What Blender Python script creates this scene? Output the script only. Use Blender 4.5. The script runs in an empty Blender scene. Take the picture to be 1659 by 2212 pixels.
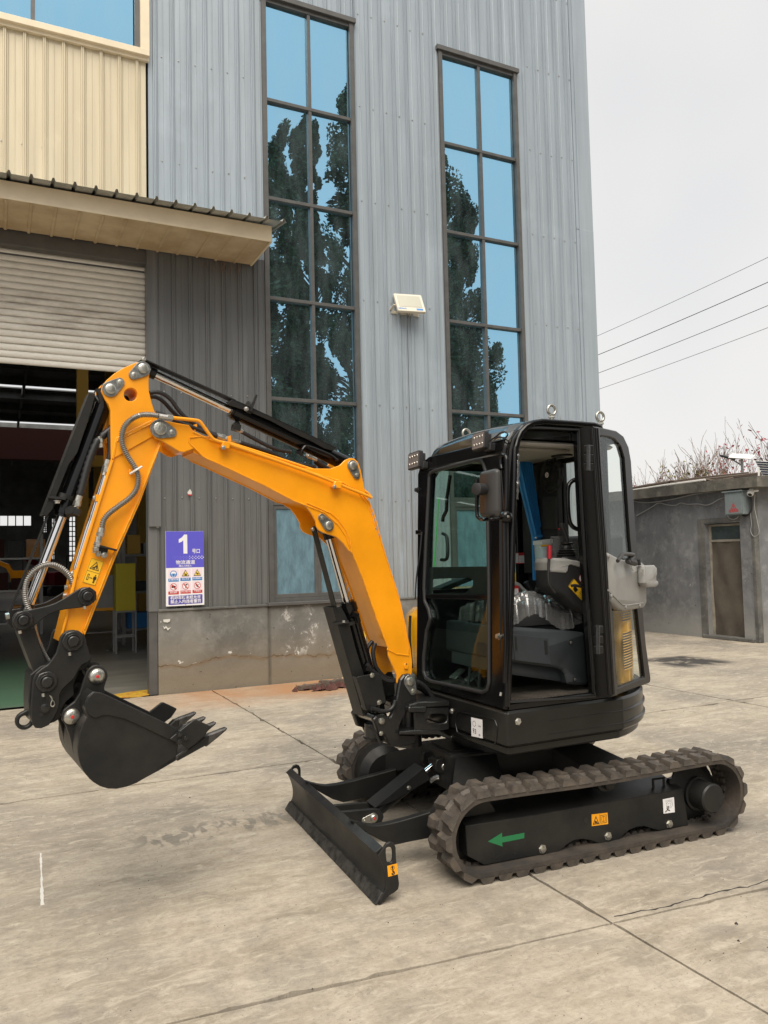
import bpy, math, random
from math import sin, cos, pi, radians, sqrt, atan2
from mathutils import Vector, Matrix
from mathutils.geometry import tessellate_polygon
random.seed(7)
V3 = Vector
scene = bpy.context.scene
COL = scene.collection

# ------------------------------------------------------------------ camera
CW, CH, CF, EYE = 1659.0, 2212.0, 1700.0, Vector((0, 0, 1.55))
CR = Matrix(((0.89706156, -0.00434928, -0.44188419), (-0.44132929, -0.05986968, -0.89534579), (-0.02256135, 0.99819673, -0.05562625)))
cam_d = bpy.data.cameras.new('camera'); cam = bpy.data.objects.new('camera', cam_d); COL.objects.link(cam)
cam.matrix_world = Matrix.Translation(EYE) @ CR.to_4x4()
cam_d.sensor_fit = 'VERTICAL'; cam_d.sensor_height = 36; cam_d.lens = 36 * CF / CH
cam_d.clip_start = .05; cam_d.clip_end = 2000
scene.camera = cam
# ------------------------------------------------------------------ sky, sun, exposure
SUN_EL, SUN_AZ = radians(58), radians(206)      # azimuth of the sun, clockwise from +Y
w = bpy.data.worlds.new('World'); scene.world = w; w.use_nodes = True
nt = w.node_tree; nt.nodes.clear()
o = nt.nodes.new('ShaderNodeOutputWorld')
sky = nt.nodes.new('ShaderNodeTexSky'); sky.sky_type = 'NISHITA'; sky.sun_disc = False
sky.sun_elevation = SUN_EL; sky.sun_rotation = SUN_AZ; sky.dust_density = 4
b1 = nt.nodes.new('ShaderNodeBackground'); b1.inputs[1].default_value = .10
nt.links.new(sky.outputs[0], b1.inputs[0])
b2 = nt.nodes.new('ShaderNodeBackground'); b2.inputs[1].default_value = 0.93
tc = nt.nodes.new('ShaderNodeTexCoord'); nz = nt.nodes.new('ShaderNodeTexNoise'); nz.inputs['Scale'].default_value = 2.2; nz.inputs['Detail'].default_value = 3
cr = nt.nodes.new('ShaderNodeValToRGB')
cr.color_ramp.elements[0].position = .3; cr.color_ramp.elements[0].color = (.755, .75, .745, 1)
cr.color_ramp.elements[1].position = .7; cr.color_ramp.elements[1].color = (.90, .865, .82, 1)
nt.links.new(tc.outputs['Generated'], nz.inputs['Vector']); nt.links.new(nz.outputs[0], cr.inputs[0]); nt.links.new(cr.outputs[0], b2.inputs[0])
mx = nt.nodes.new('ShaderNodeMixShader'); mx.inputs[0].default_value = .88
nt.links.new(b1.outputs[0], mx.inputs[1]); nt.links.new(b2.outputs[0], mx.inputs[2]); nt.links.new(mx.outputs[0], o.inputs[0])
sd = bpy.data.lights.new('sun', 'SUN'); sd.energy = 3.2; sd.angle = radians(50); sd.color = (1, .93, .82)
so = bpy.data.objects.new('sun', sd); COL.objects.link(so)
sdir = Vector((sin(SUN_AZ) * cos(SUN_EL), cos(SUN_AZ) * cos(SUN_EL), sin(SUN_EL)))
so.rotation_euler = sdir.to_track_quat('Z', 'Y').to_euler(); so.location = (0, -20, 30)
scene.view_settings.view_transform = 'Standard'; scene.view_settings.look = 'None'
scene.view_settings.exposure = 0.32; scene.view_settings.gamma = 1; scene.view_settings.use_curve_mapping = False

# ------------------------------------------------------------------ survey: photo measurements onto real planes
Z = dict(a=(0, 1350, 1.8433), b=(0, 2250, 1.7463), c=(500, 1350, 1.659), d=(1150, 1950, 2.1062), e=(1550, 1550, 1.58),
         g=(1050, 2750, 1.7463), h=(1600, 2700, 1.185), i=(2300, 1600, 2.011), j=(0, 0, 1.5082), k=(0, 600, 1.4426),
         l=(0, 1350, 1.5262), m=(600, 2050, 5.98), n=(1000, 0, 1.2291), o=(1950, 1650, 2.5523), p=(1950, 2150, 2.5523),
         q=(600, 2350, 1.8433), r=(0, 1900, 2.458), s=(1550, 1600, 3.318), t=(1500, 2650, 2.765), u=(2500, 2900, 3.318),
         w=(2200, 900, 2.0133), V=(0, 0, 0.54859))
def ray(zone, x, y):
    ox, oy, s = Z[zone]
    px, py = (ox + x / s) / 1.82278, (oy + y / s) / 1.82278
    return CR @ Vector(((px - CW / 2) / CF, -(py - CH / 2) / CF, -1))
class Plane:
    def __init__(s, O, e1, e2=(0, 0, 1)):
        s.O = Vector(O); s.e1 = Vector(e1).normalized(); s.e2 = Vector(e2).normalized(); s.n = s.e1.cross(s.e2).normalized()
    def w(s, a, b, c=0): return s.O + s.e1 * a + s.e2 * b + s.n * c
    def off(s, c): return Plane(s.O + s.n * c, s.e1, s.e2)
    def P(s, zone, x, y):
        d = ray(zone, x, y); t = (s.O - EYE).dot(s.n) / d.dot(s.n); q = EYE + d * t
        return q
    def sv(s, zone, pts):
        r = []
        for x, y in pts:
            q = s.P(zone, x, y) - s.O; r.append((q.dot(s.e1), q.dot(s.e2)))
        return r
def PY(y): return Plane((0, y, 0), (1, 0, 0))            # faces the camera (normal -Y)
def PX(x): return Plane((x, 0, 0), (0, -1, 0))           # normal -X
def PZ(z): return Plane((0, 0, z), (1, 0, 0), (0, 1, 0)) # normal +Z

# ------------------------------------------------------------------ materials
def mat(name, col, rough=.5, metal=0, noise=0, nscale=8, bump=0, bscale=40, spec=.5, coat=0, col2=None, stretch=None, detail=6, rvar=0):
    m = bpy.data.materials.new(name); m.use_nodes = True; n = m.node_tree; b = n.nodes['Principled BSDF']
    b.inputs['Base Color'].default_value = (*col, 1); b.inputs['Roughness'].default_value = rough; b.inputs['Metallic'].default_value = metal
    b.inputs['Specular IOR Level'].default_value = spec; b.inputs['Coat Weight'].default_value = coat; b.inputs['Coat Roughness'].default_value = .06
    if noise or bump or col2 or rvar:
        tc = n.nodes.new('ShaderNodeNewGeometry'); mp = n.nodes.new('ShaderNodeMapping'); n.links.new(tc.outputs['Position'], mp.inputs[0])
        if stretch: mp.inputs['Scale'].default_value = stretch
        t = n.nodes.new('ShaderNodeTexNoise'); t.inputs['Scale'].default_value = nscale; t.inputs['Detail'].default_value = detail; t.inputs['Roughness'].default_value = .62
        n.links.new(mp.outputs[0], t.inputs['Vector'])
        if noise or col2:
            r = n.nodes.new('ShaderNodeValToRGB'); c2 = col2 or tuple(c * (1 - noise) for c in col); c1 = col if col2 else tuple(min(1, c * (1 + noise * .6)) for c in col)
            r.color_ramp.elements[0].position = .36; r.color_ramp.elements[0].color = (*c2, 1)
            r.color_ramp.elements[1].position = .64; r.color_ramp.elements[1].color = (*c1, 1)
            n.links.new(t.outputs[0], r.inputs[0]); n.links.new(r.outputs[0], b.inputs['Base Color'])
        if rvar:
            mr = n.nodes.new('ShaderNodeMapRange'); mr.inputs[3].default_value = max(.02, rough - rvar); mr.inputs[4].default_value = min(1, rough + rvar)
            n.links.new(t.outputs[0], mr.inputs[0]); n.links.new(mr.outputs[0], b.inputs['Roughness'])
        if bump:
            t2 = n.nodes.new('ShaderNodeTexNoise'); t2.inputs['Scale'].default_value = bscale; t2.inputs['Detail'].default_value = 5
            n.links.new(mp.outputs[0], t2.inputs['Vector'])
            bp = n.nodes.new('ShaderNodeBump'); bp.inputs['Strength'].default_value = bump; bp.inputs['Distance'].default_value = .01
            n.links.new(t2.outputs[0], bp.inputs['Height']); n.links.new(bp.outputs[0], b.inputs['Normal'])
    return m
def glass(name, gloss=(1, 1, 1), trans=(.8, .88, .86), lo=.05, hi=.5, rough=.0, bump=0, film=None):
    m = bpy.data.materials.new(name); m.use_nodes = True; n = m.node_tree; n.nodes.clear()
    out = n.nodes.new('ShaderNodeOutputMaterial'); mix = n.nodes.new('ShaderNodeMixShader'); g = n.nodes.new('ShaderNodeBsdfGlossy'); t = n.nodes.new('ShaderNodeBsdfTransparent')
    g.inputs[0].default_value = (*gloss, 1); g.inputs['Roughness'].default_value = rough; t.inputs[0].default_value = (*trans, 1)
    lw = n.nodes.new('ShaderNodeLayerWeight'); lw.inputs[0].default_value = .35; mr = n.nodes.new('ShaderNodeMapRange'); mr.inputs[3].default_value = lo; mr.inputs[4].default_value = hi
    n.links.new(lw.outputs['Facing'], mr.inputs[0]); n.links.new(mr.outputs[0], mix.inputs[0]); n.links.new(t.outputs[0], mix.inputs[1]); n.links.new(g.outputs[0], mix.inputs[2]); dust = dust_ = None
    if film:
        df = n.nodes.new('ShaderNodeBsdfDiffuse'); df.inputs[0].default_value = (*film[1], 1); m2 = n.nodes.new('ShaderNodeMixShader'); m2.inputs[0].default_value = film[0]
        gp_ = n.nodes.new('ShaderNodeNewGeometry'); mq = n.nodes.new('ShaderNodeMapping'); mq.inputs['Scale'].default_value = (5, 5, 1.2); nq_ = n.nodes.new('ShaderNodeTexNoise'); nq_.inputs['Scale'].default_value = 1.5; nq_.inputs['Detail'].default_value = 6
        rq = n.nodes.new('ShaderNodeMapRange'); rq.inputs[1].default_value = .35; rq.inputs[2].default_value = .75; rq.inputs[3].default_value = film[0] * .4; rq.inputs[4].default_value = film[0] * 2.0
        n.links.new(gp_.outputs['Position'], mq.inputs[0]); n.links.new(mq.outputs[0], nq_.inputs['Vector']); n.links.new(nq_.outputs[0], rq.inputs[0]); n.links.new(rq.outputs[0], m2.inputs[0])
        n.links.new(mix.outputs[0], m2.inputs[1]); n.links.new(df.outputs[0], m2.inputs[2]); n.links.new(m2.outputs[0], out.inputs[0])
    else: n.links.new(mix.outputs[0], out.inputs[0])
    if bump:
        tc = n.nodes.new('ShaderNodeNewGeometry'); nn = n.nodes.new('ShaderNodeTexNoise'); nn.inputs['Scale'].default_value = 1.6; nn.inputs['Detail'].default_value = 1
        bp = n.nodes.new('ShaderNodeBump'); bp.inputs['Strength'].default_value = bump; bp.inputs['Distance'].default_value = .05
        n.links.new(tc.outputs['Position'], nn.inputs['Vector']); n.links.new(nn.outputs[0], bp.inputs['Height']); n.links.new(bp.outputs[0], g.inputs['Normal'])
    return m
class NB:   # small node builder for the layered surfaces
    def __init__(s, name, rough=.8, spec=.4):
        s.m = bpy.data.materials.new(name); s.m.use_nodes = True; s.n = s.m.node_tree; s.b = s.n.nodes['Principled BSDF']
        s.b.inputs['Roughness'].default_value = rough; s.b.inputs['Specular IOR Level'].default_value = spec
        s.pos = s.n.nodes.new('ShaderNodeNewGeometry').outputs['Position']
    def L(s, a, b): s.n.links.new(a, b)
    def map(s, scale=(1, 1, 1), loc=(0, 0, 0), rot=(0, 0, 0)):
        m = s.n.nodes.new('ShaderNodeMapping'); m.inputs['Scale'].default_value = scale; m.inputs['Location'].default_value = loc; m.inputs['Rotation'].default_value = rot
        s.L(s.pos, m.inputs[0]); return m.outputs[0]
    def noise(s, sc, det=6, vec=None, rough=.6, dist=0):
        t = s.n.nodes.new('ShaderNodeTexNoise'); t.inputs['Scale'].default_value = sc; t.inputs['Detail'].default_value = det; t.inputs['Roughness'].default_value = rough; t.inputs['Distortion'].default_value = dist
        s.L(vec or s.pos, t.inputs['Vector']); return t.outputs[0]
    def ramp(s, v, a, b, ca=(0, 0, 0), cb=(1, 1, 1)):
        r = s.n.nodes.new('ShaderNodeValToRGB'); r.color_ramp.elements[0].position = a; r.color_ramp.elements[1].position = b
        r.color_ramp.elements[0].color = (*ca, 1); r.color_ramp.elements[1].color = (*cb, 1); s.L(v, r.inputs[0]); return r.outputs[0]
    def mix(s, f, a, b, mode='MIX'):
        m = s.n.nodes.new('ShaderNodeMix'); m.data_type = 'RGBA'; m.blend_type = mode
        for sock, v in ((m.inputs[0], f), (m.inputs[6], a), (m.inputs[7], b)):
            if isinstance(v, (int, float)): sock.default_value = v
            elif isinstance(v, tuple): sock.default_value = (*v, 1)
            else: s.L(v, sock)
        return m.outputs[2]
    def math(s, op, a, b=0, clamp=False):
        m = s.n.nodes.new('ShaderNodeMath'); m.operation = op; m.use_clamp = clamp
        for i, v in enumerate((a, b)):
            if isinstance(v, (int, float)): m.inputs[i].default_value = v
            else: s.L(v, m.inputs[i])
        return m.outputs[0]
    def xyz(s):
        x = s.n.nodes.new('ShaderNodeSeparateXYZ'); s.L(s.pos, x.inputs[0]); return x.outputs
    def band(s, v, c, wd, soft):     # 1 inside |v-c|<wd, soft edge
        d = s.math('ABSOLUTE', s.math('SUBTRACT', v, c)); m = s.n.nodes.new('ShaderNodeMapRange'); m.inputs[1].default_value = wd; m.inputs[2].default_value = wd + soft
        m.inputs[3].default_value = 1; m.inputs[4].default_value = 0; s.L(d, m.inputs[0]); return m.outputs[0]
    def bump(s, h, st=.3, dist=.01):
        bp = s.n.nodes.new('ShaderNodeBump'); bp.inputs['Strength'].default_value = st; bp.inputs['Distance'].default_value = dist
        s.L(h, bp.inputs['Height']); s.L(bp.outputs[0], s.b.inputs['Normal'])
    def col(s, c): s.L(c, s.b.inputs['Base Color'])

M = {}
M['deepblack'] = mat('black_seal_profile', (.006, .006, .006), .38, spec=.25)
M['roofgloss'] = mat('cab_roof_paint', (.012, .012, .011), .12, noise=.2, nscale=5, coat=1, spec=.8)
M['transom'] = mat('dusty_transom_glass', (.05, .07, .07), .5, noise=.3, nscale=8)
M['orange'] = mat('orange_paint', (.90, .345, .006), .34, noise=.10, nscale=3, bump=.06, bscale=120, coat=.25, rvar=.08)
M['hoodyellow'] = mat('yellow_hood_paint', (.83, .40, .008), .25, noise=.05, nscale=3, coat=.4)
M['skirt'] = mat('dark_grey_body_paint', (.011, .011, .0105), .28, noise=.2, nscale=5, coat=.12, spec=.35, bump=.03, bscale=60)
M['black'] = mat('satin_black_paint', (.011, .0115, .012), .42, col2=(.022, .021, .019), nscale=5, bump=.05, bscale=90, rvar=.1, spec=.32)
M['gloss'] = mat('gloss_black_paint', (.005, .005, .0055), .16, noise=.2, nscale=5, bump=.02, bscale=30, coat=.1, spec=.32)
M['cast'] = mat('cast_black_paint', (.012, .012, .012), .32, bump=.25, bscale=60, coat=.2)
M['blackplastic'] = mat('black_plastic', (.018, .018, .019), .55, bump=.1, bscale=300)
M['rubberhose'] = mat('black_hose_rubber', (.014, .014, .015), .48)
M['zinc'] = mat('zinc_plate', (.30, .31, .30), .38, .85, noise=.3, nscale=60, bump=.1, bscale=80)
M['pinhead'] = mat('bright_zinc', (.50, .49, .44), .34, .9, noise=.2, nscale=90, bump=.15, bscale=70)
M['blackworn'] = mat('worn_black_edge', (.013, .013, .013), .4, col2=(.055, .052, .048), nscale=22, bump=.15, bscale=90, rvar=.1)
M['chrome'] = mat('chrome', (.75, .75, .76), .07, 1)
M['steelhose'] = mat('steel_spring_guard', (.36, .35, .33), .35, .8)
M['rubber'] = mat('track_rubber', (.050, .045, .040), .65, noise=.45, nscale=16, bump=.3, bscale=60, col2=(.098, .078, .060))
M['rubberedge'] = mat('track_rubber_wall', (.034, .030, .027), .7, nscale=7, bump=.3, bscale=50, col2=(.070, .056, .044))
M['trimgrey'] = mat('light_grey_trim', (.29, .287, .275), .5, noise=.08, nscale=10, bump=.08, bscale=250)
M['seatbase'] = mat('slate_grey_plastic', (.032, .038, .043), .45, noise=.12, nscale=8, bump=.05, bscale=200)
M['mat'] = mat('rubber_floor_mat', (.11, .098, .084), .42, noise=.3, nscale=14)
M['liner'] = mat('headliner', (.33, .31, .28), .7)
M['curtain'] = mat('blue_curtain', (.035, .27, .66), .6, noise=.15, nscale=6)
M['white'] = mat('white_plastic', (.75, .75, .73), .5)
M['whiteprint'] = mat('white_print', (.80, .79, .80), .5)
M['bottle'] = mat('milky_bottle', (.55, .66, .68), .35)
M['red'] = mat('red_plastic', (.28, .012, .02), .35)
M['redprint'] = mat('red_print', (.55, .03, .03), .5)
M['yellowprint'] = mat('yellow_print', (.86, .50, .02), .5)
M['orangeprint'] = mat('orange_sticker', (.86, .36, .01), .5)
M['blackprint'] = mat('black_print', (.012, .012, .012), .5)
M['greyprint'] = mat('grey_print', (.35, .35, .36), .5)
M['green'] = mat('green_print', (.015, .17, .06), .5)
M['greenedge'] = mat('green_glass_edge', (.12, .62, .16), .3)
M['purple'] = mat('violet_sign_print', (.105, .095, .56), .45)
M['purplelight'] = mat('light_violet_print', (.25, .24, .68), .45)
M['purpledark'] = mat('deep_violet_print', (.085, .075, .36), .45)
M['bluep'] = mat('blue_sign_print', (.03, .20, .52), .45)
M['pinkp'] = mat('pale_pink_print', (.80, .66, .72), .5)
M['yellowp'] = mat('yellow_sign_print', (.85, .60, .08), .5)
M['lens'] = mat('lamp_lens', (.22, .19, .18), .2, .2)
M['led'] = mat('lamp_reflector', (.7, .65, .6), .1, .9)
M['mirrorback'] = mat('mirror_housing', (.040, .038, .037), .45, bump=.1, bscale=250)
M['sheet'] = None
M['frame'] = mat('bronze_window_frame', (.105, .103, .100), .45, .2, noise=.15, nscale=6)
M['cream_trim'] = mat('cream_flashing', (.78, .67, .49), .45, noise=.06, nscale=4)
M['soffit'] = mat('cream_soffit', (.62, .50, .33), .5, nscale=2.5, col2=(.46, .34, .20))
M['roofsheet'] = mat('grey_roof_sheet', (.42, .43, .41), .5, .1, noise=.2, nscale=5)
M['cablew'] = mat('grey_cable', (.35, .35, .35), .6)
M['cableb'] = mat('dark_cable', (.02, .02, .024), .6)
M['lampbody'] = mat('floodlight_body', (.62, .58, .48), .4)
M['lampglass'] = mat('floodlight_glass', (.42, .41, .33), .2)
M['bolt'] = mat('bolt_zinc', (.5, .49, .46), .35, .8)
M['cabglass'] = glass('cab_glass', (.9, 1, .98), (.84, .93, .90), .03, .26)
M['doorglass'] = glass('door_glass', (.95, 1, 1), (.95, .97, .95), .02, .12)
M['tint'] = glass('blue_coated_glass', (.37, .73, 1.0), (.16, .27, .27), .74, .95, bump=.045, film=(.06, (.40, .52, .55)))
M['tintlow'] = glass('teal_glass', (.35, .55, .62), (.16, .26, .26), .25, .7, bump=.05, film=(.10, (.3, .38, .38)))
M['film'] = glass('clear_film', (1, 1, 1), (.80, .80, .80), .08, .6, .16, film=(.09, (.8, .8, .8)))
M['steel'] = mat('galvanised_tube', (.34, .34, .33), .4, .7)
M['yellowcab'] = mat('yellow_cabinet', (.52, .42, .02), .5)
M['wood'] = mat('old_wood', (.12, .09, .07), .85, noise=.4, nscale=12, bump=.4, bscale=30, stretch=(2, 12, 12))
M['rag'] = mat('dark_red_rag', (.09, .035, .028), .9, noise=.4, nscale=20, bump=.6, bscale=50)
M['bamboo'] = mat('bamboo', (.40, .30, .18), .6)
M['leaf'] = mat('poplar_leaf', (.050, .085, .030), .55, noise=.5, nscale=.8)
M['leafy'] = mat('yellow_leaf', (.16, .15, .035), .55, noise=.3, nscale=.8)
M['leafr'] = mat('red_leaf', (.28, .035, .05), .6, noise=.3, nscale=.8)
M['bark'] = mat('bark', (.10, .085, .07), .9, noise=.3, nscale=6)
M['twig'] = mat('twig', (.20, .14, .11), .9)
M['box'] = mat('grey_box_paint', (.20, .235, .24), .45, noise=.08, nscale=6)
M['netting'] = mat('brown_door_netting', (.105, .088, .068), .85, noise=.25, nscale=3, bump=.15, bscale=200)
M['doorframe'] = mat('old_door_frame', (.30, .27, .22), .7, noise=.25, nscale=8)
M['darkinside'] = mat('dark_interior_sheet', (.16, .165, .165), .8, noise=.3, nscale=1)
M['redm'] = mat('red_machine_paint', (.13, .006, .014), .4)
M['rust'] = mat('rust_red_beam', (.10, .030, .026), .7)
M['ochre'] = mat('ochre_steel', (.50, .30, .05), .6)
M['solar'] = mat('solar_cell', (.02, .025, .04), .2)
M['tape'] = mat('hazard_tape', (.62, .45, .03), .5, nscale=14, col2=(.45, .16, .05))
M['paper'] = mat('paper_scrap', (.62, .60, .56), .7)

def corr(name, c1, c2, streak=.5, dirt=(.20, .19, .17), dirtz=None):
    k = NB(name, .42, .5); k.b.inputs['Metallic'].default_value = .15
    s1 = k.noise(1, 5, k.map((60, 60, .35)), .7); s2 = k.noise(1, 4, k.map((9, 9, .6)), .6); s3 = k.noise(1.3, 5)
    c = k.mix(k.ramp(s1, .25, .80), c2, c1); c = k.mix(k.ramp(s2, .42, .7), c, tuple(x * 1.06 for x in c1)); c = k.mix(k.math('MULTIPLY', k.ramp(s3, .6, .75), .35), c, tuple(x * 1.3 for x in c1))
    if dirtz:
        z = k.xyz()[2]; m = k.n.nodes.new('ShaderNodeMapRange'); m.inputs[1].default_value = dirtz; m.inputs[2].default_value = 0.9; k.L(z, m.inputs[0])
        s4 = k.noise(1, 6, k.map((30, 30, 1.2)), .75)
        c = k.mix(k.math('MULTIPLY', m.outputs[0], k.ramp(s4, .38, .62)), c, dirt)
    k.col(c); rr = k.n.nodes.new('ShaderNodeMapRange'); rr.inputs[3].default_value = .3; rr.inputs[4].default_value = .55; k.L(s2, rr.inputs[0]); k.L(rr.outputs[0], k.b.inputs['Roughness'])
    k.bump(k.noise(2.5, 3), .12, .02); return k.m
M['sheet'] = corr('grey_wall_sheet', (.345, .398, .445), (.285, .33, .372), dirt=(.27, .26, .24), dirtz=3.5)
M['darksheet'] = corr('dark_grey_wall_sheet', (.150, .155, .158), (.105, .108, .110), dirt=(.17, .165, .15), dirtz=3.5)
M['creamsheet'] = corr('cream_wall_sheet', (.60, .53, .385), (.545, .475, .34))
M['shutter'] = corr('shutter_slat', (.42, .385, .32), (.36, .33, .27))
def shutter_m():
    k = NB('shutter_slat_paint', .5, .4); a = k.noise(1, 6, k.map((2, 2, 10)), .7); z = k.xyz()[2]
    c = k.mix(k.ramp(k.noise(1, 5, k.map((8, 8, 30)), .7), .3, .7), (.66, .635, .58), (.78, .755, .70))
    rust = k.math('MULTIPLY', k.math('MULTIPLY', k.band(z, 4.42, .12, .22), k.ramp(a, .42, .66)), .45); c = k.mix(rust, c, (.13, .085, .05)); k.col(c); return k.m
M['shutter'] = shutter_m()
def ground_m():
    k = NB('yard_concrete', .85, .3); X, Y, Zz = k.xyz()
    big = k.noise(.55, 7, None, .6, .6); mid = k.noise(2.6, 8, None, .68, .3); fine = k.noise(38, 8, None, .75); st = k.noise(1, 8, k.map((1.6, 7, 1), rot=(0, 0, .25)), .72, .5)
    c = k.mix(k.ramp(mid, .3, .72), (.24, .202, .152), (.43, .37, .288))
    c = k.mix(k.ramp(st, .38, .66), c, (.45, .395, .318)); c = k.mix(k.math('MULTIPLY', k.ramp(big, .46, .62), .75), c, (.19, .172, .148))
    c = k.mix(k.math('MULTIPLY', k.ramp(k.noise(1.7, 9, None, .68, 1.2), .50, .60), .5), c, (.25, .222, .182)); c = k.mix(k.math('MULTIPLY', k.ramp(fine, .46, .66), .30), c, (.12, .10, .078)); c = k.mix(k.math('MULTIPLY', k.ramp(k.noise(1, 9, k.map((7, 17, 1), rot=(0, 0, .12)), .78, .9), .50, .66), .7), c, (.52, .465, .375)); c = k.mix(k.math('MULTIPLY', k.ramp(k.noise(1, 9, k.map((9, 20, 1), loc=(5, 3, 0), rot=(0, 0, .2)), .8, 1.2), .54, .68), .5), c, (.15, .135, .115))
    sp = k.noise(90, 3, None, .6); c = k.mix(k.math('MULTIPLY', k.ramp(sp, .63, .7), .5), c, (.07, .06, .05))
    # scuffed band in front of the blade
    sc = k.math('MULTIPLY', k.band(k.math('ADD', Y, k.math('MULTIPLY', mid, .5)), 3.9, .25, .55), k.band(X, 1.0, .7, .5))
    
    # tyre prints: rows of blotches
    chk = k.noise(1, 2, k.map((15, 7, 1), rot=(0, 0, .5)), .5, .6); tm = k.math('MULTIPLY', k.band(k.math('ADD', Y, k.math('MULTIPLY', X, -.05)), 4.55, .10, .08), k.band(X, 1.25, .45, .2))
    c = k.mix(k.math('MULTIPLY', k.math('MULTIPLY', tm, k.ramp(chk, .47, .56)), .6), c, (.12, .112, .10))
    chk2 = k.noise(1, 2, k.map((5, 9, 1), rot=(0, 0, -.4)), .4); tm2 = k.math('MULTIPLY', k.band(X, 3.0, .35, .3), k.band(Y, 2.1, .5, .4))
    c = k.mix(k.math('MULTIPLY', k.math('MULTIPLY', tm2, k.ramp(chk2, .50, .66)), .25), c, (.12, .11, .10))
    ch3 = k.noise(1, 2, k.map((10, 5, 1), rot=(0, 0, .9)), .4); tm3 = k.math('MULTIPLY', k.band(X, .9, .9, .3), k.band(Y, 3.1, .35, .3))
    c = k.mix(k.math('MULTIPLY', k.math('MULTIPLY', tm3, k.ramp(ch3, .54, .70)), .22), c, (.13, .12, .11))
    # rust wash along the factory wall
    ru = k.math('MULTIPLY', k.band(k.math('ADD', Y, k.math('MULTIPLY', mid, .9)), 9.55, .35, .7), k.band(X, 3.4, 1.3, 1.0)); c = k.mix(k.math('MULTIPLY', ru, k.ramp(big, .25, .6)), c, (.36, .185, .085))
    # oil stain and cement patch by the outbuilding
    oi = k.math('MULTIPLY', k.band(X, 8.55, .35, .25), k.band(Y, 8.05, .35, .25)); c = k.mix(k.math('MULTIPLY', oi, k.ramp(mid, .38, .5)), c, (.05, .046, .042))
    # darker blotches right under the machine and next to its tracks
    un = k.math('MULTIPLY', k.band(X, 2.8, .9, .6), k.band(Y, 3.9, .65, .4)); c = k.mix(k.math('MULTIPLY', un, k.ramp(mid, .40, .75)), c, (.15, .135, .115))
    k.col(c); k.bump(k.mix(.5, fine, mid), .35, .012); return k.m
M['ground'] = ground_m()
M['joint'] = mat('joint_filler', (.035, .03, .026), .9)
def render_m(name, base, dark, light, low=None, stains=True, hdirt=1.0):
    k = NB(name, .85, .25); z = k.xyz()[2]; a = k.noise(1.1, 8, None, .65, .4); b = k.noise(5, 8, None, .7); v = k.noise(1, 6, k.map((5, 5, .5)), .7)
    c = k.mix(k.ramp(a, .35, .65), dark, base); c = k.mix(k.math('MULTIPLY', k.ramp(b, .5, .7), .5), c, light); c = k.mix(k.math('MULTIPLY', k.ramp(v, .5, .72), .45), c, dark)
    if low:
        m = k.n.nodes.new('ShaderNodeMapRange'); m.inputs[1].default_value = hdirt; m.inputs[2].default_value = 0; k.L(k.math('ADD', z, k.math('MULTIPLY', a, -.3)), m.inputs[0]); c = k.mix(k.math('MULTIPLY', m.outputs[0], .9), c, low)
    sp = k.noise(7, 6, None, .75, .5); sx = k.noise(1.6, 3); c = k.mix(k.math('MULTIPLY', k.ramp(sp, .66, .69), k.ramp(sx, .54, .60)), c, (.55, .54, .50))
    if name == 'plinth_render':
        X_, Y_, Z_ = k.xyz(); wv = k.noise(1.4, 4, k.map((1, 1, .05))); ln = k.math('ADD', Z_, k.math('MULTIPLY', wv, -.28)); f9 = k.noise(9, 6)
        zone = k.band(X_, 2.6, 1.2, .5)
        c = k.mix(k.math('MULTIPLY', zone, k.math('MULTIPLY', k.band(k.math('ADD', ln, k.math('MULTIPLY', f9, .05)), .225, .002, .035), .5)), c, (.19, .11, .05))
        c = k.mix(k.math('MULTIPLY', k.math('MULTIPLY', zone, k.ramp(k.noise(6, 4), .42, .58)), k.band(k.math('ADD', ln, k.math('MULTIPLY', f9, .09)), .25, .001, .006)), c, (.07, .05, .035))
        c = k.mix(k.math('MULTIPLY', k.math('MULTIPLY', zone, k.ramp(k.noise(11, 5), .60, .63)), k.band(ln, .24, .015, .02)), c, (.62, .60, .56))
        jn = k.band(X_, 3.04, .012, .02); c = k.mix(k.math('MULTIPLY', jn, .5), c, (.07, .065, .055))
        wz = k.math('MULTIPLY', k.band(X_, 3.75, .35, .4), k.band(Z_, .68, .25, .12)); c = k.mix(k.math('MULTIPLY', wz, k.ramp(k.noise(5, 8, None, .8, .6), .55, .62)), c, (.55, .53, .50))
    dk = k.noise(14, 3); c = k.mix(k.math('MULTIPLY', k.ramp(dk, .70, .73), .7), c, (.05, .045, .04))
    k.col(c); k.bump(k.mix(.5, b, sp), .5, .02); return k.m
M['plinth'] = render_m('plinth_render', (.215, .208, .188), (.115, .113, .105), (.33, .32, .295), (.215, .18, .13), hdirt=.55)
M['outwall'] = render_m('outbuilding_render', (.225, .228, .236), (.115, .118, .124), (.37, .37, .365), (.29, .285, .27), hdirt=.5)
M['slabc'] = render_m('roof_slab_concrete', (.20, .185, .155), (.07, .067, .06), (.30, .28, .235))
M['plasteredge'] = render_m('peeling_plaster', (.17, .165, .15), (.07, .07, .07), (.30, .29, .26))
def floor_m():
    k = NB('workshop_floor_paint', .35, .5); X, Y, q = k.xyz(); a = k.noise(.8, 6, k.map((1, 4, 1)), .6)
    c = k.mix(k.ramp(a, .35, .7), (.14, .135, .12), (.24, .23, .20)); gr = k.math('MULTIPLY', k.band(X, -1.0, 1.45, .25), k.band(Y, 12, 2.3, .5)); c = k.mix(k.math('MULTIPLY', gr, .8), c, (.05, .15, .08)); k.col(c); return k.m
M['wfloor'] = floor_m()

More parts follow.
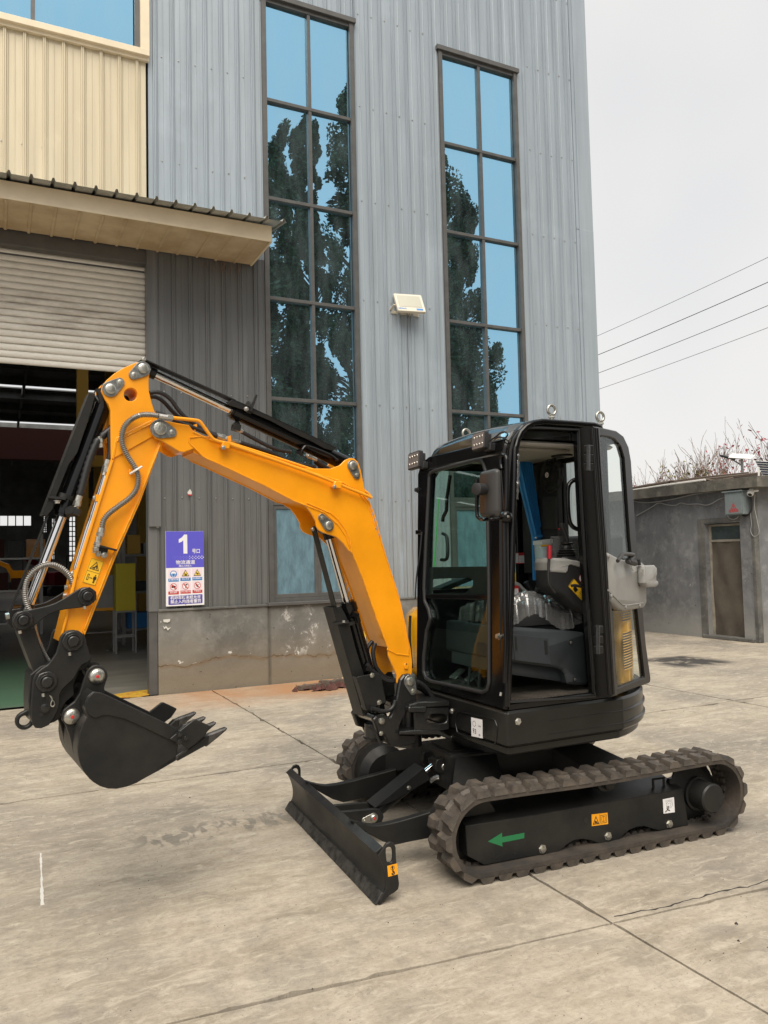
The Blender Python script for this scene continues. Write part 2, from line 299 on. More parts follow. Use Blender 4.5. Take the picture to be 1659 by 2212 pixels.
# ------------------------------------------------------------------ mesh builder
def area(l): return sum(l[i][0] * l[(i + 1) % len(l)][1] - l[(i + 1) % len(l)][0] * l[i][1] for i in range(len(l))) / 2
def fillet(pts, r, n=4):
    out = []; N = len(pts)
    for i in range(N):
        p = Vector(pts[i]); a = Vector(pts[i - 1]) - p; b = Vector(pts[(i + 1) % N]) - p
        if a.length < 1e-6 or b.length < 1e-6: continue
        an = a.angle(b)
        if an > 2.9 or r <= 0: out.append(tuple(p)); continue
        d = min(r / math.tan(an / 2), a.length * .45, b.length * .45)
        p0 = p + a.normalized() * d; p1 = p + b.normalized() * d
        for k in range(n + 1):
            t = k / n; out.append(tuple(p0 * (1 - t) ** 2 + p * 2 * t * (1 - t) + p1 * t * t))
    return out
def spl(pts, n=4, closed=True):
    out = []; N = len(pts); d = len(pts[0])
    P = [Vector(p) for p in pts]
    rng = range(N if closed else N - 1)
    for i in rng:
        if closed: a, b, c, e = P[i - 1], P[i], P[(i + 1) % N], P[(i + 2) % N]
        else: a, b, c, e = P[max(0, i - 1)], P[i], P[i + 1], P[min(N - 1, i + 2)]
        for k in range(n):
            t = k / n; out.append(.5 * (2 * b + (c - a) * t + (2 * a - 5 * b + 4 * c - e) * t * t + (3 * b - a - 3 * c + e) * t ** 3))
    if not closed: out.append(P[-1])
    return [tuple(p) for p in out] if d == 2 else out
def circ(x, y, r, n=20): return [(x + r * cos(2 * pi * k / n), y + r * sin(2 * pi * k / n)) for k in range(n)]
def capsule(p1, r1, p2, r2, n=9):
    a = Vector(p1); b = Vector(p2); d = b - a; L = d.length; th = atan2(d.y, d.x); ph = math.acos(max(-1, min(1, (r1 - r2) / L)))
    o = []
    for k in range(n + 1):
        t = th + ph + (2 * pi - 2 * ph) * k / n; o.append((a.x + r1 * cos(t), a.y + r1 * sin(t)))
    for k in range(n + 1):
        t = th - ph + 2 * ph * k / n; o.append((b.x + r2 * cos(t), b.y + r2 * sin(t)))
    return o
def rect(x0, y0, x1, y1): return [(x0, y0), (x1, y0), (x1, y1), (x0, y1)]
WLOC = {}
class MB:
    def __init__(s): s.v = []; s.f = []; s.mi = []; s.mats = []; s.cur = 0
    def m(s, name):
        mm = M[name]
        if mm not in s.mats: s.mats.append(mm)
        s.cur = s.mats.index(mm); return s
    def add(s, vs, fs):
        k = len(s.v); s.v += [Vector(p) for p in vs]; s.f += [tuple(i + k for i in f) for f in fs]; s.mi += [s.cur] * len(fs); return s
    def prism(s, pl, loops, c0, c1, bev=0, back=True):
        if not isinstance(loops[0][0], (tuple, list, Vector)) : loops = [loops]
        L = []
        for i, l in enumerate(loops):
            l = [tuple(p) for p in l]; q = [l[0]]
            for p in l[1:]:
                if abs(p[0] - q[-1][0]) + abs(p[1] - q[-1][1]) > 1e-5: q.append(p)
            if abs(q[0][0] - q[-1][0]) + abs(q[0][1] - q[-1][1]) < 1e-5: q.pop()
            a = area(q)
            if (i == 0 and a < 0) or (i > 0 and a > 0): q.reverse()
            L.append(q)
        def inset(q, b):
            o = []
            for i in range(len(q)):
                p = Vector(q[i]); a = (p - Vector(q[i - 1])).normalized(); c = (Vector(q[(i + 1) % len(q)]) - p).normalized()
                n1 = Vector((-a.y, a.x)); n2 = Vector((-c.y, c.x)); nn = n1 + n2
                if nn.length < 1e-4: o.append(tuple(p)); continue
                nn.normalize(); d = b / max(.5, nn.dot(n1)); o.append(tuple(p + nn * d))
            return o
        F = [inset(q, bev) for q in L] if bev else L
        tri = tessellate_polygon([[Vector((p[0], p[1], 0)) for p in q] for q in F]); flat = [p for q in F for p in q]; flat0 = [p for q in L for p in q]
        nn = len(flat); vs = [pl.w(p[0], p[1], c1) for p in flat]
        rings = [0]
        if bev: vs += [pl.w(p[0], p[1], c1 - bev) for p in flat0]; rings.append(nn)
        fs = []
        for t in tri:
            a, b, c = t; A = (flat[b][0] - flat[a][0]) * (flat[c][1] - flat[a][1]) - (flat[c][0] - flat[a][0]) * (flat[b][1] - flat[a][1])
            if abs(A) < 1e-12: continue
            fs.append((a, b, c) if A > 0 else (a, c, b))
        if back:
            if bev:
                rings.append(len(vs)); vs += [pl.w(p[0], p[1], c0 + bev) for p in flat0]
            rings.append(len(vs)); kb = len(vs); vs += [pl.w(p[0], p[1], c0) for p in flat]
            fs += [tuple(kb + i for i in reversed(f)) for f in fs[:]]
        else:
            rings.append(len(vs)); vs += [pl.w(p[0], p[1], c0) for p in flat0]
        for r0, r1 in zip(rings, rings[1:]):
            k = 0
            for q in L:
                m_ = len(q)
                for i in range(m_):
                    j = (i + 1) % m_; fs.append((r0 + k + i, r1 + k + i, r1 + k + j, r0 + k + j))
                k += m_
        return s.add(vs, fs)
    def box(s, a, b, bev=0):
        x0, y0, z0 = (min(a[i], b[i]) for i in range(3)); x1, y1, z1 = (max(a[i], b[i]) for i in range(3))
        return s.prism(Plane((0, 0, 0), (1, 0, 0), (0, 1, 0)), rect(x0, y0, x1, y1), z0, z1, bev)
    def tube(s, pts, r, n=8, caps=True, up=None, sq=None):
        P = [Vector(p) for p in pts]; N = len(P); vs = []; fs = []
        T = [(P[min(i + 1, N - 1)] - P[max(i - 1, 0)]).normalized() for i in range(N)]
        u = Vector(up) if up else (Vector((0, 0, 1)) if abs(T[0].z) < .9 else Vector((1, 0, 0)))
        for i in range(N):
            u = (u - T[i] * u.dot(T[i])); u = u.normalized() if u.length > 1e-6 else T[i].orthogonal().normalized()
            b = T[i].cross(u); rr = r(i / (N - 1)) if callable(r) else (r[i] if isinstance(r, (list, tuple)) else r)
            for k in range(n):
                t = 2 * pi * (k + (.5 if sq else 0)) / n
                if sq: vs.append(P[i] + u * (sq[0] * (1 if cos(t) > 0 else -1)) + b * (sq[1] * (1 if sin(t) > 0 else -1)))
                else: vs.append(P[i] + u * cos(t) * rr + b * sin(t) * rr)
        for i in range(N - 1):
            for k in range(n): fs.append((i * n + k, i * n + (k + 1) % n, (i + 1) * n + (k + 1) % n, (i + 1) * n + k))
        if caps: fs.append(tuple(reversed(range(n)))); fs.append(tuple((N - 1) * n + k for k in range(n)))
        return s.add(vs, fs)
    def bar(s, p0, p1, w_, h_, up=(0, 0, 1)): return s.tube([p0, p1], 1, 4, up=up, sq=(h_ / 2, w_ / 2))
    def rev(s, p0, ax, prof, n=20):      # prof: (distance along axis, radius)
        ax = Vector(ax).normalized(); p0 = Vector(p0); u = ax.orthogonal().normalized(); b = ax.cross(u); vs = []; fs = []
        for t, r in prof:
            for k in range(n): a = 2 * pi * k / n; vs.append(p0 + ax * t + u * cos(a) * r + b * sin(a) * r)
        for i in range(len(prof) - 1):
            for k in range(n): fs.append((i * n + k, i * n + (k + 1) % n, (i + 1) * n + (k + 1) % n, (i + 1) * n + k))
        fs.append(tuple(reversed(range(n)))); fs.append(tuple((len(prof) - 1) * n + k for k in range(n)))
        return s.add(vs, fs)
    def hose(s, pts, r, pitch=.008, amp=.25, n=8, dens=6):
        P = spl(pts, 12, False) if len(pts) > 2 else [Vector(p) for p in pts]
        L = [0]
        for a, b in zip(P, P[1:]): L.append(L[-1] + (b - a).length)
        k = max(4, int(L[-1] / pitch * 2)); out = []; rr = []; j = 0
        for i in range(k + 1):
            d = L[-1] * i / k
            while j < len(L) - 2 and L[j + 1] < d: j += 1
            t = (d - L[j]) / max(1e-9, L[j + 1] - L[j]); out.append(P[j].lerp(P[j + 1], t)); rr.append(r * (1 if i % 2 else 1 - amp))
        return s.tube(out, rr, n)
    def build(s, name, parent=None, smooth=35, **props):
        me = bpy.data.meshes.new(name); c = Vector((0, 0, 0))
        if s.v:
            lo = Vector([min(p[i] for p in s.v) for i in range(3)]); hi = Vector([max(p[i] for p in s.v) for i in range(3)]); c = (lo + hi) / 2
            if parent is None: c.z = lo.z
        me.from_pydata([p - c for p in s.v], [], s.f)
        for m_ in s.mats: me.materials.append(m_)
        me.polygons.foreach_set('material_index', s.mi); me.update()
        if smooth: me.shade_smooth(); me.set_sharp_from_angle(angle=radians(smooth))
        o = bpy.data.objects.new(name, me); COL.objects.link(o); WLOC[o] = c.copy()
        if parent: o.parent = parent; o.location = c - WLOC[parent]
        else: o.location = c
        for k, v in props.items(): o[k] = v
        return o
def thing(name, loc, label, cat, group=None):
    o = bpy.data.objects.new(name, None); COL.objects.link(o); o.location = loc; WLOC[o] = Vector(loc); o['label'] = label; o['category'] = cat
    o.empty_display_size = .2
    if group: o['group'] = group
    return o
def tag(o, label, cat, group=None):
    o['label'] = label; o['category'] = cat
    if group: o['group'] = group
    return o
def clone(o, loc=None, rot=None, parent=None, name=None):     # shares mesh; loc in world
    c = o.copy(); COL.objects.link(c); p = parent or o.parent
    c.parent = p
    if loc is not None: c.location = Vector(loc) - (WLOC[p] if p else Vector((0, 0, 0)))
    if rot is not None: c.rotation_euler = rot
    WLOC[c] = Vector(loc) if loc is not None else WLOC[o].copy()
    return c
def text_mesh(mb, pl, s, a, b, size, c=.0015, width=None, align='CENTER', bold=0, font=None):
    cu = bpy.data.curves.new('t', 'FONT'); cu.body = s; cu.size = size; cu.align_x = align; cu.align_y = 'CENTER'; cu.resolution_u = 2; cu.offset = bold
    ob = bpy.data.objects.new('t', cu); COL.objects.link(ob); bpy.context.view_layer.update()
    me = bpy.data.meshes.new_from_object(ob.evaluated_get(bpy.context.evaluated_depsgraph_get()))
    if len(me.vertices):
        xs = [v.co.x for v in me.vertices]; k = 1
        if width and max(xs) > min(xs): k = width / (max(xs) - min(xs)); xm = (max(xs) + min(xs)) / 2
        else: xm = 0
        mb.add([pl.w(a + (v.co.x - xm) * k, b + v.co.y, c) for v in me.vertices], [tuple(p.vertices) for p in me.polygons])
    bpy.data.objects.remove(ob); bpy.data.curves.remove(cu); bpy.data.meshes.remove(me)
def bolt(mb, p, n, r=.012, h=.008):
    mb.rev(p, n, [(0, r * 1.45), (.002, r * 1.45), (.002, r), (h, r), (h + .001, r * .8)], 6 if r < .02 else 12)
# ================================================================== THE SETTING
F = 9.5                                    # facade plane
# ---- yard: joint bed, then individually cast slabs
mb = MB().m('joint'); mb.add([(-120, -120, -.03), (160, -120, -.03), (160, 200, -.03), (-120, 200, -.03)], [(0, 1, 2, 3)])
yard = mb.build('ground', kind='structure')
def yA(x): return 2.62 - .092 * (x - 2.3)
def yline(j, x):
    if j == 0: return yA(x)
    if j == 1: return 5.76 - .012 * x + .02
    if j == 2: return 9.42
    if j < 0: return yA(x) + 3.2 * j
    return 9.42 + 3.9 * (j - 2)
xl = [2.31 + 4.42 * i for i in range(-7, 10)]
rr = random.Random(3); wk = 0
def edge(p, q, seed, amp, chip):
    n = max(2, int((Vector(q) - Vector(p)).length / .045)); d = Vector(q) - Vector(p); nn = Vector((-d.y, d.x)).normalized(); r = random.Random(seed); o = []; c = 0
    for i in range(n):
        t = i / n
        c = c * .6 + (r.random() ** 14) * chip
        o.append(tuple(Vector(p) + d * t + nn * (r.uniform(0, amp) + c)))
    return o
slabs = 0
for i in range(len(xl) - 1):
    for j in range(-6, 10):
        x0, x1 = xl[i], xl[i + 1]
        if j >= 2 and x0 < 8.5:      # under / behind the factory
            if x1 < 8.5: continue
        cx0, cx1 = x0, x1
        if j >= 2: cx0 = max(x0, 8.52)
        near = -3 < x1 and x0 < 9 and -1 <= j <= 1
        g = .0042
        pts = [(cx0 + g, yline(j, cx0) + g), (cx1 - g, yline(j, cx1) + g), (cx1 - g, yline(j + 1, cx1) - g), (cx0 + g, yline(j + 1, cx0) - g)]
        if near:
            q = []
            for k in range(4): q += edge(pts[k], pts[(k + 1) % 4], i * 100 + j * 10 + k, .003, .03)
            pts = q
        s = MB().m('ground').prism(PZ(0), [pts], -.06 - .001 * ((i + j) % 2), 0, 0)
        s.build('concrete_slab', yard); slabs += 1
# second break running beside the open joint, right of the crossing
mb = MB().m('joint'); pts = []
for k in range(60):
    x = 2.36 + k * .028; wk = (wk + rr.uniform(-.011, .011)) * .93 if k else 0; y = yA(x) + .045 + wk; pts.append((x, y))
up = [(x, y + rr.uniform(.002, .006) + (.012 * (rr.random() ** 6))) for x, y in pts]
mb.prism(PZ(.0015), [pts + up[::-1]], -.01, 0)
mb.build('crack', yard)
# painted chalk mark and small gravel crumbs
A = PZ(0).sv('g', [(0, 0)])
mb = MB().m('paper'); a0 = PZ(0).sv('V', [(88, 1843), (92, 1955)]); p, q = Vector(a0[0]), Vector(a0[1]); l, r_ = [], []
for k in range(26):
    t = k / 25; c = p.lerp(q, t); wd = .0025 + .004 * rr.random() + (.003 if t > .7 else 0); l.append((c.x - wd, c.y)); r_.append((c.x + wd * rr.uniform(.5, 1), c.y))
mb.prism(PZ(.0015), [l + r_[::-1]], -.01, 0); mb.build('chalk_mark', yard)
mb = MB().m('joint')
for k in range(1100):
    x, y = rr.uniform(-.5, 7), rr.uniform(1.7, 8.5); r0 = rr.uniform(.0012, .0035) * (1 + 2 * (rr.random() > .96))
    mb.add([(x + r0 * cos(t), y + r0 * sin(t), 0) for t in (0, 1.6, 3.1, 4.7)] + [(x, y, r0)], [(0, 1, 4), (1, 2, 4), (2, 3, 4), (3, 0, 4)])
mb.build('grit', yard, kind='stuff')

# ---- factory building
TOP = 13.5
fb = thing('factory_building', (4.5, F, 0), 'tall grey ribbed-metal factory hall with a cream bay above its open shutter doorway', 'factory')
def corr_panel(x0, x1, z0, z1, m, parent, ribs=None, phase=0, y=F, period=.205):
    """one profiled sheet: flat pans with a double-edged standing rib every 205 mm"""
    prof = []; xs = [x0]
    k = math.floor((x0 - phase) / period)
    pr = [(-.022, 0), (-.015, .026), (-.003, .026), (0, .020), (.003, .026), (.015, .026), (.022, 0), (.036, .0), (.040, .005), (.048, 0)]
    fl = [(.095, 0), (.100, .004), (.108, .004), (.113, 0)]
    pts = [(x0, 0)]
    while phase + k * period < x1 + .03:
        c = phase + k * period
        for dx, h in pr + fl:
            if x0 + .001 < c + dx < x1 - .001: pts.append((c + dx, h))
        k += 1
    pts.append((x1, 0)); pts.sort(key=lambda t: t[0])
    mb = MB().m(m); n = len(pts)
    mb.add([(x, y - h, z0) for x, h in pts] + [(x, y - h, z1) for x, h in pts], [(i, i + 1, n + i + 1, n + i) for i in range(n - 1)])
    mb.add([(pts[0][0], y + .03, z0), (pts[-1][0], y + .03, z0), (pts[-1][0], y + .03, z1), (pts[0][0], y + .03, z1)], [(3, 2, 1, 0)])
    return mb.build('wall_panel', parent, smooth=25)
def panels(x0, x1, z0, z1, m='sheet', wd=.82, phase=0, y=F):
    x = x0
    k = 0
    while x < x1 - .02:
        e = min(x1, (math.floor((x - phase + .05) / wd) + 1) * wd + phase - .05 + .002)
        if x1 - e < .1: e = x1
        corr_panel(x, e, z0, z1, m, fb, phase=.06, y=y + .001 * (k % 2)); x = e; k += 1
W1 = (3.06, 4.37); W2 = (5.72, 7.10); ZT = 8.9
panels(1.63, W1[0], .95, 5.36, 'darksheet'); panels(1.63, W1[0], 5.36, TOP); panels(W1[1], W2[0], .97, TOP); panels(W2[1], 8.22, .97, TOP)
panels(W1[0], W1[1], ZT + .02, TOP); panels(W2[0], W2[1], ZT + .02, TOP)
# cream bay
panels(-3.0, 1.6, 5.3, 7.62, 'creamsheet', y=F - .012)
mb = MB().m('cream_trim'); mb.box((-3, F - .10, 7.62), (1.63, F, 7.70), .004); mb.box((-3, F - .06, 7.58), (1.63, F - .012, 7.62)); mb.build('sill_flashing', fb)
mb = MB().m('cream_trim'); mb.box((1.53, F - .08, 7.70), (1.635, F, TOP), .004); mb.build('jamb_flashing', fb)
# corner flashing (two lengths) and return wall
for z0, z1 in ((.97, 6.62), (6.61, TOP)):
    mb = MB().m('sheet'); mb.box((8.22, F - .035 - (.004 if z0 < 2 else 0), z0), (8.49, F + .2, z1), .006); mb.box((8.17, F - .02, z0), (8.22, F, z1)); mb.build('corner_flashing', fb)
mb = MB().m('sheet'); mb.box((8.44, F + .2, 0), (8.48, 90, TOP)); mb.build('side_wall', fb)
# self-drilling screws in rows
mb = MB().m('bolt')
for z in (2.3, 3.58, 5.02, 6.4, 7.72, 9.05, 10.3):
    for x in [1.63 + .16 + .205 * k for k in range(34)]:
        if W1[0] - .05 < x < W1[1] + .05 or W2[0] - .05 < x < W2[1] + .05 or x > 8.15: continue
        if z < 5.8 and x < 2.9 and 5.0 < z: continue
        mb.rev((x, F - .001, z + rr.uniform(-.012, .012)), (0, -1, 0), [(0, .010), (.004, .010), (.004, .006), (.010, .005)], 6)
for x in [-.6 + .21 * k for k in range(10)]: mb.rev((x, F - .012, 6.28 + rr.uniform(-.02, .02)), (0, -1, 0), [(0, .010), (.004, .010), (.004, .006), (.010, .005)], 6)
mb.build('screw', fb, kind='stuff')
# concrete plinth
def rough_wall(x0, x1, z1, y, th, m, nm, par, seed=1, amp=.006):
    r = random.Random(seed); mb = MB().m(m); nx = int((x1 - x0) / .08) + 1; nz_ = int(z1 / .08) + 1
    vs = []; fs = []
    for i in range(nx + 1):
        for j in range(nz_ + 1):
            vs.append((x0 + (x1 - x0) * i / nx, y + r.uniform(-amp, amp), z1 * j / nz_ - (.02 if j == 0 else 0)))
    for i in range(nx):
        for j in range(nz_): fs.append((i * (nz_ + 1) + j, (i + 1) * (nz_ + 1) + j, (i + 1) * (nz_ + 1) + j + 1, i * (nz_ + 1) + j + 1))
    mb.add(vs, fs); mb.box((x0, y + amp + .001, -.02), (x1, y + th, z1 + .005)); return mb.build(nm, par)
rough_wall(1.70, W1[0] - .02, .955, F - .05, .3, 'plinth', 'concrete_plinth', fb, 1)
rough_wall(W1[0] - .02, 8.49, .955, F - .058, .3, 'plinth', 'concrete_plinth', fb, 2)
mb = MB().m('plasteredge'); mb.box((1.70, F - .07, .956), (W1[0], F, .985), .006); mb.box((W1[1] + .05, F - .07, .956), (8.49, F, .985), .006); mb.build('plinth_cap', fb)
# door post and shutter guide
mb = MB().m('steel'); mb.m('frame'); mb.box((1.60, F - .02, 0), (1.695, F + .12, .96)); mb.build('door_post', fb)
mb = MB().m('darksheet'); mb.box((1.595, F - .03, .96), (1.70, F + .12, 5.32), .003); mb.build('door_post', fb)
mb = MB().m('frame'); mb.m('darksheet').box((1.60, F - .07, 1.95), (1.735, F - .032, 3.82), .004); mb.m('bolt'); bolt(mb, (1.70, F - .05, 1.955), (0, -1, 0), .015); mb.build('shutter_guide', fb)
mb = MB().m('darkinside'); mb.m('frame').box((-3, F + .0, 5.10), (1.62, F + .14, 5.33), .006); mb.build('shutter_lintel', fb)
# roller shutter
sh = MB().m('frame').box((-3, F + .16, 5.0), (1.6, F + .24, 5.1)).build('roller_shutter', fb)
def slat_mesh():
    mb = MB().m('shutter'); pr = [(.004, 0), (-.010, .004), (-.018, .016), (-.020, .035), (-.016, .055), (-.006, .066), (.010, .070), (.014, .0775), (.004, .0785)]
    n = len(pr); mb.add([(-3, F + .17 + y, z) for y, z in pr] + [(1.605, F + .17 + y, z) for y, z in pr], [(i + 1, i, n + i, n + i + 1) for i in range(n - 1)]); return mb
zz = 3.80; s0 = slat_mesh().build('slat', sh, smooth=50); base = s0.location.copy(); SL = .0785; k = 0
s0.location = base + Vector((0, 0, zz))
while zz + SL * (k + 1) < 5.12:
    k += 1; c = clone(s0); c.location = base + Vector((rr.uniform(-.004, .004), rr.uniform(-.002, .002), zz + SL * k))
# canopy: soffit, fascia, roof sheet
cy = 8.66; cz = 5.25; cxr = 2.88
can = MB().m('cream_trim').box((-3, cy - .02, cz), (cxr, cy, cz + .19), .004).build('canopy', fb)
mb = MB().m('cream_trim'); mb.box((cxr - .012, cy, cz), (cxr + .012, F - .02, cz + .10), .003); mb.build('end_trim', can)
x = -3.0; k = 0
while x < cxr - .05:
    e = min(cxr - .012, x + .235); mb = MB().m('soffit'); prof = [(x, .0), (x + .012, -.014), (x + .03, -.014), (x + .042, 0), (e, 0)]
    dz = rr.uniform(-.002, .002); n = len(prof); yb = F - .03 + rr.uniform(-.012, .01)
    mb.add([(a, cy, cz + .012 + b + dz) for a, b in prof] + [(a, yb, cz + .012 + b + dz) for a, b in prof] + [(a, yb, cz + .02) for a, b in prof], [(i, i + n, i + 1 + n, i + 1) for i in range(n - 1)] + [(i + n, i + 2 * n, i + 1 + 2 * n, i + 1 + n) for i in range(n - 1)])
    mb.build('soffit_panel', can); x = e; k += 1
x = -3.0; k = 0
while x < 2.98:
    e = min(3.0, x + .205 * 4); mb = MB().m('roofsheet'); P0 = []
    q = x
    while q < e - .01:
        P0 += [(q, 0), (q + .012, .035), (q + .03, .035), (q + .042, 0)]; q += .205
    P0.append((e, 0)); n = len(P0); yf, zf, yb, zb = cy - .22, cz + .176, F, 5.62
    for off in (0,):
        mb.add([(a, yf, zf + b + off) for a, b in P0] + [(a, yb, zb + b + off) for a, b in P0], [((i, i + 1, n + i + 1, n + i) if off == 0 else (n + i, n + i + 1, i + 1, i)) for i in range(n - 1)])
    mb.build('roof_sheet', can, smooth=20); x = e
mb = MB().m('tape')      # foam sealant along the wall joint
mb = MB().m('white'); pts = [(-.2 + .05 * k, F - .02, 5.64 + rr.uniform(-.012, .012)) for k in range(64)]; mb.tube(pts, lambda t: .012 + .006 * sin(t * 90), 6); mb.build('foam_seal', can)
mb = MB().m('twig')
for k in range(26):
    x = 2.25 + rr.random() * .5; z = cz - .01; p = [(x, F - .05, z)]
    for q in range(4): p.append((p[-1][0] + rr.uniform(-.02, .02), F - .05 + rr.uniform(-.02, .02), p[-1][2] - rr.uniform(.01, .05)))
    mb.tube(p, .0025, 3)
mb.build('dry_creeper', can, kind='stuff')
# upper cream-bay window
def strip_window(x0, x1, levels, split, low=None, yr=.05, nm='window'):
    z0, z1 = levels[0], levels[-1]
    mb = MB().m('frame')
    for a, b in ((x0, x0 + .06), (x1 - .06, x1)): mb.box((a, F - .035, z0), (b, F + .10, z1), .004)
    mb.box((x0 - .03, F - .06, z1), (x1 + .03, F + .10, z1 + .07), .004)
    mb.box((x0 + .06, F - .02, z1 - .05), (x1 - .06, F + .10, z1)); mb.box((x0 + .06, F - .02, z0), (x1 - .06, F + .1, z0 + .05))
    win = mb.build(nm, fb)
    xs = [x0 + .06] + split + [x1 - .06]
    for s in split:
        mb = MB().m('frame').box((s - .022, F - .012, z0 + .05), (s + .022, F + .08, z1 - .05), .003); mb.build('glazing_bar', win)
    for z in levels[1:-1]:
        mb = MB().m('frame').box((x0 + .06, F - .018, z - .022), (x1 - .06, F + .08, z + .022), .003); mb.build('glazing_bar', win)
    for a, b in zip(xs, xs[1:]):
        for c, d in zip(levels, levels[1:]):
            g = MB().m('tint'); yy = F + .03; tx, tz = rr.uniform(-.005, .005), rr.uniform(-.005, .005)
            if low and d <= low + .01: g.m('tintlow')
            nx, nz_ = 6, 6; vs = []; r1, r2 = rr.uniform(0, 6), rr.uniform(0, 6)
            for i in range(nx + 1):
                for j in range(nz_ + 1):
                    u, v = i / nx, j / nz_
                    vs.append((a + .01 + (b - a - .02) * u, yy + tx * (u - .5) + tz * (v - .5) + .0012 * sin(u * 3 + r1) * sin(v * 4 + r2), c + .01 + (d - c - .02) * v))
            g.add(vs, [(i * (nz_ + 1) + j, (i + 1) * (nz_ + 1) + j, (i + 1) * (nz_ + 1) + j + 1, i * (nz_ + 1) + j + 1) for i in range(nx) for j in range(nz_)])
            g.build('pane', win, smooth=80)
    return win
LV = [2.30, 3.58, 4.88, 6.19, 7.50, 8.86]
strip_window(W1[0], W1[1], LV, [3.72]); strip_window(W2[0], W2[1], LV, [6.42])
strip_window(-3.0, 1.53, [7.70, 10.2, 12.4], [-1.3, .35])
M['bluepane'] = mat('dusty_blue_panel', (.115, .205, .255), .55, noise=.25, nscale=5, bump=.1, bscale=40, stretch=(3, 3, 1))
for (x0, x1) in (W1, W2):       # dusty blue casements under each glazed strip
    mb = MB().m('frame'); mb.box((x0, F - .04, .985), (x0 + .06, F + .08, 2.30)); mb.box((x1 - .06, F - .04, .985), (x1, F + .08, 2.30)); mb.box((x0 - .04, F - .10, .96), (x1 + .04, F + .02, 1.0), .004)
    mb.box((x0 + .06, F - .03, 2.22), (x1 - .06, F + .06, 2.30)); mb.box((x0 + .06, F - .03, 1.0), (x1 - .06, F + .06, 1.05)); cs = mb.build('casement_window', fb)
    xm = (x0 + x1) / 2
    for a, b in ((x0 + .06, xm), (xm, x1 - .06)):
        mb = MB().m('frame').prism(PY(F - .02), [rect(a, 1.05, b, 2.22), rect(a + .045, 1.10, b - .045, 2.17)], -.04, 0, .003); sash = mb.build('sash', cs)
        MB().m('bluepane').box((a + .045, F - .005, 1.10), (b - .045, F + .005, 2.17)).build('pane', cs)
# thin dark tube standing in for the sheet seam below the floodlight
MB().m('frame').tube([(5.10, F - .03, 4.9), (5.10, F - .03, 1.0)], .0045, 6).build('panel_seam', fb)
mb = MB().m('paper').prism(PY(F - .03), PY(F - .03).sv('c', [(395, 975), (412, 955), (424, 975), (422, 990), (398, 988)]), -.002, 0); mb.m('redprint').prism(PY(F - .034), PY(F - .034).sv('c', [(396, 988), (424, 990), (426, 998), (405, 998)]), -.002, 0); mb.build('paper_remnant', fb)
mb = MB().m('paper')
for pts in ([(78, 165), (130, 160), (128, 178), (110, 187), (82, 183)], [(60, 175), (66, 180), (60, 190)], [(78, 212), (86, 235), (100, 225), (112, 245), (134, 222), (112, 228), (98, 210), (92, 222)]):
    mb.prism(PY(F - .062), PY(F - .062).sv('q', pts), -.003, 0)
mb.build('paper_remnant', fb)
# interior: floor, far walls, roof with skylight strips
mb = MB().m('wfloor'); mb.add([(-40, F + .02, .004), (8.4, F + .02, .004), (8.4, 75, .004), (-40, 75, .004)], [(0, 1, 2, 3)]); mb.build('workshop_floor', kind='structure')
mb = MB().m('ground'); mb.add([(-40, 9.0, .002), (1.7, 9.0, .002), (1.7, F + .02, .002), (-40, F + .02, .002)], [(0, 1, 2, 3)]);
DK = 70
def dk(a, b, m='darkinside', nm='interior_wall'): return MB().m(m).box(a, b).build(nm, fb)
wins = [PY(DK).sv('r', [(0, 322), (300, 416)]), PY(DK).sv('r', [(672, 330), (728, 760)]), PY(DK).sv('r', [(505, 350), (525, 740)]), PY(DK).sv('r', [(425, 325), (450, 480)])]
loops = [rect(-40, 0, 8.6, 13)]
rects = []
for (a, b) in wins: x0, x1 = sorted((a[0], b[0])); z0, z1 = sorted((a[1], b[1])); rects.append((x0, max(z0, .3), x1, z1)); loops.append(rect(x0, max(z0, .3), x1, z1))
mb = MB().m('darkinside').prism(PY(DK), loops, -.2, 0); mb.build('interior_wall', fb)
for x0, z0, x1, z1 in rects:
    mb = MB().m('frame')
    nx = 3 if x1 - x0 > z1 - z0 else 2
    for k in range(1, nx + (1 if nx == 3 else 0)): mb.box((x0 + (x1 - x0) * k / (nx + (1 if nx == 3 else 0)) - .04, DK - .05, z0), (x0 + (x1 - x0) * k / (nx + (1 if nx == 3 else 0)) + .04, DK, z1))
    if nx == 2:
        for k in range(1, 9): mb.box((x0, DK - .05, z0 + (z1 - z0) * k / 9 - .04), (x1, DK, z0 + (z1 - z0) * k / 9 + .04))
    wf = mb.build('far_window', fb)
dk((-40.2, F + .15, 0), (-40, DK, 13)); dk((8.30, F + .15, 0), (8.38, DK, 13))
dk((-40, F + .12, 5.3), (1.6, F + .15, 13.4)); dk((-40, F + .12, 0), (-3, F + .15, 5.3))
RZ = 9.4
sk = [(19, 19.5), (27, 27.6), (37.6, 38.4), (47.5, 48.6), (58, 60)]
y0 = F + .2
for a, b in sk + [(DK, DK)]:
    mb = MB().m('darkinside').box((-40, y0, RZ), (8.4, a, RZ + .05)); mb.build('interior_roof', fb)
    y0 = b
mb = MB().m('darkinside')
for y in range(12, 70, 3): mb.box((-40, y, RZ - .35), (8.3, y + .08, RZ - .01))
for x in range(-38, 9, 3): mb.box((x, 10, RZ - .28), (x + .1, DK, RZ - .02))
mb.build('roof_truss', fb)
mb = MB().m('rust').box((-40, 30, 5.2), (8.2, 30.5, 6.3)); mb.build('crane_girder', fb)
mb = MB().m('ochre')
for x, y in ((1.9, 22), (3.1, 26), (3.6, 34), (2.9, 18.5)): MB().m('ochre').box((x, y, 0), (x + .28, y + .3, 8)).build('interior_column', fb)
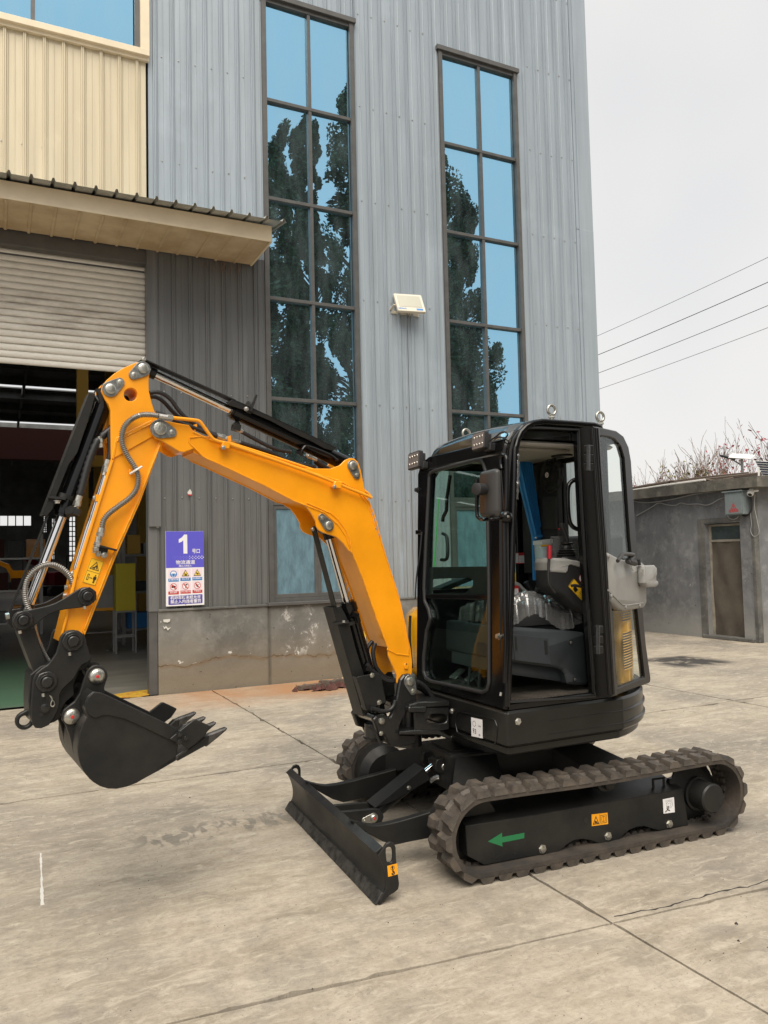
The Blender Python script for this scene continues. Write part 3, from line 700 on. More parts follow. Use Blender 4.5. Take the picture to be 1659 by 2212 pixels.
mb.box((1.9, 22.1, 4.1), (8, 22.3, 4.4)); mb.build('interior_beam', fb); MB().m('ochre').box((1.9, 22.1, 3.1), (8, 22.3, 3.25)).build('interior_beam', fb)
MB().m('rust').box((W1[0], 14, 5.4), (8.2, 14.3, 5.8)).build('crane_girder', fb)

# ---- hazard tape strip at the doorway
mb = MB().m('tape'); pts = PZ(.004).sv('b', [(757, 852), (890, 828), (1000, 815), (1032, 812), (1030, 848), (960, 862), (850, 868), (748, 862)]); mb.prism(PZ(.006), pts, -.005, 0); tp = mb.build('hazard_tape'); tag(tp, 'torn yellow hazard tape lying across the factory doorway threshold', 'tape')

# ---- sign on the wall
SP = PY(F - .075)
c4 = SP.sv('m', [(318, 248), (1215, 250), (1220, 1985), (318, 2020)]); sx0, sx1 = (c4[0][0] + c4[3][0]) / 2, (c4[1][0] + c4[2][0]) / 2; sz1 = (c4[0][1] + c4[1][1]) / 2; sz0 = (c4[2][1] + c4[3][1]) / 2
SW, SH = sx1 - sx0, sz1 - sz0
def sx(x): return sx0 + (x - 318) / 900 * SW
def sz(y): return sz1 - (y - 249) / 1755 * SH
sg = thing('doorway_sign', ((sx0 + sx1) / 2, F - .07, (sz0 + sz1) / 2), 'violet and white panel numbered 1 with safety pictograms, hung beside the open doorway', 'sign')
mb = MB().m('whiteprint').prism(SP, rect(sx0, sz0, sx1, sz1), -.02, 0, .002); mb.m('bolt')
for y in (285, 1975): mb.rev(SP.w(sx(770), sz(y), 0), SP.n, [(0, .006), (.003, .005)], 8)
mb.build('board', sg)
MB().m('purple').prism(SP, rect(sx0 + .001, sz(1108), sx1 - .001, sz1 - .001), 0, .0012).build('header_field', sg)
mb = MB().m('whiteprint'); mb.prism(SP, [(sx(x), sz(y)) for x, y in [(745, 328), (820, 328), (822, 778), (730, 778), (728, 462), (690, 498), (622, 522), (620, 440), (690, 398), (730, 355)]], .001, .0026); text_mesh(mb, SP, '号口', sx(1026), sz(730), .058, .0026, width=sx(1118) - sx(932), bold=.001)
text_mesh(mb, SP, '物流通道', sx(775), sz(990), .052, .0026, width=sx(1000) - sx(548), bold=.0008)
text_mesh(mb, SP, '•禁止人员出入•', sx(770), sz(1070), .024, .0026, width=sx(930) - sx(610), bold=.0005)
mb.build('lettering', sg)
mb = MB()
for k in range(24):
    for j in range(3):
        if (k + j) % 2: continue
        t = k / 23
        if t < .12: continue
        mb.m('whiteprint' if t > .6 else 'purplelight'); r0 = (.0035 + .006 * t) * SW / .52
        x, y = sx(365 + k * 36.5), sz(845 + j * 28); mb.prism(SP, circ(x, y, r0 * .8, 6), .001, .0026)
mb.build('dot_band', sg)
for r_ in range(2):
    for c_ in range(3):
        x0, x1 = [(370, 615), (652, 895), (935, 1170)][c_]; y0 = [1150, 1140, 1135][c_] + (0 if r_ == 0 else 300); y1 = y0 + 200
        mb = MB().m('pinkp').prism(SP, rect(sx(x0), sz(y1 + 75), sx(x1), sz(y0)), .0, .0010)
        mb.m('bluep' if r_ == 0 else 'redprint').prism(SP, rect(sx(x0), sz(y1 + 80), sx(x1), sz(y1 + 8)), .001, .0016)
        cxp, cyp = sx((x0 + x1) / 2), sz(y0 + 102); R = .047 * SW / .52
        if r_ == 0 and c_ == 0:
            mb.m('bluep').prism(SP, circ(cxp, cyp, R, 24), .001, .0018)
            mb.m('whiteprint').prism(SP, [(cxp + a * R, cyp + b * R) for a, b in [(-.75, .05), (-.68, .45), (-.35, .75), (.35, .75), (.68, .45), (.75, .05), (.55, .0), (.45, -.55), (.2, -.9), (-.2, -.9), (-.45, -.55), (-.55, 0)]], .0018, .0024)
            mb.m('bluep').prism(SP, [(cxp + a * R, cyp + b * R) for a, b in [(-.42, .12), (.42, .12), (.35, -.5), (.12, -.78), (-.12, -.78), (-.35, -.5)]], .0024, .003)
        elif r_ == 0:
            tri = [(cxp - R * 1.1, cyp - R * .9), (cxp + R * 1.1, cyp - R * .9), (cxp, cyp + R * 1.05)]
            mb.m('blackprint').prism(SP, fillet(tri, .004), .001, .0018); mb.m('yellowp').prism(SP, [(cxp + (x - cxp) * .76, cyp - R * .12 + (y - cyp + R * .12) * .76) for x, y in tri], .0018, .0024)
            mb.m('blackprint')
            for a, b, c, d in ([(-.35, -.45, -.2, .25), (-.1, -.55, .35, -.1), (-.3, -.65, .45, -.55)] if c_ == 1 else [(-.3, -.3, .0, .15), (.1, -.45, .45, -.2), (-.15, -.55, .1, -.1)]): mb.prism(SP, rect(cxp + a * R, cyp + b * R, cxp + c * R, cyp + d * R), .0024, .003)
        else:
            mb.m('whiteprint').prism(SP, circ(cxp, cyp, R * .95, 24), .001, .0016); mb.m('blackprint')
            sh_ = [[(-.6, -.3, .6, .3), (-.3, .3, .1, .45), (-.25, -.2, .25, .2)], [(0, .2, .55, .55), (-.1, -.6, .15, -.1), (-.4, .1, -.05, .35)], [(-.5, -.1, .1, .3), (-.2, -.5, .15, -.1), (.35, .1, .55, .4)]][c_]
            for a, b, c, d in sh_[:2 if c_ == 0 else 3]: mb.prism(SP, fillet(rect(cxp + a * R, cyp + b * R, cxp + c * R, cyp + d * R), .004), .0016, .0022)
            mb.m('redprint').prism(SP, [circ(cxp, cyp, R, 24), circ(cxp, cyp, R * .86, 24)], .0022, .003)
            d = R * .66; mb.prism(SP, [(cxp - d, cyp + d - .004), (cxp - d + .008, cyp + d + .004), (cxp + d, cyp - d + .004), (cxp + d - .008, cyp - d - .004)], .0022, .003)
        mb.m('whiteprint'); tx = [['必须戴安全帽', '当心叉车', '当心机械伤人'], ['禁止拍照', '非专业人员禁止入内', '严禁烟火']][r_][c_]
        text_mesh(mb, SP, tx, cxp, sz(y1 + 38), .021, .0024, width=min(.021 * len(tx), (sx(x1) - sx(x0)) * .88), bold=.0003)
        mb.build('pictogram', sg)
mb = MB().m('purpledark').prism(SP, fillet([(sx(370), sz(1745 + 22)), (sx(1172), sz(1740 + 10)), (sx(1172), sz(1960)), (sx(370), sz(1972))], .01), .0, .0012); mb.build('footer_field', sg)
mb = MB().m('whiteprint'); text_mesh(mb, SP, '机动车辆未经允许', sx(773), sz(1815), .046, .0022, width=sx(1130) - sx(415), bold=.0008); text_mesh(mb, SP, '禁止入内违者重罚', sx(773), sz(1908), .046, .0022, width=sx(1130) - sx(415), bold=.0008); mb.build('lettering', sg)

# ---- floodlight
fp = Plane((5.08, F - .16, 5.0), (.97, -.20, 0), (0, .42, .9)); 
fl = thing('floodlight', (5.08, F, 4.9), 'small cream floodlight bracketed to the wall between the two tall windows', 'floodlight')
mb = MB().m('lampbody').prism(fp, fillet(rect(-.20, -.14, .20, .17), .02), -.05, 0, .006); body = mb.build('housing', fl)
MB().m('lampglass').prism(fp, fillet(rect(-.165, -.065, .165, .135), .01), 0, .003).build('lamp_glass', fl)
mb = MB().m('bluep'); text_mesh(mb, fp, 'LEDING', -.13, -.098, .034, .002, bold=.001); mb.prism(fp, rect(.07, -.118, .165, -.085), 0, .0015); mb.build('brand_print', fl)
mb = MB().m('lampbody').bar((4.86, F - .12, 4.97), (4.86, F, 4.93), .03, .012); mb.bar((4.86, F - .01, 4.9), (5.3, F - .01, 4.9), .012, .04); mb.m('frame').tube([(5.08, F - .14, 4.87), (5.09, F - .06, 4.82), (5.10, F - .03, 4.9)], .006, 6); mb.build('bracket', fl)

# ---- rubbish by the plinth
def plank(zone, a, b, wd, th, label, y=F - .22, seed=0):
    pl = PZ(.03); p, q = [pl.P(zone, *t) for t in (a, b)]; r = random.Random(seed); d = (q - p); n = Vector((-d.y, d.x, 0)).normalized(); mb = MB().m('wood'); N = 10; vs = []
    for i in range(N + 1):
        c = p + d * i / N; k = wd * (1 if 0 < i < N else .6) * r.uniform(.8, 1.1)
        for s_, zz_ in ((-1, 0), (1, 0), (1, th), (-1, th)): vs.append((c.x + n.x * k * s_ / 2, c.y + n.y * k * s_ / 2, .01 + zz_ * r.uniform(.8, 1.2)))
    fs = [(i * 4 + k, (i + 1) * 4 + k, (i + 1) * 4 + (k + 1) % 4, i * 4 + (k + 1) % 4) for i in range(N) for k in range(4)] + [(0, 1, 2, 3), (N * 4 + 3, N * 4 + 2, N * 4 + 1, N * 4)]
    mb.add(vs, fs); return tag(mb.build('broken_plank'), label, 'plank', 'broken planks at the foot of the plinth')
plank('q', (1055, 662), (1240, 645), .09, .05, 'grey split plank lying nearest the doorway by the plinth', seed=1)
plank('q', (1210, 640), (1410, 628), .10, .07, 'reddish weathered plank behind the rags by the plinth', seed=2)
mb = MB().m('rag'); r = random.Random(5); c = PZ(0).P('q', 1345, 660)
for k in range(60):
    p = c + Vector((r.gauss(0, .22), r.gauss(0, .07), 0)); a = r.uniform(0, 6); s_ = r.uniform(.02, .06); mb.add([(p.x + s_ * cos(a + t) * r.uniform(.6, 1.3), p.y + s_ * sin(a + t), r.uniform(.0, .03)) for t in (0, 1.5, 3, 4.6)] + [(p.x, p.y, r.uniform(.03, .09))], [(0, 1, 4), (1, 2, 4), (2, 3, 4), (3, 0, 4)])
tag(mb.build('rag_pile', smooth=0), 'heap of dark red-brown rags and wood scraps against the plinth', 'rag pile')
a = PY(F - .12).P('q', 1365, 612); b = PY(F - .07).P('q', 1470, 480)
mb = MB().m('bamboo').tube([a, a.lerp(b, .5), b], [.014, .012, .010], 8); tag(mb.build('bamboo_pole'), 'pale bamboo pole leaning on the stained plinth', 'pole')
a = PY(F - .10).P('d', 612, 1260); b = PY(F - .09).P('d', 585, 940); mb = MB().m('yellowp').tube([a, b], .011, 8); tag(mb.build('yellow_pole'), 'yellow painted pole standing against the plinth behind the boom', 'pole')

# ---- inside the doorway
c = PZ(.004).P('r', 1210, 1650); cyy = c.y
cb = thing('yellow_cabinet', (c.x, cyy, 0), 'flat yellow cabinet on thin steel legs inside the doorway', 'cabinet')
cp = PY(cyy); q = cp.sv('r', [(1120, 785), (1312, 1237)]); x0, z1, x1, z0 = q[0][0], q[0][1], q[1][0], q[1][1]
MB().m('yellowcab').box((x0, cyy, z0), (x1, cyy + .25, z1), .006).build('cabinet_box', cb)
for dx in (x0, x1):
    for dy in (0, .3): MB().m('steel').box((dx - .015, cyy + dy - .015, 0), (dx + .015, cyy + dy + .015, z0)).build('leg', cb)
mb = MB().m('steel')
for z in (z0 - .015, .28): mb.box((x0, cyy - .01, z - .012), (x1, cyy + .01, z + .012)); mb.box((x0, cyy + .29, z - .012), (x1, cyy + .31, z + .012))
mb.box((x0, cyy, .28), (x0 + .02, cyy + .3, .3)); mb.box((x1 - .02, cyy, .28), (x1, cyy + .3, .3)); mb.build('rail', cb)
nbp = PY(cyy + .9); q = nbp.sv('r', [(975, 900), (1105, 1235)])
nb = thing('notice_board', ((q[0][0] + q[1][0]) / 2, cyy + .9, 0), 'wheeled notice board with tubular steel feet left of the yellow cabinet', 'notice board')
x0, z1, x1, z0 = q[0][0], q[0][1], q[1][0], q[1][1]
mb = MB().m('white'); mb.m('trimgrey').box((x0 - .5, cyy + .9, z0), (x1 + .05, cyy + .93, z1)); mb.m('orangeprint').box((x0 - .5, cyy + .895, z0), (x1 + .05, cyy + .9, z0 + .05)); mb.build('board', nb)
mb = MB().m('steel'); mb.tube([(x0 - .35, cyy + .9, .05), (x0 - .35, cyy + .9, z1)], .018, 6); mb.tube([(x1, cyy + .9, .05), (x1, cyy + .9, z1)], .018, 6)
for xx in (x0 - .35, x1): mb.tube([(xx - .2, cyy + .35, .03), (xx - .18, cyy + .3, .03), (xx, cyy + .9, .05), (xx, cyy + 1.3, .04)], .014, 6); mb.tube([(xx, cyy + .9, .5), (xx, cyy + .45, .05)], .010, 6); mb.tube([(xx, cyy + .9, .5), (xx, cyy + 1.25, .05)], .010, 6)
mb.tube([(x0 - .35, cyy + .9, .3), (x1, cyy + .9, .3)], .012, 6); mb.build('stand', nb)
# two machines under assembly, deep in the hall
def simple_machine(x, y, m, label, rot):
    t = thing('machine_in_assembly', (x, y, 0), label, 'excavator')
    c_, s_ = cos(rot), sin(rot); pl = Plane((x, y, 0), (c_, s_, 0))
    mb = MB().m('blackplastic')
    for dv in (-.7, .45): mb.prism(pl.off(dv), fillet(rect(-.9, 0, .9, .45), .2, 5), 0, .28)
    mb.build('crawler_track', t)
    MB().m(m).prism(pl.off(-.6), fillet(rect(-.6, .5, .9, 1.15), .12, 4), 0, 1.2, .02).build('body', t)
    mb = MB().m(m); mb.prism(pl.off(-.08), [(-.6, .6), (-1.0, 1.3), (-1.7, 1.7), (-1.65, 1.9), (-.85, 1.55), (-.35, .7)], 0, .16); mb.build('boom', t)
    MB().m('blackplastic').tube([pl.w(.1, 1.1, .5), pl.w(.1, 1.9, .5), pl.w(.7, 1.95, .5), pl.w(.75, 1.1, .5)], .03, 6).build('canopy_frame', t)
def rack(x, y, wd, label, cols):
    t = thing('storage_rack', (x, y, 0), label, 'rack'); r = random.Random(int(x * 7)); mb = MB().m('steel')
    for dx in (0, wd):
        for dy in (0, .6): mb.box((x + dx - .03, y + dy - .03, 0), (x + dx + .03, y + dy + .03, 2.2))
    for z in (.25, .95, 1.65): mb.box((x, y, z), (x + wd, y + .6, z + .04))
    mb.build('rack_frame', t)
    for z in (.29, .99, 1.69):
        xx = x + .08
        while xx < x + wd - .3:
            bw = r.uniform(.2, .4); MB().m(r.choice(cols)).box((xx, y + .05, z), (xx + bw, y + .5, z + r.uniform(.15, .42)), .01).build('parts_bin', t); xx += bw + .06
rack(2.15, 15.5, 1.5, 'steel rack of parts bins behind the yellow cabinet', ['bluep', 'seatbase', 'ochre', 'trimgrey']); rack(-.9, 19, 1.8, 'steel rack of bins standing against the dark left part of the hall', ['rust', 'seatbase', 'trimgrey', 'orange'])
q = PZ(0).P('r', 560, 1130); simple_machine(q.x + .3, q.y + 4, 'redm', 'dark red small machine parked deep inside the hall', .5)
q = PZ(0).P('r', 260, 1060); simple_machine(q.x, q.y + 6, 'orange', 'orange machine with raised boom, furthest back inside the dark hall', -.3)

# ---- outbuilding on the right
OX = 11.1
ob = thing('outbuilding', (OX + 2.5, 10.5, 0), 'low grey rendered outbuilding with a flat concrete roof slab, right of the excavator', 'outbuilding')
oc = 8.86
pl = PX(OX); dq = pl.sv('i', [(970, 940), (1245, 930), (1300, 1845), (1030, 1820)])
dl, dr = -dq[0][0], -dq[1][0]; dt = (dq[0][1] + dq[1][1]) / 2; 
dl, dr = 9.86, 9.13
mb = MB().m('outwall').prism(pl, [[(-18, -.02), (-oc, -.02), (-oc, 2.52), (-18, 2.52)], [(-dl, 0.02), (-dr, 0.02), (-dr, 1.98), (-dl, 1.98)]], -.25, 0)
mb.prism(PY(oc), rect(OX + .25, -.02, 16, 2.52), -.2, 0); mb.m('plasteredge')
mb.box((OX - .012, oc - .012, 0), (OX + .10, oc + .05, 2.45), .01); mb.build('wall', ob)
r = random.Random(9); 
mb = MB().m('slabc'); ns = 60; vs = []; y0_, y1_ = 18.0, oc - .28
for i in range(ns + 1):
    y = y0_ + (y1_ - y0_) * i / ns; j = r.uniform(-.006, .006)
    for X_, z in ((OX - .22 + j, 2.52), (OX - .22 + r.uniform(-.006, .006), 2.70 + r.uniform(-.006, .006)), (16, 2.72), (16, 2.52)): vs.append((X_, y, z))
mb.add(vs, [(i * 4 + k, i * 4 + (k + 1) % 4, (i + 1) * 4 + (k + 1) % 4, (i + 1) * 4 + k) for i in range(ns) for k in range(4)] + [(ns * 4 + k for k in (0, 1, 2, 3))][:0] + [(ns * 4, ns * 4 + 1, ns * 4 + 2, ns * 4 + 3)])
mb.build('roof_slab', ob)
door = MB().m('doorframe').prism(PX(OX + .10), [[(-dl, 0), (-dr, 0), (-dr, 1.97), (-dl, 1.97)], [(-dl + .04, .03), (-dr - .04, .03), (-dr - .04, 1.66), (-dl + .04, 1.66)], [(-dl + .04, 1.70), (-dr - .04, 1.70), (-dr - .04, 1.93), (-dl + .04, 1.93)]], -.05, 0, .003).build('door', ob)
mb = MB().m('netting'); ny, nz2 = 14, 24; vs = []
for i in range(ny + 1):
    for j in range(nz2 + 1): vs.append((OX + .115 + .012 * sin(i * .8 + j * .35) + .006 * r.random(), dl - .03 - (dl - dr - .06) * i / ny, .04 + 1.64 * j / nz2))
mb.add(vs, [(i * (nz2 + 1) + j, (i + 1) * (nz2 + 1) + j, (i + 1) * (nz2 + 1) + j + 1, i * (nz2 + 1) + j + 1) for i in range(ny) for j in range(nz2)]); mb.build('netting_curtain', door, smooth=80)
MB().m('transom').box((OX + .13, dl - .04, 1.70), (OX + .135, dr + .04, 1.93)).build('transom_pane', door)
MB().m('darkinside').box((OX + .3, dl + .1, 0), (OX + .32, dr - .1, 2.1)).build('inner_lining', door)
mb = MB().m('plasteredge'); mb.prism(PX(OX - .001), [[(-dl - .14, 0), (-dl, 0), (-dl, 2.0), (-dr, 2.0), (-dr, 2.07), (-dl - .14, 2.07)]], 0, .012); mb.box((OX - .05, dl + .1, 0), (OX + .12, dr - .2, .06), .01); mb.build('door_surround', ob)
# electrical cabinet
pl = PX(OX - .18); q = pl.sv('i', [(1110, 685), (1250, 675), (1252, 860), (1125, 862)]); ea, eb_ = q[0][0], q[1][0]; ez1 = q[0][1]; ez0 = q[3][1]
eb = thing('electrical_box', (OX - .1, -(ea + eb_) / 2, ez0), 'grey electrical cabinet with red warning triangle above the outbuilding door', 'electrical box')
MB().m('box').box((OX - .18, -ea, ez0), (OX - .002, -eb_, ez1), .005).build('cabinet', eb)
mb = MB().m('box').prism(pl, rect(ea - .03, ez1, eb_ + .02, ez1 + .02), -.18, .03); mb.build('rain_lid', eb)
MB().m('box').prism(pl, rect(ea + .015, ez0 + .015, eb_ - .015, ez1 - .02), 0, .008, .002).build('box_door', eb)
pp = pl.off(.009); t3 = pp.sv('i', [(1158, 815), (1208, 812), (1180, 765)]); c_ = (sum(p[0] for p in t3) / 3, sum(p[1] for p in t3) / 3)
mb = MB().m('redprint').prism(pp, [t3, [(c_[0] + (a - c_[0]) * .74, c_[1] + (b - c_[1]) * .74) for a, b in t3]], 0, .0012)
bz = pp.sv('i', [(1184, 778), (1174, 797), (1181, 796), (1177, 810), (1188, 792), (1181, 793), (1187, 780)]); mb.prism(pp, bz, 0, .0012)
tq = pp.sv('i', [(1184, 829)])[0]; text_mesh(mb, pp, '有电危险', tq[0], tq[1], .055, .0012, width=.19, bold=.001); mb.build('warning_print', eb)
# camera
cc = PX(OX - .12).P('i', 1312, 698)
sc = thing('security_camera', (OX, cc.y, cc.z), 'white security camera under the roof slab at the outbuilding corner', 'camera')
mb = MB().m('white').rev(cc + Vector((.02, 0, .03)), (-.5, -.15, -.6), [(-.06, .04), (-.03, .052), (.03, .052), (.045, .045)], 14); mb.build('camera_head', sc)
MB().m('blackprint').rev(cc + Vector((.02, 0, .03)) + Vector((-.5, -.15, -.6)).normalized() * .044, (-.5, -.15, -.6), [(0, .034), (.006, .03)], 14).build('lens', sc)
mb = MB().m('white').tube([cc + Vector((.02, 0, .05)), (OX - .03, cc.y - .06, cc.z + .06), (OX, cc.y - .06, cc.z + .06)], .018, 6); mb.build('mount', sc)
def wire(zone, pts, X_, r0, m, label, cat='cable', grp=None):
    pl = PX(X_); P = [pl.P(zone, *p) for p in pts]; mb = MB().m(m).tube(spl(P, 5, False), r0, 5); o_ = mb.build('wall_cable'); return tag(o_, label, cat, grp)
wire('i', [(330, 730), (400, 750), (470, 762), (560, 757), (700, 735), (800, 712), (900, 690), (1000, 678), (1090, 665), (1180, 662), (1240, 662)], OX - .03, .012, 'cablew', 'upper grey cable sagging under the outbuilding roof slab')
wire('i', [(415, 865), (480, 830), (540, 795), (590, 765), (650, 778), (720, 785), (762, 766), (820, 775), (900, 772), (960, 782), (1010, 770), (1060, 740), (1110, 722)], OX - .03, .010, 'cablew', 'lower white cable looping across the grey wall into the electrical box')
wire('i', [(1255, 862), (1280, 868), (1310, 845), (1325, 800), (1320, 740), (1305, 700), (1270, 665)], OX - .04, .014, 'cableb', 'thick black cable curving between electrical box and camera')
wire('i', [(1320, 720), (1322, 800), (1318, 860), (1325, 930), (1320, 990), (1345, 1030), (1385, 1000), (1370, 900), (1350, 800), (1352, 700)], OX - .03, .005, 'cablew', 'thin loose white wires dangling below the security camera')
wire('i', [(1135, 865), (1150, 885), (1180, 895), (1210, 885), (1222, 866)], OX - .05, .007, 'cablew', 'short white cable loop hanging under the electrical box')
# things lying on the flat roof
def pole(zone, a, b, X_, r0, m, nm, label, cat, grp=None):
    p, q = PX(X_).P(zone, *a), PX(X_ + .15).P(zone, *b); k = MB().m(m).tube([p, p.lerp(q, .5) + Vector((0, 0, .01)), q], r0, 6).build(nm); return tag(k, label, cat, grp)
pole('i', (325, 662), (660, 603), OX + .1, .030, 'wood', 'roof_timber', 'long dark timber lying along the far end of the roof slab', 'timber', 'timbers and pipes on the flat roof')
pole('i', (340, 672), (960, 582), OX + .0, .020, 'paper', 'roof_pipe', 'pale pipe lying near the edge of the flat roof', 'pipe', 'timbers and pipes on the flat roof')
pole('i', (500, 640), (1400, 535), OX + .3, .035, 'wood', 'roof_timber', 'longest dark timber reaching along the roof towards the solar panel', 'timber', 'timbers and pipes on the flat roof')
pole('i', (660, 600), (1300, 528), OX + .5, .022, 'wood', 'roof_timber', 'thin upper timber behind the others on the flat roof', 'timber', 'timbers and pipes on the flat roof')
pl = PX(OX + .2)
mb = MB().m('wood'); P = [pl.P('i', *p) for p in [(655, 605), (690, 592), (760, 600), (840, 606), (900, 590), (960, 578), (1040, 590), (1180, 568)]]; mb.tube(spl(P, 4, False), .022, 4); P = [pl.P('i', *p) for p in [(655, 605), (700, 618), (790, 618), (860, 604), (905, 590)]]; mb.tube(spl(P, 4, False), .022, 4)
tag(mb.build('bent_strip'), 'bent flat strip curling over the roof edge', 'strip')
# solar panel with stand and solar street lamp
pl = Plane((OX + .25, 0, 0), (0.35, -1, 0)); q = pl.sv('i', [(1350, 430), (1470, 436), (1475, 548), (1412, 545)])
sp = thing('tilted_solar_module', pl.w(q[0][0], 2.72), 'solar panel with pale cell lines tilted on the roof corner of the outbuilding', 'solar panel')
mb = MB().m('white').prism(pl, q, -.03, 0, .003); mb.build('panel_frame', sp)
mb = MB().m('solar')
for k in range(6):
    a, b = k / 6 + .03, (k + 1) / 6 - .015
    L_ = lambda p, q_, t: (p[0] + (q_[0] - p[0]) * t, p[1] + (q_[1] - p[1]) * t)
    l0, l1 = L_(q[0], q[3], a), L_(q[0], q[3], b); r0, r1 = L_(q[1], q[2], a), L_(q[1], q[2], b); mb.prism(pl, [L_(l0, r0, .05), L_(l0, r0, .97), L_(l1, r1, .97), L_(l1, r1, .05)], 0, .003)
mb.build('solar_cells', sp)
z = pl.P('i', 1383, 550); MB().m('white').tube([pl.P('i', 1383, 480), z], .012, 6).build('strut', sp)
LX = 17.0; pl = PX(LX)
sl = thing('solar_street_lamp', pl.P('i', 1248, 560) - Vector((0, 0, 1.0)), 'solar street lamp with tilted panel rising behind the outbuilding roof', 'street lamp')
a = pl.P('i', 1248, 400); MB().m('steel').tube([(a.x, a.y, 0), a], .035, 8).build('post', sl)
MB().m('steel').tube([pl.P('i', 1248, 468), pl.P('i', 1165, 415)], .02, 6).build('arm', sl)
p2 = Plane(a, (.2, -1, -.18), (1, .2, .5)); MB().m('white').prism(p2, rect(-.30, -.13, .30, .13), 0, .02).build('solar_module', sl)
q = pl.P('i', 1138, 402); p2 = Plane(q, (0, -1, -.35), (1, 0, 0)); MB().m('blackplastic').prism(p2, fillet(rect(-.20, -.08, .20, .08), .03), -.03, .02, .005).build('lamp_head', sl)

# ---- power lines
for k, (a, b, r0, lab) in enumerate([((290, 858), (1659, 228), .010, 'topmost thin power line crossing the pale sky'), ((298, 1007), (1659, 425), .016, 'second power line from the top, the thickest'), ((303, 1150), (1659, 610), .013, 'third power line from the top'), ((308, 1277), (1659, 785), .010, 'lowest power line above the outbuilding')]):
    P = Plane((0, 26, 0), (1, 0, 0)); p, q = P.P('w', *a), PX(0).P('w', *a)
    p = PY(30).P('w', *a); q = PY(21.5).P('w', *b); d = q - p; pts = []
    for i in range(41):
        t = -1.2 + 3.6 * i / 40; c = p + d * t; c.z += .14 * ((t - .5) ** 2 - .25) ; pts.append(c)
    tag(MB().m('cableb').tube(pts, r0, 5).build('power_line'), lab, 'power line', 'power lines right of the factory')

# ---- bare trees behind the outbuilding
def bare_tree(x, y, h, seed, label, leaf='leafr', nleaf=120, spread=.5, leafm=.07):
    r = random.Random(seed); t = thing('bare_tree', (x, y, 0), label, 'tree', 'nearly leafless trees behind the outbuilding'); mb = MB().m('twig'); lf = MB().m(leaf); tips = []
    def grow(p, d, L, rad, dep):
        n = 4; pts = [p]; q = p.copy(); dd = d.copy()
        for i in range(n):
            dd = (dd + Vector((r.gauss(0, .10), r.gauss(0, .10), .03))).normalized(); q = q + dd * L / n; pts.append(q.copy())
            if dep >= 2: tips.append(q.copy())
        mb.tube(pts, lambda tt: max(.0055, rad * (1 - .55 * tt)), 4 if dep else 6, caps=False)
        if dep < 4:
            for i in range((8, 6, 5, 2)[dep]):
                at = pts[r.randint(0 if dep else 1, n)]; nd = (dd + Vector((r.gauss(0, spread), r.gauss(0, spread), r.uniform(.0, .5)))).normalized(); grow(at, nd, L * r.uniform(.5, .78), rad * .5, dep + 1)
    grow(Vector((x, y, -.05)), Vector((0, 0, 1)), h * .46, .06 * h / 5, 0)
    for k in range(nleaf):
        p = r.choice(tips) + Vector((r.gauss(0, .06), r.gauss(0, .06), r.gauss(0, .06))); a, b = Vector([r.gauss(0, 1) for _ in range(3)]).normalized() * leafm, Vector([r.gauss(0, 1) for _ in range(3)]).normalized() * leafm * .6
        lf.add([p - a, p + b, p + a, p - b], [(0, 1, 2, 3)])
    mb.build('trunk', t); lf.build('leaves', t, kind='stuff')
for (px, X_, top, sd_, lab, lf, nl) in [(480, 20, 500, 1, 'small bare tree with a few red leaves, leftmost above the roof', 'leafr', 70), (700, 19, 500, 2, 'low bare shrub-like tree with red leaves, second from the left', 'leafr', 130), (900, 20, 340, 3, 'tall fan-shaped leafless tree in the middle above the roof', 'leafr', 12),
        (905, 17, 430, 7, 'little green-leaved sapling poking up behind the roof timbers', 'leafy', 150), (620, 21, 470, 12, 'thin leafless shrub between the two leftmost trees above the roof', 'leafr', 30), (1060, 22, 330, 13, 'slim leafless tree just left of the solar street lamp', 'leafr', 40), (1300, 22, 250, 14, 'thin red-leaved tree between the street lamp and the solar panel', 'leafr', 90),
        (1190, 20, 260, 4, 'bare tree with pink-red leaves behind the solar street lamp', 'leafr', 200), (1405, 19, 175, 5, 'tallest red-leaved tree at the right edge of the picture', 'leafr', 260)]:
    P = PX(X_); a = P.P('i', px, 600); tz = P.P('i', px, top).z; bare_tree(a.x, a.y, tz, sd_, lab, lf, nl * 3, spread=.38 if lf == 'leafr' else .3, leafm=.06)

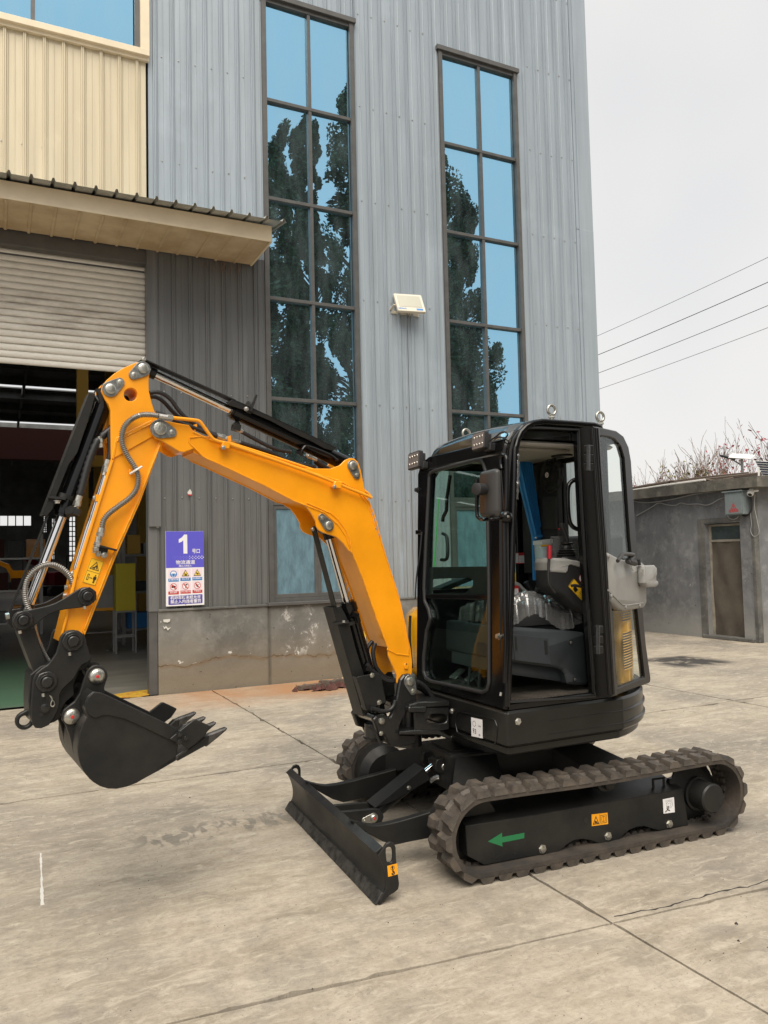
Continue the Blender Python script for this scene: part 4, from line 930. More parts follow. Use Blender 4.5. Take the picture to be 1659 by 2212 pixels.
# ---- trees and hedge across the yard, behind the photographer (mirrored in the windows)
def poplar(x, y, h, rad, seed, label, leaf='leaf', n=9000, base=.12):
    r = random.Random(seed); t = thing('poplar_tree', (x, y, 0), label, 'tree', 'trees across the yard mirrored in the windows'); mb = MB().m('bark'); mb.tube([(x, y, -.1), (x + r.uniform(-.2, .2), y, h * .5), (x, y, h * .93)], [rad * .11, rad * .07, .02], 8)
    lumps = []
    for k in range(150):
        z = h * (base + (.97 - base) * (k + r.random()) / 150); f = (z / h - base) / (1 - base); rr_ = rad * min(1, f * 5 + .35) * (1 - f ** 2.4) ** .7; a = r.uniform(0, 2 * pi); d = rr_ * r.uniform(.25, .85)
        c = Vector((x + d * cos(a), y + d * sin(a), z)); lumps.append((c, rad * r.uniform(.15, .34) * (1 - .4 * f)))
        mb.tube([(x, y, z - .8), c], [.05, .015], 4, caps=False)
    mb.build('trunk', t); lf = MB().m(leaf); s_ = .085
    for k in range(n):
        c, q = r.choice(lumps); v = Vector([r.gauss(0, 1) for _ in range(3)]).normalized() * q * r.random() ** .4; p = c + Vector((v.x, v.y, v.z * 1.7))
        a = Vector([r.gauss(0, 1) for _ in range(3)]).normalized() * s_ * r.uniform(.6, 1.2); b = Vector([r.gauss(0, 1) for _ in range(3)]).normalized() * s_ * .8; lf.add([p - a, p + b, p + a, p - b], [(0, 1, 2, 3)])
    lf.build('crown', t, kind='stuff', smooth=0)
RY = 17.0                                   # trees stand 17 m in front of the facade
P = PY(F + RY)
for (vx, vy, rad, sd_, lab) in [(600, 255, 1.25, 1, 'leafy poplar mirrored at the left edge of the left window'), (652, 232, 1.15, 2, 'slender poplar mirrored beside the mullion of the left window'), (738, 180, 1.9, 3, 'tallest dark poplar mirrored in the left window'),
                               (830, 230, 2.1, 4, 'broad poplar standing across the yard between the mirrored pair'), (935, 300, 1.9, 5, 'dark poplar mirrored at the left of the right window'), (1005, 400, 1.7, 6, 'lower poplar mirrored in the middle of the right window'), (520, 330, 2, 8, 'poplar across the yard opposite the doorway')]:
    q = P.P('V', vx, vy); poplar(q.x, F - RY + rr.uniform(-.5, .5), q.z, rad, sd_, lab, n=26000)
q = P.P('V', 1085, 850); poplar(q.x, F - RY - 1, q.z, 1.5, 11, 'small yellowish tree mirrored low in the right window', 'leafy', 9000)
q = P.P('V', 420, 500); poplar(q.x, F - RY - 2, q.z, 2.4, 12, 'bushy tree across the yard opposite the roller shutter', n=20000)
bw = MB().m('outwall').box((-14, F - RY - 4, 0), (16, F - RY - 3.8, 2.6)).build('yard_wall'); tag(bw, 'low grey boundary wall across the yard behind the photographer', 'wall')
# ================================================================== THE EXCAVATOR
ex = thing('mini_excavator', (2.7, 3.93, 0), 'new orange and black mini excavator on rubber tracks with open cab door', 'excavator')
def part(mb, name, parent=None, smooth=35, **k): return mb.build(name, parent or ex, smooth, **k)
# ---- undercarriage frame (turned a few degrees from the upper structure)
ua = radians(-3.4); U1 = Vector((cos(ua), sin(ua), 0)); UO = Vector((2.7, 3.93, 0))
UN = U1.cross(Vector((0, 0, 1)))            # towards the camera
def UP(v): return Plane(UO - UN * v, U1)    # v grows away from the camera
def up(u, v, z): return UO + U1 * u - UN * v + Vector((0, 0, z))
VO, VI = -.770, -.570                       # near track: outer and inner edge (mirrored for the far one)
# loop of the track (pitch line), in (u, z)
ul, ur, zr, RR = -.578, .862, .2165, .1755
def loop_pts(off, n=160):
    pts = []; R = RR + off; Ls = ur - ul; La = pi * R
    segs = [('b', Ls), ('r', La), ('t', Ls), ('l', La)]; tot = 2 * Ls + 2 * La
    for k in range(n):
        d = tot * k / n
        for nm, L in segs:
            if d < L: break
            d -= L
        if nm == 'b': p = (ul + d, zr - R); nrm = (0, -1)
        elif nm == 'r': a = -pi / 2 + d / R; p = (ur + R * cos(a), zr + R * sin(a)); nrm = (cos(a), sin(a))
        elif nm == 't':
            t = d / Ls; sag = -.012 * sin(pi * t) ** 2 + .0; p = (ur - d, zr + R + sag); nrm = (0, 1)
        else: a = pi / 2 + d / R; p = (ul + R * cos(a), zr + R * sin(a)); nrm = (cos(a), sin(a))
        pts.append((p, nrm))
    return pts, tot
for side in (0, 1):
    vo, vi = (VO, VI) if side == 0 else (-VI - .01, -VO - .01)
    o_, _ = loop_pts(.014, 150); i_, _ = loop_pts(-.012, 150)
    mb = MB().m('rubberedge'); n = 150; vs = []
    for k in range(n):
        for (pp, v) in ((o_[k][0], vo), (o_[k][0], vi), (i_[k][0], vi), (i_[k][0], vo)): vs.append(up(pp[0], v, pp[1]))
    mb.add(vs, [(k * 4 + j, k * 4 + (j + 1) % 4, ((k + 1) % n) * 4 + (j + 1) % 4, ((k + 1) % n) * 4 + j) for k in range(n) for j in range(4)])
    sgn = 1 if side == 0 else -1
    mb.m('rubberedge'); g_, _ = loop_pts(-.012, 86); vm = (vo + vi) / 2
    for (p, nr) in g_:
        t = (-nr[1], nr[0]); c = Vector(p)
        for vv in (vm + sgn * .015, vm + sgn * .06):
            a = []; hgt = .014
            for s_, e in ((-.016, 0), (.016, 0), (.010, -hgt), (-.010, -hgt)):
                for dv in (-.011, .011): a.append(up(c.x + t[0] * s_ + nr[0] * e, vv + dv, c.y + t[1] * s_ + nr[1] * e))
            mb.add(a, [(0, 1, 3, 2), (2, 3, 5, 4), (4, 5, 7, 6), (6, 7, 1, 0), (0, 2, 4, 6), (1, 7, 5, 3)])
    tr = part(mb, 'rubber_track')
    # lugs: two staggered rows of chamfered blocks, each a piece of its own
    _, tot = loop_pts(.014); NL = 42; pr, _ = loop_pts(.012, NL * 2)
    protos = {}
    for row in range(2):
        va, vb = (vo - .004, vo + .096) if row == 0 else (vi - .098, vi + .004)
        for k in range(NL):
            (p, nr) = pr[(2 * k + row) % (NL * 2)]; flat = abs(nr[0]) < 1e-6
            key = (side, row)
            if key not in protos:
                mb = MB().m('rubber'); hw0, hw1, hh = .040, .023, .027; vm0, vm1 = (va, vb)
                tpl = []                     # template around origin: t along track, v across, e outward
                inn = vb if row == 0 else va; out = va if row == 0 else vb; sg_ = 1 if row == 0 else -1
                base = [(-hw0, out), (hw0, out), (hw0 * .75, (out + inn) / 2), (hw0 * .9 - .0, inn + sg_ * .012), (-hw0 * .5, inn + sg_ * .012), (-hw0 * .75, (out + inn) / 2)]
                top = [(-hw1, out + sg_ * .004), (hw1, out + sg_ * .004), (hw1 * .8, (out + inn) / 2), (hw1 * 1.1, inn - sg_ * .006), (-hw1 * .5, inn - sg_ * .006), (-hw1 * .8, (out + inn) / 2)]
                vs = [Vector((t_, v_ - (va + vb) / 2, -.004)) for t_, v_ in base] + [Vector((t_, v_ - (va + vb) / 2, hh * .62)) for t_, v_ in [(a * .5 + b * .5, c) for (a, _), (b, c) in zip(base, top)]] + [Vector((t_ * .96, v_ - (va + vb) / 2, hh)) for t_, v_ in top]
                fs = [(i, (i + 1) % 6, 6 + (i + 1) % 6, 6 + i) for i in range(6)] + [(6 + i, 6 + (i + 1) % 6, 12 + (i + 1) % 6, 12 + i) for i in range(6)] + [tuple(range(12, 18))]
                if sg_ < 0: fs = [tuple(reversed(f)) for f in fs]
                me = bpy.data.meshes.new('tread_lug'); me.from_pydata(vs, [], fs); me.materials.append(M['rubber']); me.shade_smooth(); me.set_sharp_from_angle(angle=radians(28)); protos[key] = me
            ob_ = bpy.data.objects.new('tread_lug', protos[key]); COL.objects.link(ob_); ob_.parent = tr
            t3 = (U1 * nr[1] - Vector((0, 0, nr[0]))); e3 = U1 * nr[0] + Vector((0, 0, nr[1])); v3 = -UN
            c = up(p[0], (va + vb) / 2, p[1]) - WLOC[tr]
            mm = Matrix((t3, v3, e3)).transposed().to_4x4()
            if mm.determinant() < 0: mm = Matrix((-t3, v3, e3)).transposed().to_4x4()
            mm.translation = c; ob_.matrix_local = mm
    sg_ = 1 if side == 0 else -1
    vf = -.695 if side == 0 else .685          # outer plate of the track frame
    # track frame
    pl = UP(-.695)
    out = pl.sv('h', [(275, 655), (605, 603), (1290, 480), (1318, 652), (1180, 676), (1150, 668), (1110, 656), (1075, 660), (1040, 674), (1010, 700), (988, 728), (900, 737), (862, 722), (820, 716), (782, 722), (745, 745), (715, 775), (610, 792), (365, 838), (284, 795)])
    pl = UP(vf) if side == 0 else Plane(UO - UN * vf, -U1)
    o2 = out if side == 0 else [(-a, b) for a, b in out]
    mb = MB().m('black').prism(pl, fillet(o2, .008, 2), -.012, 0, .003)
    us = sorted(p[0] for p in out); zt_l = out[0][1]; zt_r = out[2][1]
    q = [(out[0][0], out[0][1] - .012), (out[2][0], out[2][1] - .012)]
    inn = vf + sg_ * .21
    vs = [up(out[0][0], vf + sg_ * .004, out[0][1]), up(out[1][0], vf + sg_ * .004, out[1][1]), up(out[2][0], vf + sg_ * .004, out[2][1]), up(out[2][0], inn, out[2][1] + .05), up(out[1][0], inn, out[1][1] + .055), up(out[0][0], inn, out[0][1] + .05)]
    mb.add(vs, [(0, 1, 4, 5), (1, 2, 3, 4)]); mb.add([up(out[0][0], inn, .1), up(out[2][0], inn, .1), up(out[2][0], inn, out[2][1] + .05), up(out[0][0], inn, out[0][1] + .05)], [(0, 1, 2, 3)])
    mb.add([up(out[2][0], vf, .09), up(out[2][0], inn, .09), up(out[2][0], inn, out[2][1] + .05), up(out[2][0], vf, out[2][1])], [(0, 1, 2, 3)]); mb.add([up(out[0][0], vf, .12), up(out[0][0], inn, .12), up(out[0][0], inn, out[0][1] + .05), up(out[0][0], vf, out[0][1])], [(3, 2, 1, 0)])
    tf = part(mb, 'track_frame')
    if side == 0:
        p0 = UP(-.695); mb = MB().m('blackprint')
        for (x, y, r0) in ((838, 628, .014), (380, 806, .006), (424, 798, .006), (505, 781, .006)):
            a = p0.sv('h', [(x, y)])[0]; mb.prism(p0, circ(a[0], a[1], r0, 14), -.002, .0012)
        part(mb, 'drilled_hole', tf)
        for (x, y) in ((635, 762), (941, 702), (1227, 645)):
            mb = MB().m('pinhead'); bolt(mb, p0.P('h', x, y), UN, .016, .012); part(mb, 'bolt', tf)
        mb = MB().m('green').prism(p0, p0.sv('h', [(380, 727), (446, 686), (446, 706), (550, 686), (550, 711), (446, 732), (449, 750)]), 0, .0012); part(mb, 'green_arrow', tf)
        st = p0.sv('h', [(864, 601), (938, 592), (941, 645), (865, 655)]); mb = MB().m('orangeprint').prism(p0, st, 0, .0012); a, b = Vector(st[0]), Vector(st[1]); d_ = Vector(st[3]) - a; ee = b - a
        def sp_(x, y): q_ = a + ee * x + d_ * y; return (q_.x, q_.y)
        mb.m('blackprint'); tri = [(.06, .88), (.46, .88), (.26, .15)]; mb.prism(p0, [[sp_(*t) for t in tri], [sp_(.26 + (x - .26) * .72, .62 + (y - .62) * .72) for x, y in tri]], .0012, .002)
        mb.prism(p0, [sp_(*t) for t in [(.17, .76), (.22, .55), (.36, .70), (.35, .78)]], .0012, .002)
        for (x0, y0, x1, y1) in ((.55, .15, .57, .85), (.90, .15, .92, .85), (.55, .15, .92, .18), (.55, .82, .92, .85), (.49, .04, .50, .96), (.62, .3, .63, .7), (.66, .28, .81, .32), (.66, .68, .81, .72), (.73, .3, .74, .7), (.84, .3, .85, .7)): mb.prism(p0, [sp_(x0, y0), sp_(x1, y0), sp_(x1, y1), sp_(x0, y1)], .0012, .002)
        part(mb, 'warning_sticker', tf)
        st = p0.sv('h', [(1196, 530), (1248, 520), (1252, 590), (1200, 597)]); mb = MB().m('whiteprint').prism(p0, st, 0, .0012); a, b = Vector(st[0]), Vector(st[1]); d_ = Vector(st[3]) - a; ee = b - a
        def sp_(x, y): q_ = a + ee * x + d_ * y; return (q_.x, q_.y)
        mb.m('greyprint')
        for R in (.30, .16):
            mb.prism(p0, [[sp_(.55 + R * cos(t), .45 + R * .8 * sin(t)) for t in [k * pi / 10 for k in range(20)]], [sp_(.55 + (R - .03) * cos(t), .45 + (R - .03) * .8 * sin(t)) for t in [k * pi / 10 for k in range(20)]]], .0012, .0018)
        for (x0, y0, x1, y1) in ((.22, .16, .84, .18), (.26, .18, .28, .5), (.80, .18, .82, .5)) + tuple((.26 + .11 * k, .08, .28 + .11 * k, .15) for k in range(6)): mb.prism(p0, [sp_(x0, y0), sp_(x1, y0), sp_(x1, y1), sp_(x0, y1)], .0012, .0018)
        mb.m('blackprint'); cv = [(.14, .90), (.35, .78), (.48, .66), (.44, .55), (.35, .58), (.30, .66), (.40, .80), (.55, .86)]
        mb.tube([p0.w(*sp_(*t), .0016) for t in cv], .0028, 4); part(mb, 'sticker', tf)
        a, b = p0.sv('h', [(1186, 490), (1236, 480)]); mb = MB().m('black').tube([up(a[0], -.64, zt_r - .01), up(a[0], -.64, zt_r + .055), up(b[0], -.64, zt_r + .055), up(b[0], -.64, zt_r - .01)], .008, 6); part(mb, 'grab_handle', tf)
    # idler, rollers, sprocket and travel motor
    mb = MB().m('black').rev(up(ul, vf + sg_ * .07, zr), -UN * sg_, [(0, .09), (.004, .15), (.05, .165), (.14, .165), (.18, .12)], 26); part(mb, 'idler_wheel')
    for u_ in (-.33, -.02, .28, .57):
        mb = MB().m('black').rev(up(u_, vf + sg_ * .03, .088), -UN * sg_, [(0, .02), (.004, .048), (.05, .052), (.16, .052), (.18, .03)], 16); part(mb, 'track_roller')
    mb = MB().m('black').rev(up(.20, vf + sg_ * -.02, .345), -UN * sg_, [(0, .026), (.006, .034), (.05, .034), (.052, .05), (.15, .05), (.2, .05)], 16); part(mb, 'carrier_roller')
    sc_ = UP(-.77).sv('h', [(1432, 527)])[0] if side == 0 else sc_
    sprocket = MB().m('black'); pts = []
    for k in range(13 * 4):
        a = 2 * pi * k / 52; R = RR - .012 - (.022 if k % 4 in (0, 1) else 0); pts.append((R * cos(a), R * sin(a)))
    spl_ = Plane(up(sc_[0] - .02, vf + sg_ * .06, zr), U1 if side == 0 else -U1); sprocket.prism(spl_, pts, -.03, 0, .003); sprocket.rev(spl_.w(0, 0, 0), -UN * -sg_ , [(0, .16), (.004, .15), (.02, .12)], 24)
    for k in range(9): a = 2 * pi * k / 9; bolt(sprocket, spl_.w(.135 * cos(a), .135 * sin(a), .002), spl_.n, .009, .009)
    part(sprocket, 'drive_sprocket')
    if side == 0:
        cpt = UP(-.775).P('h', 1432, 527); mb = MB().m('black').rev(cpt, -UN, [(-.004, .070), (0, .074), (.004, .0775), (.10, .0785), (.102, .092), (.15, .092), (.152, .115), (.19, .115)], 32)
        mb.rev(cpt, UN, [(0, .062), (.004, .061), (.0045, .058)], 28); mb.m('blackprint')
        for x, y in ((-.045, .018), (.04, -.03)): mb.rev(cpt + U1 * x + Vector((0, 0, y)), UN, [(.0, .004), (.0055, .004)], 8)
        part(mb, 'travel_motor')
# centre frame
mb = MB().m('black'); zc0, zc1 = .22, .44
prof = [(-.42, .10), (-.40, .08)]
mb.prism(PZ(0), [tuple(up(u_, v_, 0)[:2]) for u_, v_ in [(-.46, -.19), (.42, -.22), (.46, .2), (-.46, .19)]], .25, .455, .01)
for s_ in (-1, 1):
    for e in (-1, 1):
        a = [up(.05 * e + .12 * e, .18 * s_, .44), up(.42 * e, .18 * s_, .44), up(.60 * e, .46 * s_, .33), up(.28 * e, .46 * s_, .33)]; b = [p - Vector((0, 0, .12)) for p in a]
        mb.add(a + b, [(0, 1, 2, 3), (7, 6, 5, 4), (0, 4, 5, 1), (1, 5, 6, 2), (2, 6, 7, 3), (3, 7, 4, 0)])
mb.rev(up(.02, 0, .45), (0, 0, 1), [(0, .33), (.05, .33), (.052, .30), (.11, .30)], 40)
cf = part(mb, 'centre_frame', smooth=30)
# nose lugs that carry the blade cylinder
lp = UP(-.10); pin = lp.sv('g', [(1222, 470)])[0]
mb = MB().m('black')
for v_ in (-.10, .065):
    q = UP(v_); mb.prism(q, fillet([(pin[0] - .055, pin[1] - .02), (pin[0] - .05, pin[1] + .045), (pin[0] + .03, pin[1] + .055), (pin[0] + .04, pin[1] + .085), (pin[0] + .40, pin[1] + .08), (pin[0] + .40, pin[1] - .16), (pin[0] + .1, pin[1] - .08)], .03, 4), -.035, 0, .004)
mb.prism(PZ(0), [tuple(up(a, b, 0)[:2]) for a, b in [(pin[0] + .03, -.12), (pin[0] + .45, -.16), (pin[0] + .45, .16), (pin[0] + .03, .12)]], pin[1] + .075, pin[1] + .088, .002); part(mb, 'cylinder_lug')
mb = MB().m('pinhead').rev(lp.w(*pin, 0), UN, [(-.2, .02), (.006, .02), (.009, .016)], 18); part(mb, 'pivot_pin', cf)
# ---- dozer blade
BN, BF = -.755, .735
bp = UP(BN)
prf = bp.sv('g', [(752, 1066), (800, 1022), (806, 1030), (772, 1078), (792, 1120), (812, 1170), (822, 1220), (824, 1275), (818, 1318), (802, 1352), (765, 1440)])
front = bp.sv('g', [(752, 1066), (770, 1080), (788, 1118), (806, 1165), (816, 1215), (818, 1270), (812, 1315), (797, 1352)]); back = [(a + .022, b) for a, b in front]
front = spl(front, 3, False); back = [(p[0] + .018, p[1] + .003) for p in front]
lipT = bp.sv('g', [(752, 1066), (800, 1022)])
mb = MB().m('black'); sk_ = [tuple(p) for p in front] + [tuple(p) for p in back[::-1]]
def across(mb, poly, v0, v1, bev=.002): return mb.prism(Plane(UO - UN * v0, U1), poly, -(v1 - v0), 0, bev)
across(mb, sk_, BN + .012, BF - .012)
t0 = front[0]; across(mb, [(t0[0], t0[1]), (lipT[1][0], lipT[1][1]), (lipT[1][0] + .01, lipT[1][1] - .012), (t0[0] + .014, t0[1] - .014)], BN + .012, BF - .012)
across(mb, [(back[6][0], back[6][1]), (back[6][0] + .03, back[6][1] - .02), (back[12][0] + .03, back[12][1]), (back[12][0], back[12][1])], BN + .1, BF - .1)
bl = part(mb, 'dozer_blade', smooth=50)
ce = bp.sv('g', [(797, 1350), (752, 1438)]); mb = MB().m('blackworn'); across(mb, [(ce[0][0] - .004, ce[0][1] + .006), (ce[0][0] + .018, ce[0][1] + .004), (ce[1][0] + .016, .006), (ce[1][0] - .002, .004)], BN + .005, BF - .005); part(mb, 'cutting_edge', bl)
ep = bp.sv('g', [(770, 1078), (806, 1026), (822, 1000), (850, 987), (876, 996), (888, 1025), (890, 1100), (900, 1190), (912, 1275), (906, 1312), (880, 1335), (845, 1355), (800, 1400), (768, 1434), (800, 1352), (818, 1318), (824, 1270), (820, 1215), (808, 1165), (790, 1118)])
hole = bp.sv('g', [(820, 1050), (824, 1030), (842, 1022), (860, 1030), (868, 1055), (868, 1095), (862, 1122), (845, 1130), (826, 1118)])
for v_, nm in ((BN, 0), (BF - .014, 1)):
    mb = MB().m('black').prism(UP(v_), [fillet(ep, .006, 2), spl(hole, 2)], -.014, 0, .002); part(mb, 'end_plate', bl)
st = bp.sv('g', [(829, 1152), (897, 1134), (902, 1208), (835, 1227)]); mb = MB().m('orangeprint').prism(bp, st, 0, .0012); a = Vector(st[0]); ee = Vector(st[1]) - a; d_ = Vector(st[3]) - a
def sp_(x, y): q_ = a + ee * x + d_ * y; return (q_.x, q_.y)
mb.m('blackprint'); mb.prism(bp, [[sp_(.5 + .20 * cos(t), .28 + .20 * sin(t)) for t in [k * pi / 9 for k in range(18)]], [sp_(.5 + .175 * cos(t), .28 + .175 * sin(t)) for t in [k * pi / 9 for k in range(18)]]], .0012, .002)
mb.prism(bp, [sp_(*t) for t in [(.5, .10), (.62, .26), (.55, .26), (.55, .42), (.45, .42), (.45, .26), (.38, .26)]], .0012, .002)
mb.tube([bp.w(*sp_(*t), .002) for t in [(.5, .5), (.52, .62), (.62, .72), (.62, .84), (.5, .90), (.40, .82), (.41, .74)]], .0035, 4); part(mb, 'hook_sticker', bl)
# push arms
ap = UP(-.40); arm_t = ap.sv('g', [(575, 838), (640, 858), (700, 872), (760, 877), (850, 862), (950, 836), (1110, 788), (1300, 730)]); arm_b = ap.sv('g', [(1300, 905), (1110, 962), (990, 985), (885, 1008), (800, 985), (700, 930), (620, 880)])
for v_ in (-.40, .36):
    mb = MB().m('black').prism(UP(v_), arm_t + arm_b, -.045, 0, .003); part(mb, 'push_arm', bl)
# centre bracket of the blade cylinder
cpn = UP(-.045).sv('g', [(738, 822)])[0]
mb = MB().m('black')
for v_ in (-.075, .045): mb.prism(UP(v_), fillet([(front[0][0] + .03, front[0][1] - .02), (cpn[0] - .06, cpn[1] + .06), (cpn[0] + .02, cpn[1] + .055), (cpn[0] + .05, cpn[1] + .01), (cpn[0] + .02, cpn[1] - .04), (cpn[0] - .1, cpn[1] - .07), (front[0][0] + .06, .12)], .03, 4), -.025, 0, .003)
part(mb, 'cylinder_bracket', bl)
mb = MB().m('pinhead'); pl = UP(-.076); b2 = pl.sv('g', [(672, 838)])[0]; c2 = pl.sv('g', [(732, 820)])[0]
mb.prism(pl, capsule(c2, .026, b2, .017), 0, .007, .001); mb.rev(pl.w(*c2, .006), UN, [(0, .020), (.010, .020), (.014, .015)], 16); mb.m('redprint').rev(pl.w(*c2, .02), UN, [(0, .007), (.002, .005)], 10); mb.m('pinhead'); bolt(mb, pl.w(*b2, .006), UN, .006, .006); part(mb, 'retained_pin', bl)
# blade cylinder
A_ = UP(0).w(*cpn); B_ = UP(0).w(*pin); dd = (B_ - A_).normalized()
mb = MB().m('black').tube([A_, A_ + dd * .03], .03, 14); mb.tube([A_ + dd * .04, A_ + dd * ((B_ - A_).length - .12)], .034, 16); bc = part(mb, 'blade_cylinder')
mb = MB().m('chrome').tube([A_ + dd * .2, B_ - dd * .03], .017, 14); part(mb, 'piston_rod', bc)
mb = MB().m('black'); mb.rev(B_ + UN * .035, -UN, [(0, .034), (.07, .034)], 18); part(mb, 'rod_eye', bc); part(MB().m('black').rev(A_ + UN * .04, -UN, [(0, .032), (.08, .032)], 18), 'base_eye', bc)
nu = Vector((-dd.z, 0, dd.x)); nu = (nu - dd * nu.dot(dd)).normalized(); nu = nu if nu.z > 0 else -nu
g0, g1 = A_ + dd * .03 + nu * .02, A_ + dd * ((B_ - A_).length * .80) + nu * .02; wv = UN
def quadbox(mb, P, th): # P: 4 points, thickness along normal
    n_ = (P[1] - P[0]).cross(P[3] - P[0]).normalized() * th; return mb.add(P + [p - n_ for p in P], [(0, 1, 2, 3), (7, 6, 5, 4), (0, 4, 5, 1), (1, 5, 6, 2), (2, 6, 7, 3), (3, 7, 4, 0)])
mb = MB().m('black'); quadbox(mb, [g0 + wv * .062 + nu * .032, g1 + wv * .062 + nu * .032, g1 - wv * .062 + nu * .032, g0 - wv * .062 + nu * .032], .004)
for s_ in (1, -1): quadbox(mb, [g0 + wv * .062 * s_ + nu * .032, g0 + wv * .062 * s_ - nu * .005 + dd * .1, g1 + wv * .062 * s_ - nu * .045, g1 + wv * .062 * s_ + nu * .032], .004)
part(mb, 'cylinder_guard', bc, smooth=10)
mb = MB().m('pinhead'); bolt(mb, g0.lerp(g1, .62) + wv * .063 + nu * -.002, UN, .010, .008); part(mb, 'bolt', bc)
pl = UP(-.04)
for pts, r0 in (([(1125, 562), (1150, 545), (1190, 535), (1240, 555), (1280, 590), (1315, 625), (1330, 660)], .011), ([(1125, 575), (1165, 550), (1210, 560), (1245, 600), (1280, 640), (1320, 660)], .010)):
    mb = MB().m('steelhose').hose([pl.P('g', *p) for p in pts], r0, .007, .2); part(mb, 'hydraulic_hose', bc)
pl = UP(-.12); mb = MB().m('steelhose').hose([pl.P('g', 1545, 560), pl.P('g', 1570, 520), pl.P('g', 1612, 452)], .009, .007, .2); part(mb, 'hydraulic_hose', cf)

# ---- upper structure
HC, HR = Vector((2.78, 3.95)), .745
def plan(x0, y0, y1, R, c=HC, n=40, fr=.03):
    pts = [(x0, y0)]
    xt = c.x + sqrt(max(0, R * R - (c.y - y0) ** 2)); a0 = atan2(y0 - c.y, xt - c.x); xt2 = c.x + sqrt(max(0, R * R - (y1 - c.y) ** 2)); a1 = atan2(y1 - c.y, xt2 - c.x)
    for k in range(n + 1): a = a0 + (a1 - a0) * k / n; pts.append((c.x + R * cos(a), c.y + R * sin(a)))
    pts.append((x0, y1)); return pts
BX, BY = 2.236, 3.232
mb = MB().m('gloss'); mb.m('skirt').prism(PZ(0), fillet(plan(BX, BY, 4.68, HR), .02, 3), .60, .775, .012)
mb.prism(PZ(0), fillet(plan(BX + .02, BY + .03, 4.66, HR - .03), .02, 3), .555, .60, .008)
sk2 = part(mb, 'lower_body', smooth=40)
mb = MB().m('skirt')    # moulded ridge along the flank
for z_, e in ((.705, .006), (.64, .005)):
    pts = [Vector((p[0], p[1], z_)) for p in plan(BX + .25, BY, 4.0, HR + .000)]; pts = pts[:34]; mb.tube(pts, lambda t: .010 * min(1, 6 * t + .1), 6)
part(mb, 'moulded_ridge', sk2, smooth=60)
fr = Plane((BX - .001, 0, 0), (0, -1, 0))        # front face of the body, looking -X
mb = MB().m('skirt'); po = fr.sv('t', [(830, 420), (1240, 505), (1270, 590), (1250, 780), (1010, 730), (835, 650), (808, 540)]); sp2 = spl(fillet(po, .02, 2), 1)
l3 = [fr.w(a, b, .0) for a, b in sp2]; l3.append(l3[0]); mb.tube(l3, .0045, 6); part(mb, 'pressed_panel', sk2, smooth=60)
st = fr.sv('t', [(984, 482), (1104, 508), (1108, 712), (988, 686)]); mb = MB().m('whiteprint').prism(fr, st, 0, .0015); a = Vector(st[0]); ee = Vector(st[1]) - a; d_ = Vector(st[3]) - a
mb.m('greyprint'); mb.prism(fr, [[sp_(.28 + .16 * cos(k * pi / 3 + .5), .3 + .17 * sin(k * pi / 3 + .5)) for k in range(6)], [sp_(.28 + .12 * cos(k * pi / 3 + .5), .3 + .13 * sin(k * pi / 3 + .5)) for k in range(6)]], .0015, .0022)
mb.m('blackprint'); e = fr.off(.0005)
q = sp_(.30, .70); text_mesh(mb, e, '93', q[0], q[1], .036, .002); q = sp_(.76, .36); text_mesh(mb, e, 'Lwa', q[0], q[1], .016, .002); q = sp_(.74, .84); text_mesh(mb, e, 'dB', q[0], q[1], .015, .002); part(mb, 'noise_sticker', sk2)
mb = MB().m('blackprint')
for k in range(5):
    for j in range(5):
        if (abs(k - 2) + abs(j - 2)) in (0, 2, 3) or (k == 2 and j != 2) or (j == 2 and k != 2):
            if abs(k - 2) == 2 and abs(j - 2) == 2: continue
            q = fr.sv('t', [(1152 + (k - 2) * 22, 655 + (j - 2) * 26)])[0]; mb.prism(fr, circ(q[0], q[1], .0028, 8), 0, .0008)
part(mb, 'vent_holes', sk2, kind='stuff')
mb = MB().m('bolt'); bolt(mb, fr.P('t', 770, 415), fr.n, .012, .008); part(mb, 'bolt', sk2)
nr_ = PY(BY - .001); mb = MB().m('bolt'); bolt(mb, nr_.P('t', 1492, 528), nr_.n, .013, .010); part(mb, 'bolt', sk2)
# swing bracket arms on the body, and swing post
bn = PY(3.745); mb = MB().m('cast')
slot = bn.sv('d', [(1120, 1855), (1135, 1825), (1165, 1815), (1260, 1815), (1285, 1830), (1290, 1860), (1275, 1885), (1245, 1893), (1150, 1897), (1122, 1880)])
mb.prism(bn, [bn.sv('d', [(1015, 1760), (1300, 1757), (1302, 1940), (1240, 1955), (1018, 1948)]), slot], -.02, 0, .003)
mb.prism(bn.off(.012), bn.sv('d', [(965, 1735), (1040, 1712), (1292, 1702), (1300, 1712), (1300, 1748), (960, 1770)]), -.30, 0, .006)
mb.prism(bn.off(.012), bn.sv('d', [(885, 1958), (1015, 1945), (1210, 1948), (1320, 2005), (1320, 2030), (1200, 1985), (885, 1982)]), -.30, 0, .005)
mb.prism(bn.off(-.28), bn.sv('d', [(1015, 1760), (1300, 1757), (1302, 1940), (1018, 1948)]), -.02, 0, .003)
mb.prism(bn.off(.022), fillet(bn.sv('d', [(950, 1750), (1100, 1748), (1105, 1790), (1085, 1800), (955, 1798)]), .01), -.06, 0, .005)
sb = part(mb, 'swing_bracket', smooth=40)
